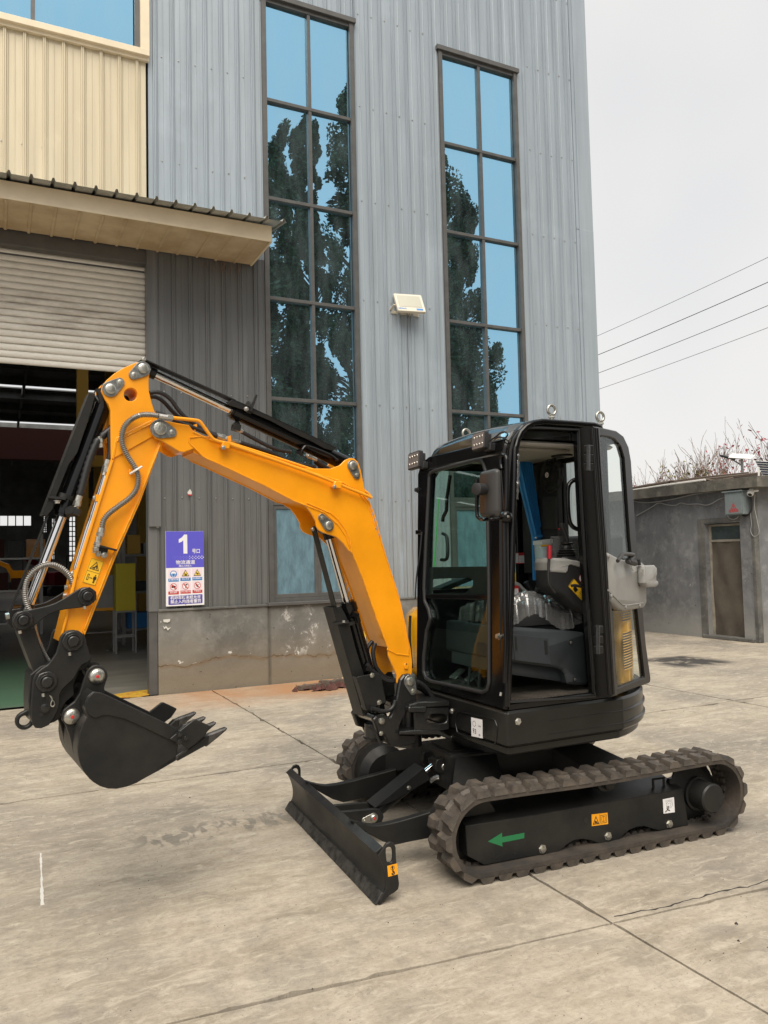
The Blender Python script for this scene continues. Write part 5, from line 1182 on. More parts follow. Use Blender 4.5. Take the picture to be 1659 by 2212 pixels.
# ---- boom frame: swung a few degrees towards the camera
ba = radians(5.0); B1 = Vector((cos(ba), sin(ba), 0)); BO = Vector((2.06, 3.90, 0)); BNn = B1.cross(Vector((0, 0, 1)))
def BP(v): return Plane(BO - BNn * v, B1)      # v grows away from the camera
def bpnt(zone, x, y, v): return BP(v).P(zone, x, y)
def both(mb, near, poly, v, th, bev=.002, holes=None, v2=None):
    """the same plate on the near and the far side; v = near face"""
    lo = [poly] + (holes or []); near.prism(BP(v), lo, -th, 0, bev); near.prism(BP(-v - th), lo, -th, 0, bev); return mb
# swing post
mb = MB().m('cast'); po = BP(-.125).sv('d', [(975, 1480), (1010, 1500), (1032, 1560), (1035, 1650), (1040, 1705), (975, 1730), (935, 1830), (900, 1895), (885, 1960), (890, 1985), (1028, 1988), (1026, 2055), (990, 2072), (880, 2092), (815, 2080), (798, 2050), (770, 1990), (715, 1975), (690, 1900), (672, 1860), (700, 1830), (770, 1815), (812, 1850), (850, 1775), (870, 1690), (885, 1600), (900, 1530), (930, 1490)])
pof = [q for q in po]
fill = fillet(po, .012, 3)
for v_ in (-.125, .095): mb.prism(BP(v_), fill, -.03, 0, .006)
bx_ = BP(-.125).sv('d', [(800, 1990), (1020, 1990), (1020, 2060), (880, 2085), (800, 2060)]); mb.prism(BP(-.10), bx_, -.20, 0, .01)
q = BP(0).sv('d', [(965, 1780)])[0]; c0 = BP(0).w(q[0], 0); zt = BP(0).sv('d', [(965, 1700)])[0][1]; zb = BP(0).sv('d', [(965, 2075)])[0][1]
mb.rev(Vector((c0.x, c0.y, zb)), (0, 0, 1), [(0, .07), (zt - zb, .07)], 24)
spst = part(mb, 'swing_post', smooth=40)
cyp = BP(-.128).sv('d', [(740, 1872)])[0]; mb = MB().m('pinhead').rev(BP(-.128).w(*cyp), BNn, [(-.26, .018), (.004, .018), (.010, .0165), (.012, .012)], 20); part(mb, 'pivot_pin', spst)
mb = MB().m('pinhead'); bolt(mb, bpnt('d', 738, 1975, -.127), BNn, .009, .010); part(mb, 'bolt', spst)
mb = MB().m('cast'); q = BP(0).sv('d', [(670, 1950)])[0]; mb.rev(BP(0).w(q[0], 0) + Vector((0, 0, q[1] - .05)), (0, 0, 1), [(0, .05), (.015, .055), (.016, .045), (.09, .045), (.09, .04)], 20); part(mb, 'swing_cylinder_eye')
def retainer(parent, zone, pin_, bolt_, v, rp, rb, rr1, rr2):
    pl = BP(v); a, b = pl.sv(zone, [pin_, bolt_]); mb = MB().m('zinc').prism(pl, capsule(a, rr1, b, rr2), 0, .007, .0012)
    mb.m('pinhead').rev(pl.w(*a, .006), BNn, [(0, rp * 1.04), (.003, rp), (.010, rp), (.0125, rp * .82), (.0125, rp * .2)], 22); bolt(mb, pl.w(*b, .006), BNn, rb, .008); return part(mb, 'retained_pin', parent)
retainer(spst, 'd', (972, 1543), (1000, 1622), -.126, .023, .011, .036, .022)

# ---- boom
nearB = BP(-.10)
bo = nearB.sv('c', [(158, 560), (168, 528), (190, 508), (218, 502), (262, 512), (405, 537), (432, 572), (500, 606), (560, 632), (660, 662), (900, 735), (1160, 820), (1330, 822), (1390, 800), (1425, 766), (1455, 753), (1485, 755), (1510, 778), (1528, 830), (1560, 985), (1585, 1050), (1605, 1130), (1630, 1215)]) + \
     nearB.sv('d', [(735, 374), (800, 560), (880, 800), (940, 1070), (985, 1270), (998, 1385), (995, 1470), (985, 1500), (945, 1500), (905, 1540), (888, 1575), (868, 1555), (870, 1500), (855, 1460), (800, 1335), (795, 1262), (760, 1180), (700, 1010), (590, 700), (530, 545), (492, 474), (468, 460), (425, 400), (370, 348), (320, 330), (262, 312), (222, 290), (203, 262), (196, 215), (160, 150), (115, 92), (60, 60)]) + \
     nearB.sv('c', [(1130, 1040), (1080, 1028), (900, 932), (700, 838), (600, 790), (503, 748), (455, 705), (440, 690), (372, 715), (345, 712), (280, 672), (225, 640), (185, 625), (165, 598)])
bo = fillet(bo, .006, 2)
core = MB().m('orange')
plate_ = [bo]
core.prism(BP(-.10), plate_, -.012, 0, .0025); core.prism(BP(.088), plate_, -.012, 0, .0025)
# box between the plates (top and bottom flanges sit inside the plate edges)
ctop = nearB.sv('c', [(430, 590), (560, 640), (660, 668), (900, 741), (1160, 826), (1400, 905), (1530, 985), (1575, 1060), (1600, 1135)]) + nearB.sv('d', [(728, 374), (795, 560), (874, 800), (934, 1070), (968, 1230)])
cbot = nearB.sv('d', [(805, 1262), (770, 1180), (710, 1010), (600, 700), (540, 545), (470, 370), (400, 240), (320, 170)]) + nearB.sv('c', [(1280, 1085), (1130, 1034), (1080, 1022), (900, 926), (700, 832), (600, 784), (503, 742), (440, 715)])
core.prism(BP(-.088), ctop + cbot, -.176, 0, 0)
# solid boss under the arm pin
core.prism(BP(-.088), nearB.sv('c', [(300, 560), (400, 580), (440, 600), (440, 700), (380, 700), (300, 640)]), -.176, 0, 0)
boom = part(core, 'boom', smooth=32)
mb = MB().m('orange')      # weld beads just inside the plate edges
def bead(mb, zone, pts, v, r0=.0045):
    P = [BP(v).P(zone, *p) for p in pts]; out = []; r = random.Random(int(pts[0][0]))
    for a, b in zip(P, P[1:]):
        n = max(2, int((b - a).length / .012))
        for k in range(n): out.append(a.lerp(b, k / n) + Vector((r.uniform(-1, 1), 0, r.uniform(-1, 1))) * .0008)
    out.append(P[-1]); mb.tube(out, lambda t: r0 * r.uniform(.8, 1.15), 6)
bead(mb, 'c', [(432, 583), (560, 642), (660, 672), (900, 747), (1160, 832), (1380, 900), (1500, 960), (1560, 1040), (1598, 1120), (1625, 1210)], -.1005)
bead(mb, 'd', [(590, 0), (640, 60), (680, 160), (745, 400), (800, 580), (880, 830), (940, 1090), (970, 1310)], -.1005)
bead(mb, 'd', [(798, 1262), (790, 1280), (860, 1315), (968, 1330)], -.1005, .004)
bead(mb, 'c', [(508, 748), (700, 836), (900, 931), (1080, 1026), (1290, 1108), (1380, 1190), (1430, 1262), (1466, 1368)], -.1005)
bead(mb, 'd', [(120, 62), (320, 148), (380, 200), (440, 280), (480, 370), (497, 470), (600, 720), (700, 1015), (795, 1262)], -.1005)
bead(mb, 'c', [(408, 620), (405, 650), (500, 745)], -.1005, .004); bead(mb, 'c', [(408, 620), (470, 612), (540, 616)], -.1005, .004)
part(mb, 'weld_bead', boom, smooth=60)
retainer(boom, 'c', (212, 562), (289, 585), -.101, .030, .011, .044, .024)
retainer(boom, 'c', (1471, 803), (1498, 865), -.101, .022, .010, .030, .021)
retainer(boom, 'd', (300, 252), (245, 187), -.101, .022, .010, .030, .021)
# lubrication eyelet and the hollow at the foot
pl = BP(-.1005); q = pl.sv('d', [(925, 1395), (955, 1395), (958, 1440), (928, 1440)]); mb = MB().m('orange').prism(pl, fillet(q, .006), 0, .010, .002); a = pl.sv('d', [(941, 1398)])[0]; mb.m('blackprint').prism(pl, circ(a[0], a[1], .004, 8), .01, .011); part(mb, 'grease_bracket', boom)
# steel pipe along the boom with its clamps
pv = -.125; P = [bpnt('c', *p, pv) for p in [(232, 480), (300, 490), (440, 505), (475, 515), (500, 545), (555, 620), (590, 642), (660, 660), (800, 708), (1000, 778), (1200, 850), (1340, 905), (1460, 955), (1560, 995), (1598, 1012)]]
P2 = P[:2] + spl(P[1:], 3, False); mb = MB().m('orange').tube([P[1]] + spl(P[1:], 4, False), .0085, 10); part(mb, 'hydraulic_pipe', boom, smooth=60)
mb = MB().m('bolt'); mb.tube([bpnt('c', 207, 478, pv), bpnt('c', 262, 487, pv)], .013, 8); mb.tube([bpnt('c', 262, 487, pv), bpnt('c', 296, 492, pv)], .015, 6); part(mb, 'pipe_fitting', boom)
pv2 = -.04
for dv in (-.05, .0, .05):
    P = [bpnt('c', *p, pv2 + dv) for p in [(670, 655), (900, 728), (1160, 812), (1400, 893), (1540, 960), (1590, 1000)]]; mb = MB().m('orange').tube(spl(P, 3, False), .0085, 8); part(mb, 'hydraulic_pipe', boom, smooth=60)
for (x, y) in ((625, 668), (1350, 925)):
    pl = BP(-.10); q = pl.sv('c', [(x - 28, y + 18), (x - 12, y - 20), (x + 32, y - 12), (x + 26, y + 32), (x - 4, y + 28)]); mb = MB().m('orange').prism(pl, fillet(q, .004), 0, .042, .003); mb.m('bolt'); bolt(mb, bpnt('c', x + 5, y + 16, -.144), BNn, .008, .006); part(mb, 'pipe_clamp', boom)
for (x, y) in ((446, 545), (668, 620)):
    mb = MB().m('orange'); mb.tube([bpnt('c', x - 4, y + 28, -.06), bpnt('c', x - 4, y - 8, -.06), bpnt('c', x + 4, y - 14, -.06), bpnt('c', x + 6, y + 24, -.06)], .006, 6); part(mb, 'hose_guide', boom)
def hose(parent, zone, pts, v, r0, m='rubberhose', pitch=.016, amp=.12, vs=None, nm='hydraulic_hose'):
    P = [bpnt(zone, *p, (vs[i] if vs else v)) for i, p in enumerate(pts)]; return part(MB().m(m).hose(P, r0, pitch, amp), nm, parent, smooth=70)
def fitting(parent, zone, a, b, v, r0=.013):
    A, B = bpnt(zone, *a, v), bpnt(zone, *b, v); mb = MB().m('pinhead'); mb.tube([A, A.lerp(B, .45)], r0 * .85, 10); mb.tube([A.lerp(B, .45), A.lerp(B, .78)], r0, 6); mb.tube([A.lerp(B, .78), B], r0 * .7, 8); return part(mb, 'hose_fitting', parent)
# dark hoses on the boom back
hose(boom, 'c', [(150, 328), (190, 322), (240, 335), (290, 375), (330, 430), (372, 478), (440, 530), (520, 580), (585, 600)], -.02, .011)
hose(boom, 'c', [(150, 352), (190, 355), (240, 385), (290, 440), (330, 478), (400, 530), (480, 570), (580, 604)], .03, .011)
hose(boom, 'c', [(190, 455), (240, 470), (320, 510), (400, 540), (500, 580), (590, 612)], -.06, .011)
fitting(boom, 'c', (585, 602), (660, 622), -.03); fitting(boom, 'c', (672, 632), (745, 655), -.03); fitting(boom, 'c', (590, 612), (650, 628), -.065)
hose(boom, 'c', [(740, 652), (860, 690), (960, 725), (1060, 775), (1160, 800), (1230, 812)], -.04, .012)
hose(boom, 'c', [(745, 668), (860, 715), (1000, 765), (1160, 815)], .02, .012)
hose(boom, 'c', [(745, 578), (830, 625), (920, 672), (1000, 700), (1070, 712)], -.045, .011)
fitting(boom, 'c', (755, 582), (700, 548), -.045)
hose(boom, 'c', [(1235, 760), (1270, 790), (1300, 812), (1330, 835)], -.05, .012); hose(boom, 'c', [(1225, 775), (1260, 802), (1290, 825)], -.02, .012)
fitting(boom, 'c', (1240, 765), (1165, 730), -.05)
# hoses at the boom foot
hose(boom, 'd', [(668, 1210), (630, 1260), (622, 1330), (640, 1400), (690, 1460)], .0, .012)
hose(boom, 'd', [(690, 1225), (672, 1290), (680, 1370), (705, 1440), (770, 1510), (860, 1540)], -.03, .013)
hose(boom, 'd', [(620, 1400), (660, 1450), (720, 1500), (790, 1540), (850, 1545)], -.06, .013)
hose(boom, 'd', [(855, 1700), (840, 1750), (800, 1785), (740, 1790), (690, 1775), (660, 1765)], -.14, .012)
hose(boom, 'd', [(640, 1910), (680, 1950), (710, 2010), (730, 2060)], -.13, .008, amp=0)
for k, dy in enumerate((0, 22, 44)):
    hose(sb, 'd', [(1030, 1545 + dy), (1080, 1570 + dy), (1130, 1620 + dy), (1170, 1690 + dy * .4)], .0, .014, vs=[-.02 + .03 * k] * 4)
# ---- cylinders
def cylinder(nm, A, B, frac, rb, rrod, parent=ex, eyes=True):
    """A = barrel base, B = rod end"""
    d = (B - A); L = d.length; d.normalize(); mb = MB().m('gloss'); mb.tube([A, A + d * L * frac], rb, 20); mb.tube([A + d * (L * frac - .035), A + d * (L * frac + .004)], rb * 1.12, 20); mb.tube([A + d * L * frac, A + d * (L * frac + .018)], rb * .95, 20)
    mb.rev(A + BNn * .03, -BNn, [(0, rb * .95), (.06, rb * .95)], 18); c = part(mb, nm, parent, smooth=50)
    mb = MB().m('chrome').tube([A + d * L * frac, B - d * .045], rrod, 20); part(mb, 'piston_rod', c, smooth=60)
    mb = MB().m('black'); mb.tube([B - d * .065, B - d * .03], rrod * 1.25, 16); mb.rev(B + BNn * .035, -BNn, [(0, rrod * 1.7), (.07, rrod * 1.7)], 18); part(mb, 'rod_eye', c); return c, d
# arm (dipper) cylinder
A = bpnt('c', 1455, 800, 0); B = bpnt('c', 100, 168, 0)
ac, d = cylinder('arm_cylinder', A, B, .592, .040, .021)
mb = MB().m('black'); side = BNn.cross(d).normalized(); side = side if side.z > 0 else -side
g0 = bpnt('c', 680, 385, 0); g1 = bpnt('c', 1360, 690, 0)
pl = Plane(BO + BNn * .055, B1); loop = pl.sv('c', [(655, 400), (690, 366), (760, 395), (900, 462), (1140, 572), (1368, 685), (1345, 705), (1290, 690), (1200, 640), (1060, 575), (940, 510), (800, 450), (700, 418)])
mb.prism(pl, loop, -.006, 0, .001)
top = pl.sv('c', [(690, 366), (900, 462), (1140, 572), (1368, 685)]); P = [pl.w(*t) for t in top]
for a, b in zip(P, P[1:]): quadbox(mb, [a, b, b - BNn * .11, a - BNn * .11], .005)
mb.prism(pl.off(-.104), loop, -.006, 0, .001); part(mb, 'cylinder_guard', ac, smooth=20)
mb = MB().m('black').bar(bpnt('c', 112, 118, -.03), bpnt('c', 700, 382, -.03), .05, .006, up=side); mb.tube([bpnt('c', 108, 112, -.05), bpnt('c', 108, 112, .05)], .012, 8); mb.m('pinhead'); bolt(mb, bpnt('c', 108, 108, -.055), BNn, .008, .008); part(mb, 'guard_strip', ac)
mb = MB().m('black'); q = bpnt('c', 785, 440, 0); mb.tube([q + BNn * .06 + side * .07, q + BNn * .06 - side * .02], .006, 4, sq=(.004, .014)); mb.tube([q - d * .012, q + d * .012], .046, 18); mb.m('bolt'); bolt(mb, bpnt('c', 778, 432, -.065), BNn, .009, .01); part(mb, 'clamp_band', ac)
mb = MB().m('black'); mb.tube([bpnt('c', 690, 548, -.04), bpnt('c', 735, 560, -.04)], .02, 4, sq=(.016, .02)); mb.tube([bpnt('c', 720, 530, 0), bpnt('c', 700, 552, -.04)], .016, 8); part(mb, 'port_block', ac)
mb = MB().m('gloss'); P = [bpnt('c', *p, -.05) for p in [(1140, 715), (1150, 690), (1175, 675), (1250, 700), (1330, 735), (1375, 770)]]; mb.tube(spl(P, 4, False), .008, 8); mb.tube([bpnt('c', 1140, 722, -.05), bpnt('c', 1120, 712, -.02)], .016, 6); part(mb, 'hydraulic_pipe', ac)
# boom cylinder (in front, below the elbow)
A = bpnt('d', 735, 1872, 0); B = bpnt('d', 283, 262, 0)
bc_, d = cylinder('boom_cylinder', A, B, .605, .041, .023)
side = BNn.cross(d).normalized(); side = side if side.x < 0 else -side      # forward of the cylinder
pl = BP(-.062); ch = pl.sv('d', [(320, 930), (345, 928), (420, 1060), (480, 1240), (560, 1560), (625, 1800), (600, 1832), (555, 1815), (470, 1500), (385, 1150)])
mb = MB().m('black'); ch2 = pl.sv('d', [(345, 932), (405, 922), (440, 985), (475, 1065), (525, 1260), (600, 1500), (640, 1790), (605, 1832)]); mb.prism(pl, ch2, -.006, 0, .001)
fpts = [pl.P('d', *p) for p in [(345, 932), (600, 1832)]]; back_ = [p - BNn * .11 for p in fpts]; quadbox(mb, [fpts[0], fpts[1], back_[1], back_[0]], .006)
mb.prism(pl.off(-.11), ch2, -.006, 0, .001); part(mb, 'cylinder_guard', bc_, smooth=15)
mb = MB().m('black').bar(bpnt('d', 178, 268, -.045), bpnt('d', 352, 935, -.045), .05, .006, up=side); mb.m('pinhead'); bolt(mb, bpnt('d', 170, 282, -.06), BNn, .008, .008); mb.m('black').tube([bpnt('d', 180, 275, -.05), bpnt('d', 205, 270, .04)], .012, 8); part(mb, 'guard_strip', bc_)
mb = MB().m('black'); q = bpnt('d', 470, 1055, 0); mb.tube([q - d * .008, q + d * .008], .052, 18); P = [bpnt('d', 335, 1066, -.03), bpnt('d', 470, 1048, -.07)]; mb.bar(P[0], P[1], .05, .012); mb.m('bolt'); bolt(mb, bpnt('d', 428, 1055, -.075), (0, 0, 1), .009, .01); part(mb, 'clamp_band', bc_)
mb = MB().m('gloss'); mb.tube([bpnt('d', 520, 985, -.05), bpnt('d', 560, 1140, -.05), bpnt('d', 640, 1420, -.05)], .010, 8); mb.tube([bpnt('d', 490, 985, -.045), bpnt('d', 540, 1000, -.045)], .022, 6); mb.tube([bpnt('d', 535, 1000, -.05), bpnt('d', 548, 1050, -.05)], .018, 6); mb.tube([bpnt('d', 600, 1430, -.05), bpnt('d', 655, 1445, -.05)], .024, 6); part(mb, 'hydraulic_pipe', bc_)
for (lp_, v_) in (([(540, 1506), (692, 1476), (738, 1492), (782, 1718), (626, 1782), (612, 1768)], -.115), ):
    pl = BP(v_); mb = MB().m('black').prism(pl, fillet(pl.sv('d', lp_), .008), -.008, 0, .002); f_ = pl.sv('d', [(540, 1506), (626, 1782)]); a, b = pl.w(*f_[0]), pl.w(*f_[1]); quadbox(mb, [a, b, b - BNn * .04 , a - BNn * .04], .006)
    mb.m('pinhead'); bolt(mb, bpnt('d', 663, 1492, v_ - .001), BNn, .010, .007); bolt(mb, bpnt('d', 722, 1718, v_ - .001), BNn, .010, .007); part(mb, 'cover_plate', bc_)
pl = BP(.10); mb = MB().m('black').prism(pl, pl.sv('d', [(440, 1482), (466, 1500), (560, 1500), (600, 1740), (532, 1748), (492, 1722)]), -.008, 0, .002); part(mb, 'cover_plate', bc_)
# bucket cylinder (in front of the arm)
A = bpnt('a', 795, 330, 0); B = bpnt('a', 172, 2000, 0)
kc, d = cylinder('bucket_cylinder', A, B, .560, .036, .021)
side = BNn.cross(d).normalized(); side = side if side.x < 0 else -side
pl = BP(-.045); mb = MB().m('black'); q = pl.sv('a', [(658, 366), (692, 372), (660, 500), (560, 800), (500, 880), (400, 1130), (385, 1200), (340, 1258), (318, 1248), (370, 1090), (500, 760)]); mb.prism(pl, q, -.006, 0, .001)
e0, e1 = pl.P('a', 658, 366), pl.P('a', 318, 1248); quadbox(mb, [e0, e1, e1 - BNn * .09, e0 - BNn * .09], .006); mb.prism(pl.off(-.09), q, -.006, 0, .001); part(mb, 'cylinder_guard', kc, smooth=15)
mb = MB().m('black').bar(bpnt('a', 345, 1255, -.02), bpnt('a', 62, 1978, -.02), .04, .006, up=side); mb.m('pinhead').tube([bpnt('a', 40, 1985, -.05), bpnt('a', 68, 1980, -.05)], .013, 6); part(mb, 'guard_strip', kc)
mb = MB().m('black'); q0, q1 = bpnt('a', 345, 1120, -.03), bpnt('a', 478, 1135, -.045); mb.bar(q0, q1, .06, .010); q = bpnt('a', 470, 1120, 0); mb.tube([q - d * .01, q + d * .01], .045, 18); mb.m('bolt'); bolt(mb, bpnt('a', 415, 1145, -.06), (0, 0, -1), .011, .012); part(mb, 'clamp_band', kc)
mb = MB().m('black'); mb.tube([bpnt('a', 480, 1225, -.03), bpnt('a', 565, 1215, -.05)], .024, 6); mb.tube([bpnt('a', 545, 1245, -.05), bpnt('a', 560, 1205, -.05)], .022, 6); part(mb, 'port_block', kc)
fitting(kc, 'a', (578, 1110), (548, 1205), -.05, .017); hose(kc, 'a', [(580, 1110), (605, 1010), (640, 880), (680, 770), (715, 700)], -.05, .019, pitch=.026, amp=.22)
fitting(kc, 'a', (735, 760), (722, 680), -.05, .016); hose(kc, 'a', [(735, 690), (760, 660), (790, 640), (830, 600)], -.03, .018, pitch=.026, amp=.2)
mb = MB().m('blackplastic'); q = bpnt('a', 718, 330, -.03); mb.tube([q, bpnt('a', 740, 440, -.02)], .016, 6); mb.tube([bpnt('a', 745, 415, -.0), bpnt('a', 700, 430, 0)], .03, 12); part(mb, 'grease_fitting', kc)
# ---- arm (dipper)
nearA = BP(-.078)
ao = nearA.sv('a', [(1088, 200), (1080, 168), (1060, 146), (1035, 138), (990, 142), (900, 180), (830, 222), (775, 270), (742, 312), (735, 350), (762, 410), (790, 452), (803, 492), (804, 600), (806, 850)]) + nearA.sv('a', [(1180, 640), (1160, 590), (1130, 520), (1100, 430), (1082, 350), (1080, 270)])
ao2 = fillet(ao, .006, 2); hole = nearA.sv('a', [(949 + 49 * cos(t), 376 + 48 * sin(t)) for t in [2 * pi * k / 20 for k in range(20)]])
mb = MB().m('orange')
mb.prism(BP(-.078), [ao2, hole], -.014, 0, .0025); mb.prism(BP(.064), [ao2, hole], -.014, 0, .0025)
mb.prism(BP(-.064), [hole, [(a * .96 + hole[0][0] * .0 + .04 * (sum(p[0] for p in hole) / 20), b * .96 + .04 * (sum(p[1] for p in hole) / 20)) for a, b in hole]], -.128, 0, 0)
bx = nearA.sv('a', [(1170, 700), (1120, 575), (1095, 560), (845, 690), (806, 850), (780, 960), (640, 1370), (540, 1690), (480, 1965), (432, 2165), (615, 2115), (830, 1540), (1000, 1160), (1165, 740)])
mb.prism(BP(-.070), fillet(bx, .004, 2), -.14, 0, .003)
# web under the head plates
mb.prism(BP(-.064), nearA.sv('a', [(1060, 230), (1060, 350), (1090, 470), (1120, 600), (1095, 600), (1070, 480), (1040, 350), (1040, 230)]), -.128, 0); mb.prism(BP(-.064), nearA.sv('a', [(770, 390), (812, 480), (815, 700), (830, 700), (832, 470), (790, 380)]), -.128, 0)
# long flanges either side of the near face
for pts in ([(1185, 700), (1165, 690), (1000, 1120), (830, 1500), (600, 2090), (614, 2122), (846, 1540), (1014, 1162)], [(812, 835), (838, 690), (1098, 560), (1108, 580), (852, 705), (826, 850)], [(806, 850), (826, 850), (560, 1690), (500, 1965), (450, 2150), (430, 2165), (480, 1960), (540, 1690)]):
    mb.prism(BP(-.082), nearA.sv('a', pts), -.164, 0, .002)
arm = part(mb, 'arm', smooth=32)
mb = MB().m('orange')
bead(mb, 'a', [(1160, 745), (1000, 1150), (832, 1520), (700, 1850), (612, 2080)], -.083, .005); bead(mb, 'a', [(848, 712), (1100, 585)], -.079, .004); bead(mb, 'a', [(836, 720), (808, 860)], -.079, .004); part(mb, 'weld_bead', arm, smooth=60)
retainer(arm, 'a', (1035, 190), (967, 235), -.079, .023, .012, .035, .021); retainer(arm, 'a', (798, 338), (868, 288), -.079, .023, .012, .035, .021)
# chrome pipes along the front edge
for dv, pts in ((-.055, [(765, 960), (720, 1120), (640, 1370), (590, 1530), (545, 1680), (535, 1800)]), (-.02, [(755, 960), (705, 1120), (625, 1370), (577, 1530), (535, 1670), (525, 1800)])):
    mb = MB().m('chrome').tube([bpnt('a', *p, dv) for p in pts], .0085, 10); part(mb, 'hydraulic_pipe', arm, smooth=60)
fitting(arm, 'a', (785, 850), (755, 962), -.055, .017); hose(arm, 'a', [(790, 850), (800, 780), (798, 700), (796, 640)], -.05, .013)
for x, y in ((708, 1125), (548, 1672)):
    mb = MB().m('orange'); mb.bar(bpnt('a', x - 18, y, -.06), bpnt('a', x + 22, y + 5, -.06), .03, .03); mb.m('bolt'); bolt(mb, bpnt('a', x - 20, y + 2, -.06), (-1, 0, 0), .009, .008); part(mb, 'pipe_clamp', arm)
# long wound-wire hose across the arm
P = [(1150, 530), (1090, 522), (1020, 524), (955, 555), (905, 605), (886, 670), (890, 740), (925, 820), (965, 880), (995, 940), (1003, 1005), (985, 1070), (935, 1130), (860, 1185), (790, 1240), (752, 1290), (740, 1345)]
hose(arm, 'a', P, -.11, .0145, 'steelhose', .0085, .32, vs=[-.125] * 3 + [-.105] * 14)
fitting(arm, 'a', (740, 1345), (722, 1420), -.108, .018); fitting(arm, 'a', (718, 1408), (700, 1500), -.108, .016)
mb = MB().m('white').tube([bpnt('a', 944, 950, -.10), bpnt('a', 985, 925, -.128), bpnt('a', 1028, 898, -.10)], .005, 6); mb.m('orange').prism(BP(-.078), circ(*BP(-.078).sv('a', [(950, 935)])[0], .012, 12), 0, .012, .002); part(mb, 'hose_clip', arm)
pl = BP(-.085); mb = MB().m('black').prism(pl, pl.sv('a', [(695, 1478), (835, 1512), (838, 1500), (700, 1464), (672, 1462)]), 0, .035, .001); mb.prism(pl, pl.sv('a', [(700, 1478), (784, 1498), (768, 1558), (690, 1532)]), 0, .006, .001); mb.m('pinhead')
bolt(mb, bpnt('a', 712, 1530, -.092), BNn, .010, .008); bolt(mb, bpnt('a', 756, 1540, -.092), BNn, .010, .008); mb.tube([bpnt('a', 676, 1500, -.11), bpnt('a', 712, 1500, -.11)], .014, 6); mb.tube([bpnt('a', 692, 1480, -.11), bpnt('a', 688, 1525, -.11)], .010, 6); part(mb, 'hose_bracket', arm)
pl = BP(-.0705); st = pl.sv('r', [(882, 726), (1008, 765), (922, 1000), (795, 965)]); mb = MB().m('yellowprint').prism(pl, st, -.001, .0012); a = Vector(st[0]); ee = Vector(st[1]) - a; d_ = Vector(st[3]) - a
mb.m('blackprint'); fr_ = [(.03, .015), (.97, .015), (.97, .985), (.03, .985)]; mb.prism(pl, [[sp_(*t) for t in fr_], [sp_(.5 + (x - .5) * .97, .5 + (y - .5) * .985) for x, y in fr_]], .0012, .002); mb.prism(pl, [sp_(.03, .50), sp_(.97, .50), sp_(.97, .512), sp_(.03, .512)], .0012, .002)
tri = [(.14, .42), (.86, .42), (.5, .09)]; mb.prism(pl, [[sp_(*t) for t in tri], [sp_(.5 + (x - .5) * .78, .31 + (y - .31) * .78) for x, y in tri]], .0012, .002)
for t in ([(.40, .38), (.52, .24), (.58, .26), (.50, .38)], [(.55, .22), (.60, .20), (.68, .38), (.62, .38)], [(.30, .37), (.42, .30), (.44, .33), (.34, .39)]): mb.prism(pl, [sp_(*q) for q in t], .0012, .002)
mb.prism(pl, [[sp_(.18, .62), sp_(.32, .62), sp_(.32, .86), sp_(.18, .86)], [sp_(.215, .645), sp_(.285, .645), sp_(.285, .835), sp_(.215, .835)]], .0012, .002)
mb.prism(pl, [sp_(*t) for t in [(.36, .75), (.42, .72), (.42, .74), (.52, .74), (.52, .72), (.58, .75), (.52, .78), (.52, .76), (.42, .76), (.42, .78)]], .0012, .002)
mb.prism(pl, [sp_(.76 + .055 * cos(k * pi / 6), .62 + .03 * sin(k * pi / 6)) for k in range(12)], .0012, .002); mb.prism(pl, [sp_(*t) for t in [(.66, .66), (.86, .66), (.89, .78), (.84, .78), (.82, .72), (.82, .92), (.77, .92), (.765, .80), (.755, .80), (.75, .92), (.70, .92), (.70, .72), (.68, .78), (.63, .78)]], .0012, .002)
part(mb, 'warning_sticker', arm)
# auxiliary hose loop at the arm end
hose(arm, 'a', [(532, 1800), (530, 1750), (505, 1690), (455, 1640), (390, 1610), (320, 1615), (250, 1655), (200, 1720), (182, 1800), (190, 1880), (215, 1945)], -.06, .0125, 'steelhose', .0085, .32)
hose(arm, 'a', [(524, 1790), (518, 1730), (480, 1672), (420, 1630), (350, 1608), (290, 1620), (225, 1670), (185, 1740), (175, 1820), (190, 1900)], -.02, .0125, 'steelhose', .0085, .32)
hose(arm, 'a', [(240, 1985), (252, 2060), (270, 2130), (320, 2250), (380, 2350)], .02, .010, 'steelhose', .0085, .3)
fitting(arm, 'a', (528, 1800), (512, 1860), -.06, .012); fitting(arm, 'a', (200, 1905), (188, 1960), -.04, .011)
mb = MB().m('orange').prism(BP(-.03), BP(-.03).sv('a', [(500, 1758), (520, 1752), (520, 1840), (470, 1860), (472, 1840)]), -.06, 0, .003); mb.m('bolt'); bolt(mb, bpnt('a', 490, 1775, -.04), (-1, 0, 0), .010, .012); bolt(mb, bpnt('a', 480, 1835, -.04), (-1, 0, 0), .010, .012); part(mb, 'hose_saddle', arm)
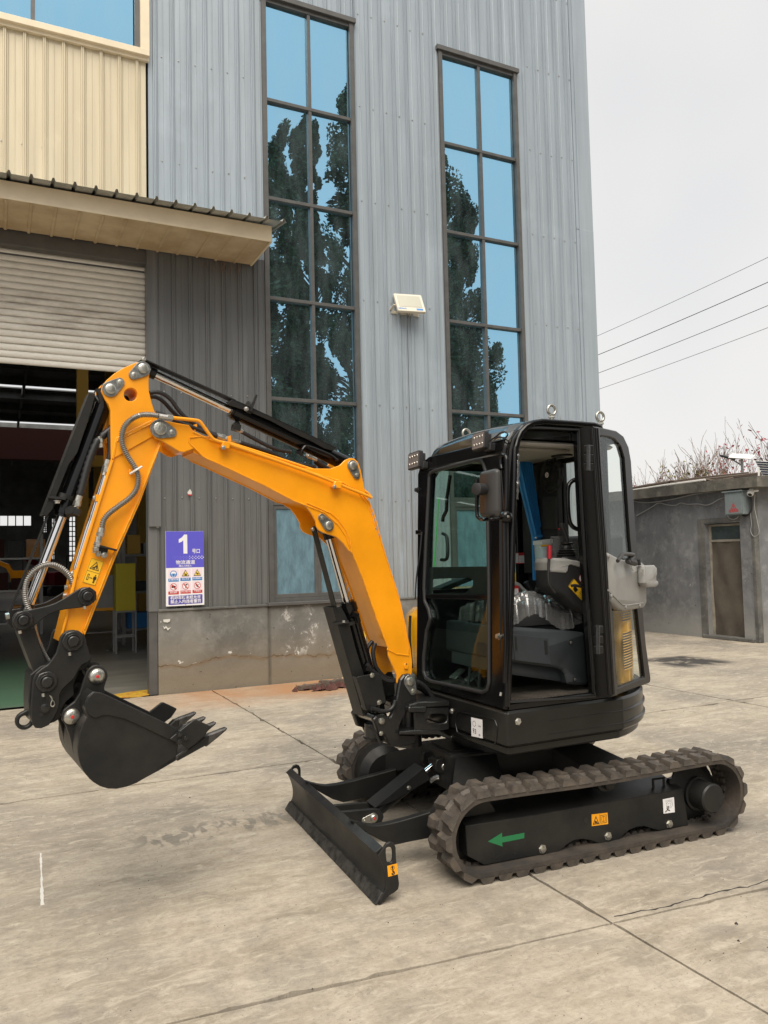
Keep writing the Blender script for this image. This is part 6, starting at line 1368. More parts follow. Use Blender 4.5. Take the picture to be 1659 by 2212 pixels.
# ---- bucket linkage
def pinhead(parent, zone, c, v, R=.040, n=6):
    pl = BP(v); a = pl.sv(zone, [c])[0]; mb = MB().m('cast').prism(pl, [(a[0] + R * cos(t) * (1 if k % 2 else .94), a[1] + R * sin(t) * (1 if k % 2 else .94)) for k, t in enumerate([2 * pi * k / 14 for k in range(14)])], 0, .012, .003)
    mb.prism(pl.off(.012), [circ(*a, R * .68, 24), circ(*a, R * .60, 24)], 0, .006, .001); mb.prism(pl.off(.011), circ(*a, R * .50, 20), 0, .016, .004); mb.m('bolt').tube([pl.w(a[0] - R * .35, a[1] - R * 1.05, .012), pl.w(a[0] - R * .30, a[1] - R * 1.35, .012)], .0065, 6); return part(mb, 'pivot_pin', parent)
nr = BP(-.115); rk = nr.sv('a', [(680, 1870), (690, 1830), (675, 1795), (640, 1775), (600, 1776), (560, 1795), (490, 1840), (400, 1890), (320, 1915), (250, 1930), (190, 1945), (140, 1950), (105, 1970), (90, 2010), (95, 2050), (120, 2085), (165, 2095), (215, 2080), (255, 2050), (320, 1995), (390, 1955), (470, 1935), (560, 1925), (620, 1915), (660, 1900)])
mb = MB().m('black'); rk = spl(rk, 2); mb.prism(BP(-.115), rk, -.018, 0, .003); rl = part(mb, 'rocker_link', smooth=40); part(MB().m('black').prism(BP(.097), rk, -.018, 0, .003), 'rocker_link', smooth=40)
pinhead(rl, 'a', (632, 1838), -.115); pinhead(rl, 'a', (168, 2012), -.115)
hl = BP(-.07).sv('b', [(120, 400), (238, 380), (265, 470), (345, 700), (370, 760), (330, 800), (280, 790), (235, 700), (180, 560)])
mb = MB().m('black').prism(BP(-.07), fillet(hl, .012), -.14, 0, .005); cl_ = part(mb, 'connecting_link')
# ---- quick coupler
nq = BP(-.125); cp_ = nq.sv('b', [(405, 500), (412, 460), (430, 430), (460, 410), (500, 402), (540, 408), (572, 430), (590, 460), (600, 510), (633, 605), (598, 628), (562, 648), (545, 672), (532, 700), (510, 738), (470, 775), (432, 812), (412, 850), (412, 905), (398, 960), (368, 1020), (335, 1058), (285, 1080), (245, 1078), (226, 1055), (216, 1000), (214, 940), (222, 820), (230, 740), (248, 700), (290, 665), (330, 640), (362, 600), (388, 560)])
q2 = nq.sv('b', [(633, 605), (645, 640), (600, 680), (560, 690), (530, 760), (520, 800), (525, 860), (470, 905), (440, 950), (425, 1020), (390, 1045), (285, 1082), (235, 1060), (212, 1000), (205, 900), (215, 720), (290, 660), (500, 600)])
mb = MB().m('black'); cps = fillet(cp_, .008, 2)
mb.prism(BP(-.125), cps, -.022, 0, .004); mb.prism(BP(.103), cps, -.022, 0, .004); mb.prism(BP(-.085), fillet(q2, .01), -.17, 0, .004)
c1 = nq.sv('b', [(655, 645), (680, 650)]); mb.rev(BP(-.09).w(*BP(-.09).sv('b', [(648, 660)])[0]), -BNn, [(0, .024), (.18, .024)], 18)
qc = part(mb, 'quick_coupler', smooth=35)
pinhead(qc, 'b', (500, 478), -.125, .044); pinhead(qc, 'b', (320, 757), -.125, .044)
pl = BP(-.126); a = pl.sv('b', [(307, 937)])[0]; mb = MB().m('cast').rev(pl.w(*a), BNn, [(0, .022), (.004, .022), (.004, .018), (.014, .017), (.016, .012)], 18); part(mb, 'locking_pin', qc)
a = pl.sv('b', [(285, 985)])[0]; mb = MB().m('blackprint').prism(pl, circ(a[0], a[1], .0085, 14), -.002, .0012); part(mb, 'drilled_hole', qc)
mb = MB().m('pinhead'); P = [bpnt('b', *p, -.135) for p in [(342, 852), (360, 880), (352, 900), (350, 920), (362, 930), (374, 918), (372, 898), (360, 882), (352, 856)]]; mb.tube(spl(P, 3, False), .0028, 5); mb.m('cast'); bolt(mb, bpnt('b', 357, 882, -.125), BNn, .010, .01); part(mb, 'spring_clip', qc)
ec = nq.sv('b', [(172, 1028)])[0]; pl = BP(-.02); ec = pl.sv('b', [(172, 1028)])[0]; r0 = .038
mb = MB().m('black').prism(pl, [capsule(ec, r0, pl.sv('b', [(225, 985)])[0], .03), circ(ec[0], ec[1], .022, 20)], -.03, 0, .004); part(mb, 'lifting_eye', qc)
# ---- bucket
BV = .245
nb_ = BP(-.125); ear = nb_.sv('b', [(592, 700), (610, 670), (640, 648), (672, 643), (708, 655), (735, 685), (742, 722), (728, 765), (718, 800), (722, 840), (690, 870), (640, 900), (612, 960), (600, 1010), (560, 1090), (538, 1180), (530, 1290), (505, 1250), (492, 1180), (476, 1120), (452, 1058), (430, 1028), (424, 990), (436, 955), (466, 930), (512, 895), (548, 840), (570, 770)])
mb = MB().m('black'); ear = fillet(ear, .01, 2)
bs = BP(-BV); pr_ = bs.sv('b', [(640, 826), (690, 832), (742, 852), (980, 965), (1225, 1082), (1232, 1130), (1212, 1300), (1090, 1372), (1010, 1415), (940, 1455), (870, 1482), (800, 1496), (740, 1493), (690, 1478), (640, 1448), (600, 1408), (566, 1355), (545, 1300), (536, 1240), (538, 1180), (548, 1110), (570, 1050), (600, 1000), (588, 950), (584, 905), (600, 860)])
side_ = fillet(pr_, .01, 2)
mb.prism(BP(-BV), side_, -.014, 0, .003); mb.prism(BP(BV - .014), side_, -.014, 0, .003)
rim = bs.sv('b', [(640, 826), (600, 860), (584, 905), (588, 950), (600, 1000), (570, 1050), (548, 1110), (538, 1180), (536, 1240), (545, 1300), (566, 1355), (600, 1408), (640, 1448), (690, 1478), (740, 1493), (800, 1496), (870, 1482), (940, 1455), (1010, 1415), (1090, 1372), (1212, 1300)])
cxy = (sum(p[0] for p in rim) / len(rim), sum(p[1] for p in rim) / len(rim)); rim = spl(rim, 2, False); rim = [tuple(p) for p in rim]
inner = [(p[0] + (cxy[0] - p[0]) * .05, p[1] + (cxy[1] - p[1]) * .05) for p in rim]
mb.prism(BP(-BV + .012), rim + inner[::-1], -(2 * BV - .024), 0, 0)
bk = part(mb, 'bucket', smooth=35)
for v_ in (-.125, .10):
    mb = MB().m('black').prism(BP(v_), ear, -.025, 0, .004); part(mb, 'mounting_ear', bk)
mb = MB().m('black'); st_ = bs.sv('b', [(592, 905), (604, 866), (640, 830), (690, 834), (742, 856), (1222, 1086), (1226, 1188), (1150, 1150), (1000, 1078), (860, 1015), (740, 985), (700, 990), (650, 1008), (612, 985), (594, 950)]); mb.prism(BP(-BV - .008), fillet(st_, .008, 3), -.008, 0, .002); part(mb, 'side_reinforcement', bk); part(MB().m('black').prism(BP(BV), fillet(st_, .008, 3), -.008, 0, .002), 'side_reinforcement', bk)
for c in ((666, 720), (494, 997)):
    pl = BP(-.127); a = pl.sv('b', [c])[0]; mb = MB().m('pinhead').rev(pl.w(*a), BNn, [(-.25, .02), (0, .034), (.004, .034), (.010, .030), (.016, .022), (.017, .010)], 26); mb.m('redprint').rev(pl.w(*a, .016), BNn, [(0, .0085), (.003, .006)], 10); part(mb, 'bucket_pin', bk)
cut = bs.sv('b', [(1155, 1150), (1322, 1016), (1342, 1014), (1436, 1058), (1438, 1068), (1398, 1128), (1292, 1212), (1275, 1212), (1240, 1180)])
for v_, nm in ((-BV - .018, 0), (BV + .002, 1)):
    pl = BP(v_); mb = MB().m('black').prism(pl, fillet(cut, .006), -.016, 0, .003)
    if nm == 0:
        mb.m('cast')
        for c in ((1233, 1119), (1275, 1142), (1230, 1170)): bolt(mb, bpnt('b', *c, v_), BNn, .010, .012)
    part(mb, 'side_cutter', bk)
# teeth: adapters and points
tp_ = bs.sv('b', [(1204, 1300), (1222, 1272), (1368, 1178), (1386, 1150), (1440, 1120)]); ad = bs.sv('b', [(1204, 1296), (1225, 1270), (1370, 1172), (1400, 1140), (1440, 1128), (1432, 1190), (1380, 1218), (1225, 1304)]); tt = bs.sv('b', [(1400, 1140), (1445, 1118), (1500, 1098), (1558, 1075), (1569, 1080), (1560, 1096), (1500, 1148), (1425, 1208), (1400, 1200)])
for k in range(4):
    v_ = -BV + .0 + k * (2 * BV - .045) / 3
    mb = MB().m('black').prism(BP(v_), fillet(ad, .004), -.042, 0, .004); th_ = part(mb, 'tooth_adapter', bk)
    mb = MB().m('blackworn').prism(BP(v_ + .004), fillet(tt, .003), -.034, 0, .007); part(mb, 'tooth', bk)
lipq = bs.sv('b', [(1212, 1300), (1090, 1372), (1085, 1350), (1200, 1275), (1290, 1215), (1300, 1225)]); mb = MB().m('blackworn').prism(BP(-BV), lipq, -2 * BV, 0, .002); part(mb, 'cutting_lip', bk)
# ---- cab shell (upper structure is square to the factory)
CY0, CY1, RX = 3.25, 4.15, 3.05; cn = PY(CY0)
FX0, FZ0, FX1, FZ1 = 2.236, .80, 2.335, 2.08           # front face bottom / top
def fx(z): return FX0 + (FX1 - FX0) * (z - FZ0) / (FZ1 - FZ0)
fe2 = Vector((FX1 - FX0, 0, FZ1 - FZ0)).normalized()
FPl = Plane((FX0, 0, FZ0), (0, -1, 0), fe2)              # front face, a = -y
arc = [(2.341, 2.10), (2.352, 2.135), (2.372, 2.17), (2.405, 2.20), (2.45, 2.222), (2.51, 2.234)]
outer = [(FX0, .785), (FX1, FZ1)] + arc + [(2.86, 2.236), (2.915, 2.226), (2.945, 2.19), (2.955, 2.13), (2.955, .785)]
op = cn.sv('e', [(706, 1918), (706, 1400), (702, 700), (712, 500), (725, 350), (742, 285), (775, 238), (825, 214), (900, 213), (1148, 226), (1152, 400), (1172, 800), (1205, 1300), (1246, 1885)])
mb = MB().m('gloss').prism(cn, [outer, op], -.05, 0, .010); cab = part(mb, 'cab_frame', smooth=40)
# tubular rails that edge the opening
mb = MB().m('gloss'); P = [Vector((x, CY0 - .004, z)) for x, z in [(FX0 + .012, .80), (FX1 + .012, FZ1)] + [(a + .014, b - .012) for a, b in arc] + [(2.86, 2.222), (2.90, 2.214), (2.925, 2.18)]]; mb.tube(P, .017, 10); part(mb, 'corner_rail', cab, smooth=60)
mb = MB().m('gloss'); mb.tube([Vector((2.60 + (2.61 - 2.60), CY0 + .0, .805)), Vector((2.93, CY0, .805))], .01, 6); P = [cn.w(a, b, .004) for a, b in op]; mb2 = MB().m('blackplastic').tube(P + [P[0]], .008, 6); part(mb2, 'door_seal', cab, smooth=60)
# front face panel with the big rounded window opening
fo = [(-4.15, -.015), (-CY0, -.015), (-CY0, 1.30)] + [(-CY0 - .06, 1.345), (-4.12, 1.345), (-4.21, 1.32), (-4.245, 1.25)]
fhole = FPl.sv('e', [(225, 510), (235, 492), (262, 478), (520, 412), (545, 412), (562, 435), (575, 480), (588, 700), (597, 1200), (597, 1800), (585, 1845), (555, 1858), (240, 1790), (205, 1770), (190, 1730), (190, 1640), (208, 1480), (232, 1400), (222, 1345), (196, 1290), (192, 1200), (205, 900)])
fhole = fillet(fhole, .02, 3)
mb = MB().m('gloss').prism(FPl, [fo, fhole], -.045, 0, .006); ff = part(mb, 'front_frame', cab, smooth=40)
mb = MB().m('blackplastic'); P = [FPl.w(a, b, .003) for a, b in fhole]; mb.tube(P + [P[0]], .011, 8); part(mb, 'window_gasket', cab, smooth=60)
mb = MB().m('cabglass').prism(FPl, fhole, -.022, -.018); part(mb, 'windscreen', cab)
# sliding-window bars, black band with the oval cut-out
b1_ = FPl.sv('e', [(195, 1078), (600, 1072), (600, 1250), (190, 1248)]); oh = FPl.sv('e', [(214, 1152), (440, 1142), (468, 1160), (466, 1195), (420, 1238), (214, 1242)])
mb = MB().m('blackplastic').prism(FPl, [b1_, fillet(oh, .012)], -.034, -.026, .001); part(mb, 'lower_band', cab)
mb = MB().m('gloss').prism(FPl, FPl.sv('e', [(190, 1248), (600, 1250), (600, 1284), (190, 1274)]), -.03, .002, .004); part(mb, 'crossbar', cab)
mb = MB().m('greenedge').tube([FPl.w(*FPl.sv('e', [(235, 645)])[0], -.05), FPl.w(*FPl.sv('e', [(206, 1075)])[0], -.05)], .005, 4); part(mb, 'glass_edge', cab)
mb = MB().m('gloss').tube([FPl.w(*FPl.sv('e', [p])[0], -.07) for p in [(288, 500), (268, 640), (265, 720), (245, 760), (240, 790)]], .012, 6); part(mb, 'window_strut', cab)
mb = MB().m('blackplastic').tube(spl([FPl.w(*FPl.sv('e', [p])[0], -.08) for p in [(232, 865), (255, 880), (262, 930), (262, 1000), (250, 1028), (222, 1028)]], 3, False), .010, 6); part(mb, 'grab_handle', cab)
# roof: domed shell with brow
rp = [(FX1 - .002, FZ1 - .02), (2.338, 2.10), (2.350, 2.14), (2.372, 2.175), (2.41, 2.205), (2.46, 2.226), (2.53, 2.24), (2.95, 2.245), (3.03, 2.225), (3.07, 2.17), (3.07, 2.14), (2.40, 2.135), (2.36, 2.07)]
mb = MB().m('roofgloss'); N = 12; vs = []
for i in range(N + 1):
    t = i / N; y = CY0 + .03 + (CY1 - CY0 + .0) * t; e = min(t, 1 - t) * (CY1 - CY0); d_ = .035 * (1 - min(1, e / .07)) ** 2; cr_ = .022 * sin(pi * t)
    for x, z in rp: vs.append((x + (.02 * (1 - min(1, e / .07)) ** 2 if x < 2.5 and z > 2.09 else 0), y, z - (d_ if z > 2.14 else 0) + (cr_ if z > 2.19 else 0)))
n = len(rp); mb.add(vs, [(i * n + k, (i + 1) * n + k, (i + 1) * n + (k + 1) % n, i * n + (k + 1) % n) for i in range(N) for k in range(n)] + [tuple(range(n)), tuple(N * n + k for k in reversed(range(n)))]); part(mb, 'roof', cab, smooth=45)
mb = MB().m('liner').box((2.40, CY0 + .05, 2.105), (3.04, CY1 - .05, 2.13), .01); mb.m('liner').box((2.43, CY0 + .12, 2.09), (2.80, CY1 - .25, 2.106), .012); part(mb, 'headliner', cab)
# rear wall: frame, window, far side wall with window
rw = PX(RX)
mb = MB().m('gloss').prism(PZ(0), [(2.94, 3.262), (2.955, 3.25), (3.05, 3.36), (3.05, 3.40), (3.03, 3.40)], .80, 2.14, .004); part(mb, 'rear_corner_post', cab)
mb = MB().m('blackplastic').prism(rw, [[(-CY1 + .01, .80), (-CY0 - .14, .80), (-CY0 - .14, 2.14), (-CY1 + .01, 2.14)], [(-3.74, 1.42), (-CY0 - .17, 1.42), (-CY0 - .17, 2.08), (-3.74, 2.08)]], -.03, 0, .004); part(mb, 'rear_wall', cab)
mb = MB().m('doorglass').prism(rw, rect(-3.74, 1.42, -CY0 - .17, 2.08), -.02, -.016); part(mb, 'rear_window', cab)
fw = PY(CY1 - .035)
mb = MB().m('gloss').prism(fw, [[(fx(.8) + .02, .80), (RX, .80), (RX, 2.15), (2.40, 2.15), (2.36, 2.10)], [(2.34, 1.34), (2.97, 1.34), (2.97, 2.06), (2.42, 2.06), (2.38, 2.0)]], -.03, 0, .004); part(mb, 'far_side_frame', cab)
mb = MB().m('cabglass').prism(fw, [(2.34, 1.34), (2.97, 1.34), (2.97, 2.06), (2.42, 2.06), (2.38, 2.0)], -.012, -.008); part(mb, 'side_window', cab)
mb = MB().m('mat').box((2.27, CY0 + .01, .775), (2.93, CY1 - .05, .80), .004)
for k in range(30):
    x = 2.29 + k * .021; mb.box((x, CY0 + .07, .80), (x + .009, CY1 - .5, .806))
part(mb, 'floor_mat', cab)
mb = MB().m('gloss').box((2.60, CY0 - .008, .785), (2.95, CY0 + .02, .81), .004); mb.box((2.26, CY0 - .006, .775), (2.95, CY0 + .03, .812), .006); part(mb, 'door_sill', cab)
# ---- cab fittings outside
def eyebolt(x, y, z):
    mb = MB().m('pinhead'); mb.rev((x, y, z), (0, 0, 1), [(0, .012), (.03, .012)], 8); mb.rev((x, y, z + .02), (0, 0, 1), [(0, .02), (.008, .02)], 6)
    c = Vector((x, y, z + .062)); P = [c + Vector((.026 * cos(t), 0, .026 * sin(t))) for t in [2 * pi * k / 18 for k in range(19)]]; mb.tube(P, .0075, 8, caps=False); return part(mb, 'lifting_eyebolt', cab, smooth=60)
p = PY(CY0 + .10).P('e', 985, 160); eyebolt(p.x, CY0 + .10, p.z - .012); p = PY(CY0 + .08).P('e', 1287, 200); eyebolt(p.x, CY0 + .08, p.z - .012); p = PY(CY1 - .06).P('e', 452, 270); eyebolt(p.x, CY1 - .06, p.z - .04)
def worklight(zone, quad, dep, foot):
    c = FPl.off(.06); P = [c.P(zone, *q) for q in quad]; o0 = sum(P, Vector()) / 4; e1 = (P[1] - P[0] + P[2] - P[3]).normalized(); e2 = (P[0] - P[3]); e2 = (e2 - e1 * e2.dot(e1)).normalized()
    pl = Plane(o0, e1, e2); w_, h_ = (P[1] - P[0]).length * .45, (P[0] - P[3]).length * .45
    if pl.n.dot(EYE - o0) < 0: pl = Plane(o0, -e1, e2)
    mb = MB().m('blackplastic').prism(pl, fillet(rect(-w_, -h_, w_, h_), .010), -.030, 0, .004); mb.prism(pl, fillet(rect(-w_ * .8, -h_ * .8, w_ * .8, h_ * .8), .008), -.055, -.03, .003); L_ = part(mb, 'work_light')
    MBl = MB().m('lens').prism(pl, fillet(rect(-w_ * .9, -h_ * .86, w_ * .9, h_ * .86), .006), 0, .0025); part(MBl, 'lens', L_)
    mb = MB().m('led')
    for k in range(4):
        for j in range(2):
            mb = MB().m('led'); mb.rev(pl.w(w_ * (-.66 + .44 * k), h_ * (-.42 + .84 * j), .001), pl.n, [(0, w_ * .15), (.003, w_ * .13), (.0045, .003)], 10); part(mb, 'led_reflector', L_)
    f = FPl.P(zone, *foot); mb = MB().m('blackplastic').bar(f, pl.w(w_ * .2, -h_ * .9, -.03), .035, .008); mb.prism(FPl.off(0), fillet([(FPl.sv(zone, [foot])[0][0] + a, FPl.sv(zone, [foot])[0][1] + b) for a, b in rect(-.03, -.02, .03, .02)], .004), 0, .035, .003); part(mb, 'bracket', L_)
worklight('s', [(142, 660), (300, 605), (368, 755), (222, 800)], .05, (420, 775)); worklight('s', [(975, 400), (1150, 345), (1225, 505), (1065, 555)], .05, (1290, 540))
mb = MB().m('cableb'); P = [FPl.off(.03).P('s', *p) for p in [(1260, 445), (1330, 400), (1400, 345), (1460, 335), (1490, 365), (1465, 405), (1420, 410), (1370, 400), (1320, 430)]]; mb.tube(spl(P, 4, False), .0045, 6); part(mb, 'lamp_cable', cab, smooth=60)
# mirror, its rail and knob
mpln = Plane((FX1 - .10, 0, 0), (.12, -1, 0)); ml = mpln.sv('s', [(1108, 860), (1300, 812), (1345, 835), (1348, 1360), (1330, 1440), (1130, 1448), (1105, 1400)])
mb = MB().m('mirrorback').prism(mpln, fillet(ml, .02, 4), -.03, 0, .010); mir = part(mb, 'mirror', smooth=60)
c = mpln.P('s', 1190, 1085); mb = MB().m('blackplastic'); c2 = FPl.off(.17).P('s', 1050, 1098); dirk = (c2 - c).normalized(); dirk = Vector((-1, -.35, -.02)).normalized(); mb.rev(c, dirk, [(0, .022), (.012, .02), (.012, .026), (.060, .026), (.062, .023)], 20); part(mb, 'mirror_knob', mir)
pl = mpln.off(.03); P = [pl.P('s', *p) for p in [(1088, 945), (1088, 1040), (1088, 1200), (1088, 1400), (1105, 1450), (1145, 1475), (1250, 1472)]] + [FPl.off(.03).P('s', 1400, 1462)]; mb = MB().m('gloss').tube(spl(P, 4, False), .0085, 10); part(mb, 'mirror_arm', mir, smooth=60)
pl = FPl.off(.045); P = [pl.P('s', *p) for p in [(1412, 820), (1400, 760), (1402, 680), (1420, 645), (1445, 640), (1468, 670), (1475, 760), (1476, 1000), (1470, 1300), (1465, 1380)]]; mb = MB().m('gloss').tube(spl(P, 4, False), .0115, 10); mb.tube([pl.P('s', 1405, 840), pl.P('s', 1445, 1350)], .008, 8); part(mb, 'mirror_rail', cab, smooth=60)
c = pl.P('s', 1460, 1445); mb = MB().m('gloss').rev(c + Vector((0, .03, 0)), (-.1, -1, 0), [(0, .012), (.008, .026), (.03, .032), (.055, .028), (.064, .015)], 20); mb.m('pinhead').rev(c + Vector((0, .03, 0)) + Vector((-.1, -1, 0)).normalized() * .064, (-.1, -1, 0), [(0, .007), (.004, .005)], 8); part(mb, 'clamp_ball', cab, smooth=60)
mb = MB().m('gloss').tube([pl.P('s', 1445, 1520), FPl.off(.03).P('e', 700, 1560), FPl.off(.03).P('e', 690, 1800)], .013, 8); part(mb, 'corner_tube', cab, smooth=60)
mb = MB().m('film').tube(spl([Vector((2.355, CY0 + .0, 2.08)), Vector((2.353, CY0 - .01, 2.0)), Vector((2.35, CY0 - .008, 1.9)), Vector((2.345, CY0, 1.82))], 5, False), lambda t: .012 + .004 * sin(t * 40), 7); part(mb, 'film_wrap', cab)
for q in ((658, 1510), (150, 600)): 
    mb = MB().m('pinhead' if q[0] > 500 else 'blackplastic'); bolt(mb, FPl.P('e', *q), FPl.n, .013, .018); part(mb, 'latch_bolt', cab)
mb = MB().m('pinhead').tube([cn.P('e', 668, 1858) , cn.P('e', 664, 1880)], .006, 6); part(mb, 'grease_nipple', cab)
# cables down the far front corner
P = [FPl.off(.015).P('e', *p) for p in [(175, 860), (165, 980), (150, 1080), (140, 1160), (135, 1280)]]; mb = MB().m('cableb').tube(spl(P, 3, False), .005, 6); part(mb, 'washer_hose', cab)
mb = MB().m('gloss').prism(FPl, FPl.sv('e', [(145, 850), (178, 850), (178, 876), (145, 876)]), -.03, .012, .003); part(mb, 'corner_clip', cab)
# ---- cab fittings inside
sh_ = PY(3.36)                                    # face of the seat box
q = sh_.sv('p', [(120, 825), (180, 815), (700, 850), (905, 868), (945, 1395), (850, 1402), (735, 1388), (712, 1290), (685, 1250), (640, 1228), (120, 1160)])
mb = MB().m('seatbase').prism(sh_, fillet(q, .015, 4), -.62, 0, .014); q2_ = sh_.sv('p', [(120, 1160), (720, 1240), (725, 1375), (120, 1290)]); mb.prism(sh_.off(-.05), q2_, -.5, 0, .004); sbx = part(mb, 'seat_box', smooth=45)
q = sh_.sv('p', [(168, 884), (525, 922), (552, 1192), (192, 1148)]); mb = MB().m('seatbase').prism(sh_, fillet(q, .008), 0, .005, .002); part(mb, 'box_lid', sbx)
for q in ([(188, 912), (208, 914), (218, 1052), (198, 1048)], [(484, 948), (512, 948), (522, 1094), (494, 1090)]): mb = MB().m('blackprint').prism(sh_, sh_.sv('p', q), .004, .0065); part(mb, 'lid_latch', sbx)
for c in ((757, 968), (797, 1338)): mb = MB().m('blackprint').prism(sh_, circ(*sh_.sv('p', [c])[0], .012, 14), 0, .002); mb.m('pinhead'); bolt(mb, sh_.P('p', *c), sh_.n, .008, .006); part(mb, 'bolt', sbx)
# seat
def cushion(x0, x1, y0, y1, z0, z1, m, crown=.02, N=8):
    mb = MB().m(m); vs = []
    for top in (0, 1):
        for i in range(N + 1):
            for j in range(N + 1):
                u, v = i / N, j / N; e = min(min(u, 1 - u), min(v, 1 - v)); k = min(1, e * 5); k = 1 - (1 - k) ** 2
                z = (z1 + crown * sin(pi * u) * sin(pi * v) - (1 - k) * .03) if top else z0
                vs.append((x0 + (x1 - x0) * u, y0 + (y1 - y0) * v, z))
    m_ = (N + 1) ** 2; fs = []
    for i in range(N):
        for j in range(N):
            a = i * (N + 1) + j; fs += [(a, a + 1, a + N + 2, a + N + 1), (m_ + a, m_ + a + N + 1, m_ + a + N + 2, m_ + a + 1)]
    for i in range(N):
        for a, b in ((i * (N + 1), (i + 1) * (N + 1)), ((i + 1) * (N + 1) + N, i * (N + 1) + N), (i + 1, i), (N * (N + 1) + i, N * (N + 1) + i + 1)): fs.append((a, b, m_ + b, m_ + a))
    mb.add(vs, fs); return mb
seat = part(cushion(2.42, 2.84, 3.45, 3.88, 1.16, 1.24, 'blackplastic'), 'seat', smooth=60)
mb = MB().m('blackplastic').box((2.50, 3.47, 1.09), (2.74, 3.86, 1.16), .008); mb.box((2.44, 3.42, 1.075), (2.86, 3.88, 1.09)); part(mb, 'seat_rail', seat)
bkp = PY(3.46); q = PY(3.56).sv('o', [(560, 1250), (590, 1210), (640, 1185), (760, 1168), (900, 1160), (980, 1170), (1000, 1700), (480, 1750), (500, 1600)])
mb = MB().m('blackplastic').prism(PY(3.84), fillet(PY(3.84).sv('o', [(585, 1250), (615, 1205), (700, 1182), (880, 1168), (900, 1200), (925, 1700), (520, 1720)]), .03, 5), 0, .36, .03); part(mb, 'backrest', seat, smooth=60)
# crumpled clear film over the cushion and backrest
r = random.Random(21); mb = MB().m('film'); vs = []; NX, NY = 52, 40
for i in range(NX + 1):
    for j in range(NY + 1):
        u, v = i / NX, j / NY; x = 2.38 + .50 * u; y = 3.40 + .50 * v; e = min(u, 1 - u, v, 1 - v)
        z = 1.265 + .03 * sin(u * 7 + v * 3) + (r.uniform(-.004, .005) + .010 * abs(sin(u * 23 + 4 * sin(v * 9))) * abs(cos(v * 17 + u * 11))) - (.12 if e == 0 else (.03 if e < .06 else 0)) + .07 * math.exp(-((u - .42) ** 2 + (v - .1) ** 2) * 18); vs.append((x + r.uniform(-.006, .006), y + r.uniform(-.006, .006), z))
mb.add(vs, [(i * (NY + 1) + j, (i + 1) * (NY + 1) + j, (i + 1) * (NY + 1) + j + 1, i * (NY + 1) + j + 1) for i in range(NX) for j in range(NY)]); part(mb, 'plastic_wrap', seat, smooth=60)
mb = MB().m('film'); q = PY(3.47); pts = [(575, 1230), (650, 1190), (900, 1165), (985, 1180)]; vs = []
for i in range(11):
    for j in range(15):
        b_ = q.P('o', 510 + 45 * i + (60 - j * 4 if i == 0 else 0), 1180 + j * 38 + (30 if i == 0 and j == 0 else 0)); vs.append((b_.x, b_.y + r.uniform(-.006, .006), b_.z + r.uniform(-.004, .004)))
mb.add(vs, [(i * 15 + j, (i + 1) * 15 + j, (i + 1) * 15 + j + 1, i * 15 + j + 1) for i in range(10) for j in range(14)]); part(mb, 'plastic_wrap', seat, smooth=60)
# near console with joystick and safety lever
co = PY(3.33); q = co.sv('o', [(548, 1500), (545, 1440), (556, 1410), (600, 1398), (700, 1402), (830, 1428), (905, 1462), (1010, 1500), (1020, 1980), (905, 1960), (760, 1850), (700, 1785), (610, 1745), (550, 1690), (545, 1600)])
mb = MB().m('blackplastic').prism(co, fillet(q, .012, 4), -.13, 0, .012); con = part(mb, 'control_console', smooth=45)
q = co.sv('o', [(545, 1440), (556, 1408), (600, 1396), (700, 1400), (830, 1426), (905, 1460), (905, 1510), (850, 1495), (760, 1468), (738, 1475), (728, 1530), (705, 1552), (560, 1540), (546, 1520)]); mb = MB().m('trimgrey').prism(co.off(.004), fillet(q, .008, 4), -.138, 0, .006); part(mb, 'grey_trim', con, smooth=45)
q = co.sv('p', [(885, 290), (905, 240), (935, 700), (895, 640)]); mb = MB().m('trimgrey').prism(co.off(.02), q, -.03, 0, .004); part(mb, 'console_edge', con)
sp1 = co.off(.002); q = sp1.sv('p', [(732, 408), (790, 325), (915, 470), (875, 555)]); mb = MB().m('yellowprint').prism(sp1, fillet(q, .006), 0, .0015); a = Vector(q[0]); 
qq = sp1.sv('p', [(795, 390), (830, 440), (800, 470), (780, 430)]); mb.m('blackprint').prism(sp1, qq, .0015, .0022); mb.prism(sp1, [fillet(q, .006), [(p[0] * .95 + .05 * sum(t[0] for t in q) / 4, p[1] * .95 + .05 * sum(t[1] for t in q) / 4) for p in fillet(q, .006)]], .0015, .0022)
for k in range(5): qq = sp1.sv('p', [(830 + k * 8, 490 - k * 14), (870 + k * 4, 530 - k * 14), (868 + k * 4, 533 - k * 14), (828 + k * 8, 493 - k * 14)]); mb.prism(sp1, qq, .0015, .0022)
part(mb, 'warning_sticker', con)
q = sp1.sv('p', [(878, 325)])[0]; mb = MB().m('redprint').prism(sp1, circ(*q, .024, 22), 0, .0012); mb.m('whiteprint').prism(sp1, circ(*q, .0215, 22), .0012, .002); mb.m('blackprint'); mb.prism(sp1, [(q[0] - .004, q[1] + .008), (q[0] + .004, q[1] + .008), (q[0], q[1] + .014)], .002, .0026)
for k in range(4): mb.prism(sp1, rect(q[0] - .013 + .007 * k, q[1] - .013, q[0] - .010 + .007 * k, q[1] + .004), .002, .0026)
part(mb, 'round_label', con)
mb = MB().m('blackplastic').tube([co.off(.03).P('p', 765, 400), co.off(.03).P('p', 800, 395), co.off(.03).P('p', 905, 415)], .008, 6); part(mb, 'door_latch', con)
jp = PY(3.39); mb = MB().m('rubberhose'); pr2 = []
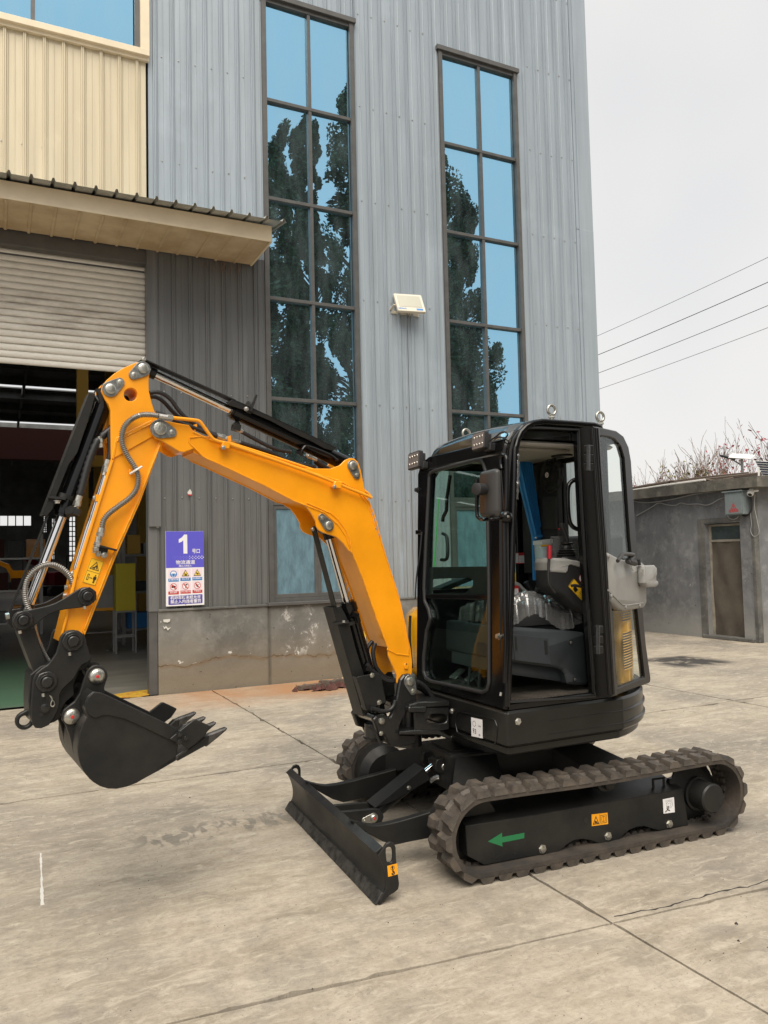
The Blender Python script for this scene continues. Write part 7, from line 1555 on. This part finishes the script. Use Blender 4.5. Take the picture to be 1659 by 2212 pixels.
for (y, hw) in ((1404, 100), (1386, 95), (1380, 78), (1362, 98), (1354, 72), (1338, 92), (1330, 62), (1316, 80), (1306, 55), (1290, 56), (1276, 48), (1262, 36), (1254, 56), (1244, 58), (1238, 40)):
    c = jp.P('o', 712 + (1404 - y) * .06, y); e = jp.P('o', 712 + hw + (1404 - y) * .06, y); pr2.append((c, (e - c).length))
vs = []; 
for c, R in pr2:
    for k in range(16): t = 2 * pi * k / 16 + pi / 16; sqf = 1 / max(abs(cos(t)), abs(sin(t))); vs.append(c + Vector((cos(t) * R * (sqf * .5 + .5) * .85, sin(t) * R * (sqf * .5 + .5) * .7, 0)))
mb.add(vs, [(i * 16 + k, i * 16 + (k + 1) % 16, (i + 1) * 16 + (k + 1) % 16, (i + 1) * 16 + k) for i in range(len(pr2) - 1) for k in range(16)]); js = part(mb, 'joystick_boot', con, smooth=30)
mb = MB().m('blackplastic'); P = [jp.P('o', *p) for p in [(728, 1245), (718, 1200), (705, 1160), (690, 1120), (672, 1080), (668, 1060), (668, 1048)]]; mb.tube(spl(P, 3, False), lambda t: .011 + .0055 * t if t < .85 else .0155 * (1.25 - 1.3 * (t - .85) / .15 * .6), 12); part(mb, 'joystick_grip', con, smooth=60)
mb = MB().m('red').rev(PY(3.372).P('o', 640, 1106), (-.3, -1, 0), [(0, .005), (.004, .004)], 8); part(mb, 'thumb_button', con)
lv = PY(3.31); mb = MB().m('blackplastic'); P = [lv.P('o', *p) for p in [(540, 1400), (535, 1500), (532, 1600), (540, 1660), (565, 1700), (600, 1745)]]; mb.tube(spl(P, 3, False), .007, 8); mb.m('red'); P = [lv.P('o', 543, 1405), lv.P('o', 545, 1330), lv.P('o', 546, 1270)]; mb.tube(P, [.013, .014, .012], 12); part(mb, 'safety_lever', con, smooth=60)
# far console, display and pedals
fc = PY(3.86); q = fc.sv('p', [(60, 380), (170, 365), (235, 385), (265, 420), (330, 470), (420, 478), (430, 560), (60, 580)]); mb = MB().m('blackplastic').prism(fc, fillet(q, .01), -.12, 0, .008); fcn = part(mb, 'far_console')
mb = MB().m('trimgrey'); P = [fc.P('p', *p) for p in [(100, 395), (170, 375), (232, 392), (265, 425), (330, 476), (400, 482)]]; mb.tube(spl(P, 4, False), .014, 6); part(mb, 'grey_trim', fcn, smooth=60)
q = fc.off(.01).sv('p', [(148, 405), (232, 395), (244, 520), (158, 530)]); mb = MB().m('redprint').prism(fc.off(.01), fillet(q, .003), 0, .0015); a = Vector(q[0]); ee = Vector(q[1]) - a; d_ = Vector(q[3]) - a; mb.m('whiteprint').prism(fc.off(.01), [sp_(.08, .24), sp_(.92, .24), sp_(.92, .95), sp_(.08, .95)], .0015, .0022); mb.m('greyprint')
for k in range(5): mb.prism(fc.off(.01), [sp_(.16, .32 + k * .12), sp_(.84, .32 + k * .12), sp_(.84, .35 + k * .12), sp_(.16, .35 + k * .12)], .0022, .003)
part(mb, 'warning_label', fcn)
mb = MB().m('blackplastic'); P = [PY(3.9).P('p', *p) for p in [(310, 360), (330, 400), (360, 450)]]; mb.tube(P, .018, 8); P = [PY(3.88).P('p', *p) for p in [(432, 392), (410, 460)]]; mb.tube(P, [.010, .016], 8); mb.box((2.45, 3.84, 1.42), (2.56, 3.97, 1.45), .01); part(mb, 'side_lever', fcn)
wl = PY(CY1 - .06); mb = MB()
for q in ([(100, 1350), (160, 1348), (162, 1450), (104, 1452)], [(168, 1345), (302, 1342), (308, 1452), (172, 1456)]):
    s4 = wl.sv('o', q); a = Vector(s4[0]); ee = Vector(s4[1]) - a; d_ = Vector(s4[3]) - a; mb.m('redprint').prism(wl, s4, 0, .0015); mb.m('whiteprint').prism(wl, [sp_(.04, .05), sp_(.46, .05), sp_(.46, .92), sp_(.04, .92)], .0015, .0022); mb.prism(wl, [sp_(.5, .26), sp_(.95, .26), sp_(.95, .92), sp_(.5, .92)], .0015, .0022); mb.m('greyprint')
    for k in range(4): mb.prism(wl, [sp_(.54, .36 + k * .14), sp_(.9, .36 + k * .14), sp_(.9, .39 + k * .14), sp_(.54, .39 + k * .14)], .0022, .003)
part(mb, 'window_label', cab)
mb = MB().m('steel')
for k, (x, y) in enumerate(((395, 1740), (490, 1755))):
    c = PZ(.86).P('e', x, y)
    pl = Plane(c, (0, -1, 0), (1, 0, .55)); pl = Plane(c, (0, -1, 0), (1, 0, .6)); mb.prism(pl, fillet(rect(-.035, -.045, .035, .045), .01), -.006, 0, .001)
    for j in range(5): mb.prism(pl, rect(-.03, -.036 + j * .016, .03, -.030 + j * .016), 0, .004)
    mb.tube([c, c + Vector((.05, 0, -.06))], .008, 6)
part(mb, 'travel_pedal', cab)
mb = MB().m('blackplastic')
for y_, z_ in ((3.72, 1.32), (3.62, 1.36)): mb.tube([Vector((2.33, y_, .83)), Vector((2.36, y_, 1.1)), Vector((2.40, y_, z_))], .008, 6)
mb.m('blackplastic')
for y_, z_ in ((3.72, 1.32), (3.62, 1.36)): mb.tube([Vector((2.40, y_, z_)), Vector((2.41, y_, z_ + .09))], [.014, .018], 8)
part(mb, 'travel_lever', cab)
dp = FPl.off(-.25); q = dp.sv('e', [(345, 1410), (380, 1390), (480, 1375), (520, 1400), (520, 1560), (500, 1680), (440, 1700), (345, 1640)]); mb = MB().m('seatbase').prism(dp, fillet(q, .02), -.1, 0, .015); mb.m('blackprint'); 
for c in ((382, 1488), (468, 1470), (384, 1448)): mb.prism(dp, circ(*dp.sv('e', [c])[0], .020, 16), 0, .002)
part(mb, 'footwell_panel', cab)
# curtain, hung on its rail and tied
mb = MB().m('curtain'); cpn_ = []; rows = 26; cols = 66
def curt(j):     # left and right edges in zone o as it falls, gathered at the tie (y about 1190)
    t = j / (rows - 1); y = 378 + t * (1620 - 378)
    if y < 1190: s_ = (y - 378) / (1190 - 378); return y, 190 + (388 - 190) * s_ ** 1.0, 358 + (460 - 358) * s_ ** 1.05
    s_ = (y - 1190) / 430; return y, 388 + 5 * s_, 460 + 24 * s_
vs = []
for j in range(rows):
    y, x0, x1 = curt(j)
    for i in range(cols):
        t = i / (cols - 1); p = PY(3.93).P('o', x0 + (x1 - x0) * t, y); vs.append(p + Vector((0, .026 * sin(t * 2 * pi * 6.5) * (1 - .4 * abs(y - 1190) / 900 if y > 1190 else 1), 0)))
mb.add(vs, [(j * cols + i, j * cols + i + 1, (j + 1) * cols + i + 1, (j + 1) * cols + i) for j in range(rows - 1) for i in range(cols - 1)]); cur = part(mb, 'curtain', smooth=60)
mb = MB().m('curtain').tube([PY(3.905).P('o', *p) for p in [(388, 1195), (430, 1185), (470, 1175)]], .012, 6); mb.m('white').rev(PY(3.89).P('o', 408, 1193), (0, -1, 0), [(0, .007), (.006, .005)], 10); part(mb, 'tie_band', cur)
mb = MB().m('liner').tube([PY(3.94).P('o', 195, 358), PY(3.94).P('o', 360, 355)], .009, 6); part(mb, 'curtain_rail', cur)
mb = MB().m('blackplastic').prism(PX(3.02), rect(-4.10, 1.42, -3.74, 2.10), -.02, .02, .006); rwc = part(mb, 'rear_column', cab)
# fan with wire cage on the rear column
fpn = PX(2.95); fc2 = fpn.sv('o', [(542, 563)])[0]; fan = MB().m('blackplastic'); fan.rev(fpn.w(*fc2, -.03), (1, 0, 0), [(0, .03), (.03, .035)], 14)
for k in range(5):
    a = 2 * pi * k / 5; pts = [(fc2[0] + .02 * cos(a - .5), fc2[1] + .02 * sin(a - .5)), (fc2[0] + .085 * cos(a - .35), fc2[1] + .085 * sin(a - .35)), (fc2[0] + .085 * cos(a + .35), fc2[1] + .085 * sin(a + .35)), (fc2[0] + .02 * cos(a + .5), fc2[1] + .02 * sin(a + .5))]; fan.prism(fpn, pts, -.014, -.010)
for R in (.025, .04, .055, .07, .085, .10): P = [fpn.w(fc2[0] + R * cos(t), fc2[1] + R * sin(t), .012 - .03 * (R / .1) ** 3) for t in [2 * pi * k / 24 for k in range(25)]]; fan.tube(P, .0022 if R < .1 else .006, 4, caps=False)
for k in range(4): a = pi * k / 4 + .4; fan.tube([fpn.w(fc2[0] + .1 * cos(a + s_), fc2[1] + .1 * sin(a + s_), -.015) for s_ in (0,)] + [fpn.w(*fc2, .014)] + [fpn.w(fc2[0] - .1 * cos(a), fc2[1] - .1 * sin(a), -.015)], .0022, 4)
fan_o = part(fan, 'cab_fan', smooth=60)
mb = MB().m('whiteprint').prism(fpn.off(.016), circ(*fc2, .016, 18), 0, .002); mb.m('redprint')
for k in range(3): a = 2 * pi * k / 3; mb.prism(fpn.off(.018), [(fc2[0] + .002 * cos(a), fc2[1] + .002 * sin(a)), (fc2[0] + .011 * cos(a - .5), fc2[1] + .011 * sin(a - .5)), (fc2[0] + .011 * cos(a + .4), fc2[1] + .011 * sin(a + .4))], 0, .001)
part(mb, 'fan_badge', fan_o)
mb = MB().m('blackplastic').prism(PX(2.99), PX(2.99).sv('o', [(485, 775), (625, 778), (630, 1105), (490, 1110)]), 0, .012, .003); part(mb, 'fuse_panel', rwc)
mb = MB().m('blackprint').rev(PZ(2.10).P('o', 670, 370), (0, 0, -1), [(-.01, .062), (.006, .060), (.007, .05)], 24); part(mb, 'speaker', cab)
# washer bottle
bt = PY(3.80); q = bt.sv('o', [(462, 1240), (470, 1222), (585, 1205), (590, 1260), (548, 1275), (545, 1425), (525, 1445), (475, 1440), (465, 1300)]); mb = MB().m('bottle').prism(bt, fillet(q, .008), -.08, 0, .010); bot = part(mb, 'washer_bottle', smooth=50)
mb = MB().m('white').prism(bt.off(.002), bt.sv('o', [(460, 1222), (590, 1202), (592, 1250), (460, 1262)]), -.084, 0, .004); part(mb, 'bottle_cap', bot)
mb = MB().m('yellowprint').prism(bt.off(.0025), bt.sv('o', [(466, 1264), (548, 1260), (548, 1278), (466, 1282)]), -.02, 0); part(mb, 'bottle_band', bot)
# ---- grab rail beside the rear pillar (seen through the opening)
gp = PY(3.30); P = [gp.P('o', *p) for p in [(865, 610), (800, 612), (755, 640), (732, 690), (728, 800), (735, 950), (752, 1040), (790, 1090), (840, 1108), (900, 1108)]]; mb = MB().m('gloss').tube(spl(P, 3, False), .012, 10); part(mb, 'grab_rail', cab, smooth=60)
# ---- open door, swung back against the side of the hood
H = Vector((2.955, 3.215, 0)); DP = Plane(H, (cos(radians(31)), sin(radians(31)), 0))
do = DP.sv('e', [(1250, 222), (1270, 205), (1390, 232), (1430, 262), (1462, 330), (1478, 420), (1510, 900), (1540, 1250), (1570, 1560), (1600, 1775), (1595, 1800), (1362, 1888), (1355, 1860), (1300, 1000)])
dh = DP.sv('e', [(1275, 262), (1345, 270), (1378, 285), (1415, 330), (1436, 400), (1470, 900), (1510, 1300), (1562, 1762), (1365, 1842), (1335, 1400), (1300, 700)])
mb = MB().m('deepblack').prism(DP, [fillet(do, .015, 3), fillet(dh, .01, 3)], -.03, 0, .006); door_ = part(mb, 'cab_door', smooth=40)
mb = MB().m('doorglass').prism(DP, dh, -.014, -.010); part(mb, 'door_pane', door_)
for x0_, x1_, r_ in ((1228, 1340, .007), (1240, 1350, .005), (1252, 1362, .008), (1268, 1370, .005)): part(MB().m('deepblack').tube([DP.off(.022).P('e', x0_, 215), DP.off(.022).P('e', (x0_ + x1_) / 2 + 2, 1040), DP.off(.022).P('e', x1_, 1870)], r_, 8), 'weather_seal', door_, smooth=60)
mb = MB().m('deepblack').prism(DP, DP.sv('e', [(1225, 205), (1262, 210), (1375, 1880), (1330, 1890)]), -.06, .018, .008); part(mb, 'hinge_stile', door_, smooth=50)
q = DP.off(.012); gq = q.sv('i', [(165, 1155), (260, 1205), (330, 1225), (430, 1225), (470, 1260), (475, 1555), (460, 1592), (300, 1622), (250, 1600), (190, 1540), (182, 1400)]); mb = MB().m('trimgrey').prism(q, fillet(gq, .012, 4), -.03, .016, .010); tp2 = part(mb, 'door_trim_panel', door_, smooth=50)
mb = MB().m('trimgrey'); P = [q.off(.018).P('i', *p) for p in [(188, 1455), (300, 1568), (340, 1575), (468, 1556)]]; mb.tube(P, .004, 6); part(mb, 'trim_ridge', door_)
mb = MB().m('trimgrey').prism(q.off(.016), fillet(q.sv('i', [(398, 1262), (478, 1258), (494, 1275), (496, 1340), (490, 1345), (490, 1375), (505, 1382), (507, 1415), (490, 1430), (415, 1432), (400, 1400)]), .006, 3), 0, .045, .007); part(mb, 'latch_housing', door_, smooth=50)
for c in ((210, 1500), (325, 1588), (436, 1578), (190, 1185)): mb = MB().m('trimgrey').rev(q.off(.016).P('i', *c), q.n, [(0, .011), (.006, .010), (.009, .005)], 12); part(mb, 'trim_screw', door_)
mb = MB().m('mirrorback'); P = [q.off(.045).P('i', *p) for p in [(265, 1225), (300, 1175), (320, 1168), (390, 1175), (385, 1200), (350, 1235)]]; mb.tube(spl(P, 3, False), .010, 8); part(mb, 'door_handle', door_, smooth=60)
mb = MB().m('blackplastic').tube([q.off(.04).P('i', 350, 1225), q.off(.04).P('i', 400, 1240)], .018, 8); mb.tube([q.off(.03).P('i', 430, 1210), q.off(.03).P('i', 437, 1255)], .010, 8); part(mb, 'door_latch', door_)
mb = MB().m('pinhead'); P = [q.off(.05).P('i', *p) for p in [(372, 1260), (378, 1290), (390, 1300)]]; mb.tube(P, .003, 5); mb.prism(q.off(.05), q.sv('i', [(384, 1290), (396, 1290), (394, 1332), (388, 1332)]), 0, .002); part(mb, 'door_keys', door_)
for (x, y0_, y1_) in ((1210, 320, 480), (1270, 1440, 1620)):
    mb = MB().m('cast'); mb.tube([DP.off(.03).P('e', x, y0_), DP.off(.03).P('e', x, y1_)], .010, 8)
    for t in (.15, .5, .85): c = DP.off(.025).P('e', x + 4, y0_ + (y1_ - y0_) * t); mb.box(c - Vector((.02, .012, .018)), c + Vector((.02, .012, .018)), .003)
    part(mb, 'hinge', door_)
# ---- engine hood, rear, with louvred vents
mb = MB().m('hoodyellow'); R2 = HR - .045; hp = plan(3.09, 3.36, 4.62, R2); mb.prism(PZ(0), fillet(hp, .03, 3), .79, 1.42, .03); hood = part(mb, 'engine_hood', smooth=45)
def louvre(a0, a1, z0, z1, n):
    mb = MB().m('blackprint'); k = 10; vs = []
    for i in range(k + 1):
        a = a0 + (a1 - a0) * i / k
        for z in (z0, z1): vs.append((HC.x + (R2 + .002) * cos(a), HC.y + (R2 + .002) * sin(a), z))
    mb.add(vs, [(2 * i, 2 * i + 2, 2 * i + 3, 2 * i + 1) for i in range(k)]); mb.m('hoodyellow')
    for j in range(n + 1):
        z = z0 + (z1 - z0) * j / n; P = [Vector((HC.x + (R2 + .004) * cos(a0 + (a1 - a0) * i / k), HC.y + (R2 + .004) * sin(a0 + (a1 - a0) * i / k), z)) for i in range(k + 1)]; mb.tube(P, .0026, 4)
    part(mb, 'louvre_grille', hood)
aL, aR = radians(-66), radians(-51)
louvre(aL, aR, .90, 1.10, 14); louvre(aL, aR, 1.16, 1.36, 14)
mb = MB().m('gloss').prism(PZ(0), plan(3.2, 3.6, 4.3, HR + .03), .62, .80, .02); part(mb, 'counterweight', smooth=45)
# right-hand cover in front of the far side
mb = MB().m('hoodyellow'); fcv = [(2.31, 4.18), (2.31, 4.38), (2.42, 4.62), (3.0, 4.66), (3.0, 4.18)]; mb.prism(PZ(0), fillet(fcv, .06, 6), .79, 1.21, .05); mb.prism(PZ(0), fillet([(2.45, 4.2), (2.5, 4.56), (3.0, 4.64), (3.0, 4.2)], .05, 5), 1.2, 1.33, .04); rc = part(mb, 'side_cover', smooth=60)
mb = MB().m('blackplastic'); P = [Vector((2.205, 4.10, z)) for z in (.85, .95, 1.05, 1.12, 1.17)]; P = [Vector((2.29 - .012 * sin(k * .7), 4.3, .86 + .08 * k)) for k in range(5)]; mb.tube(P, .010, 6); part(mb, 'cover_seal', rc)
mb = MB().m('blackplastic').bar(Vector((2.45, 4.25, 1.33)), Vector((2.68, 4.25, 1.40)), .1, .03); part(mb, 'cover_latch', rc)
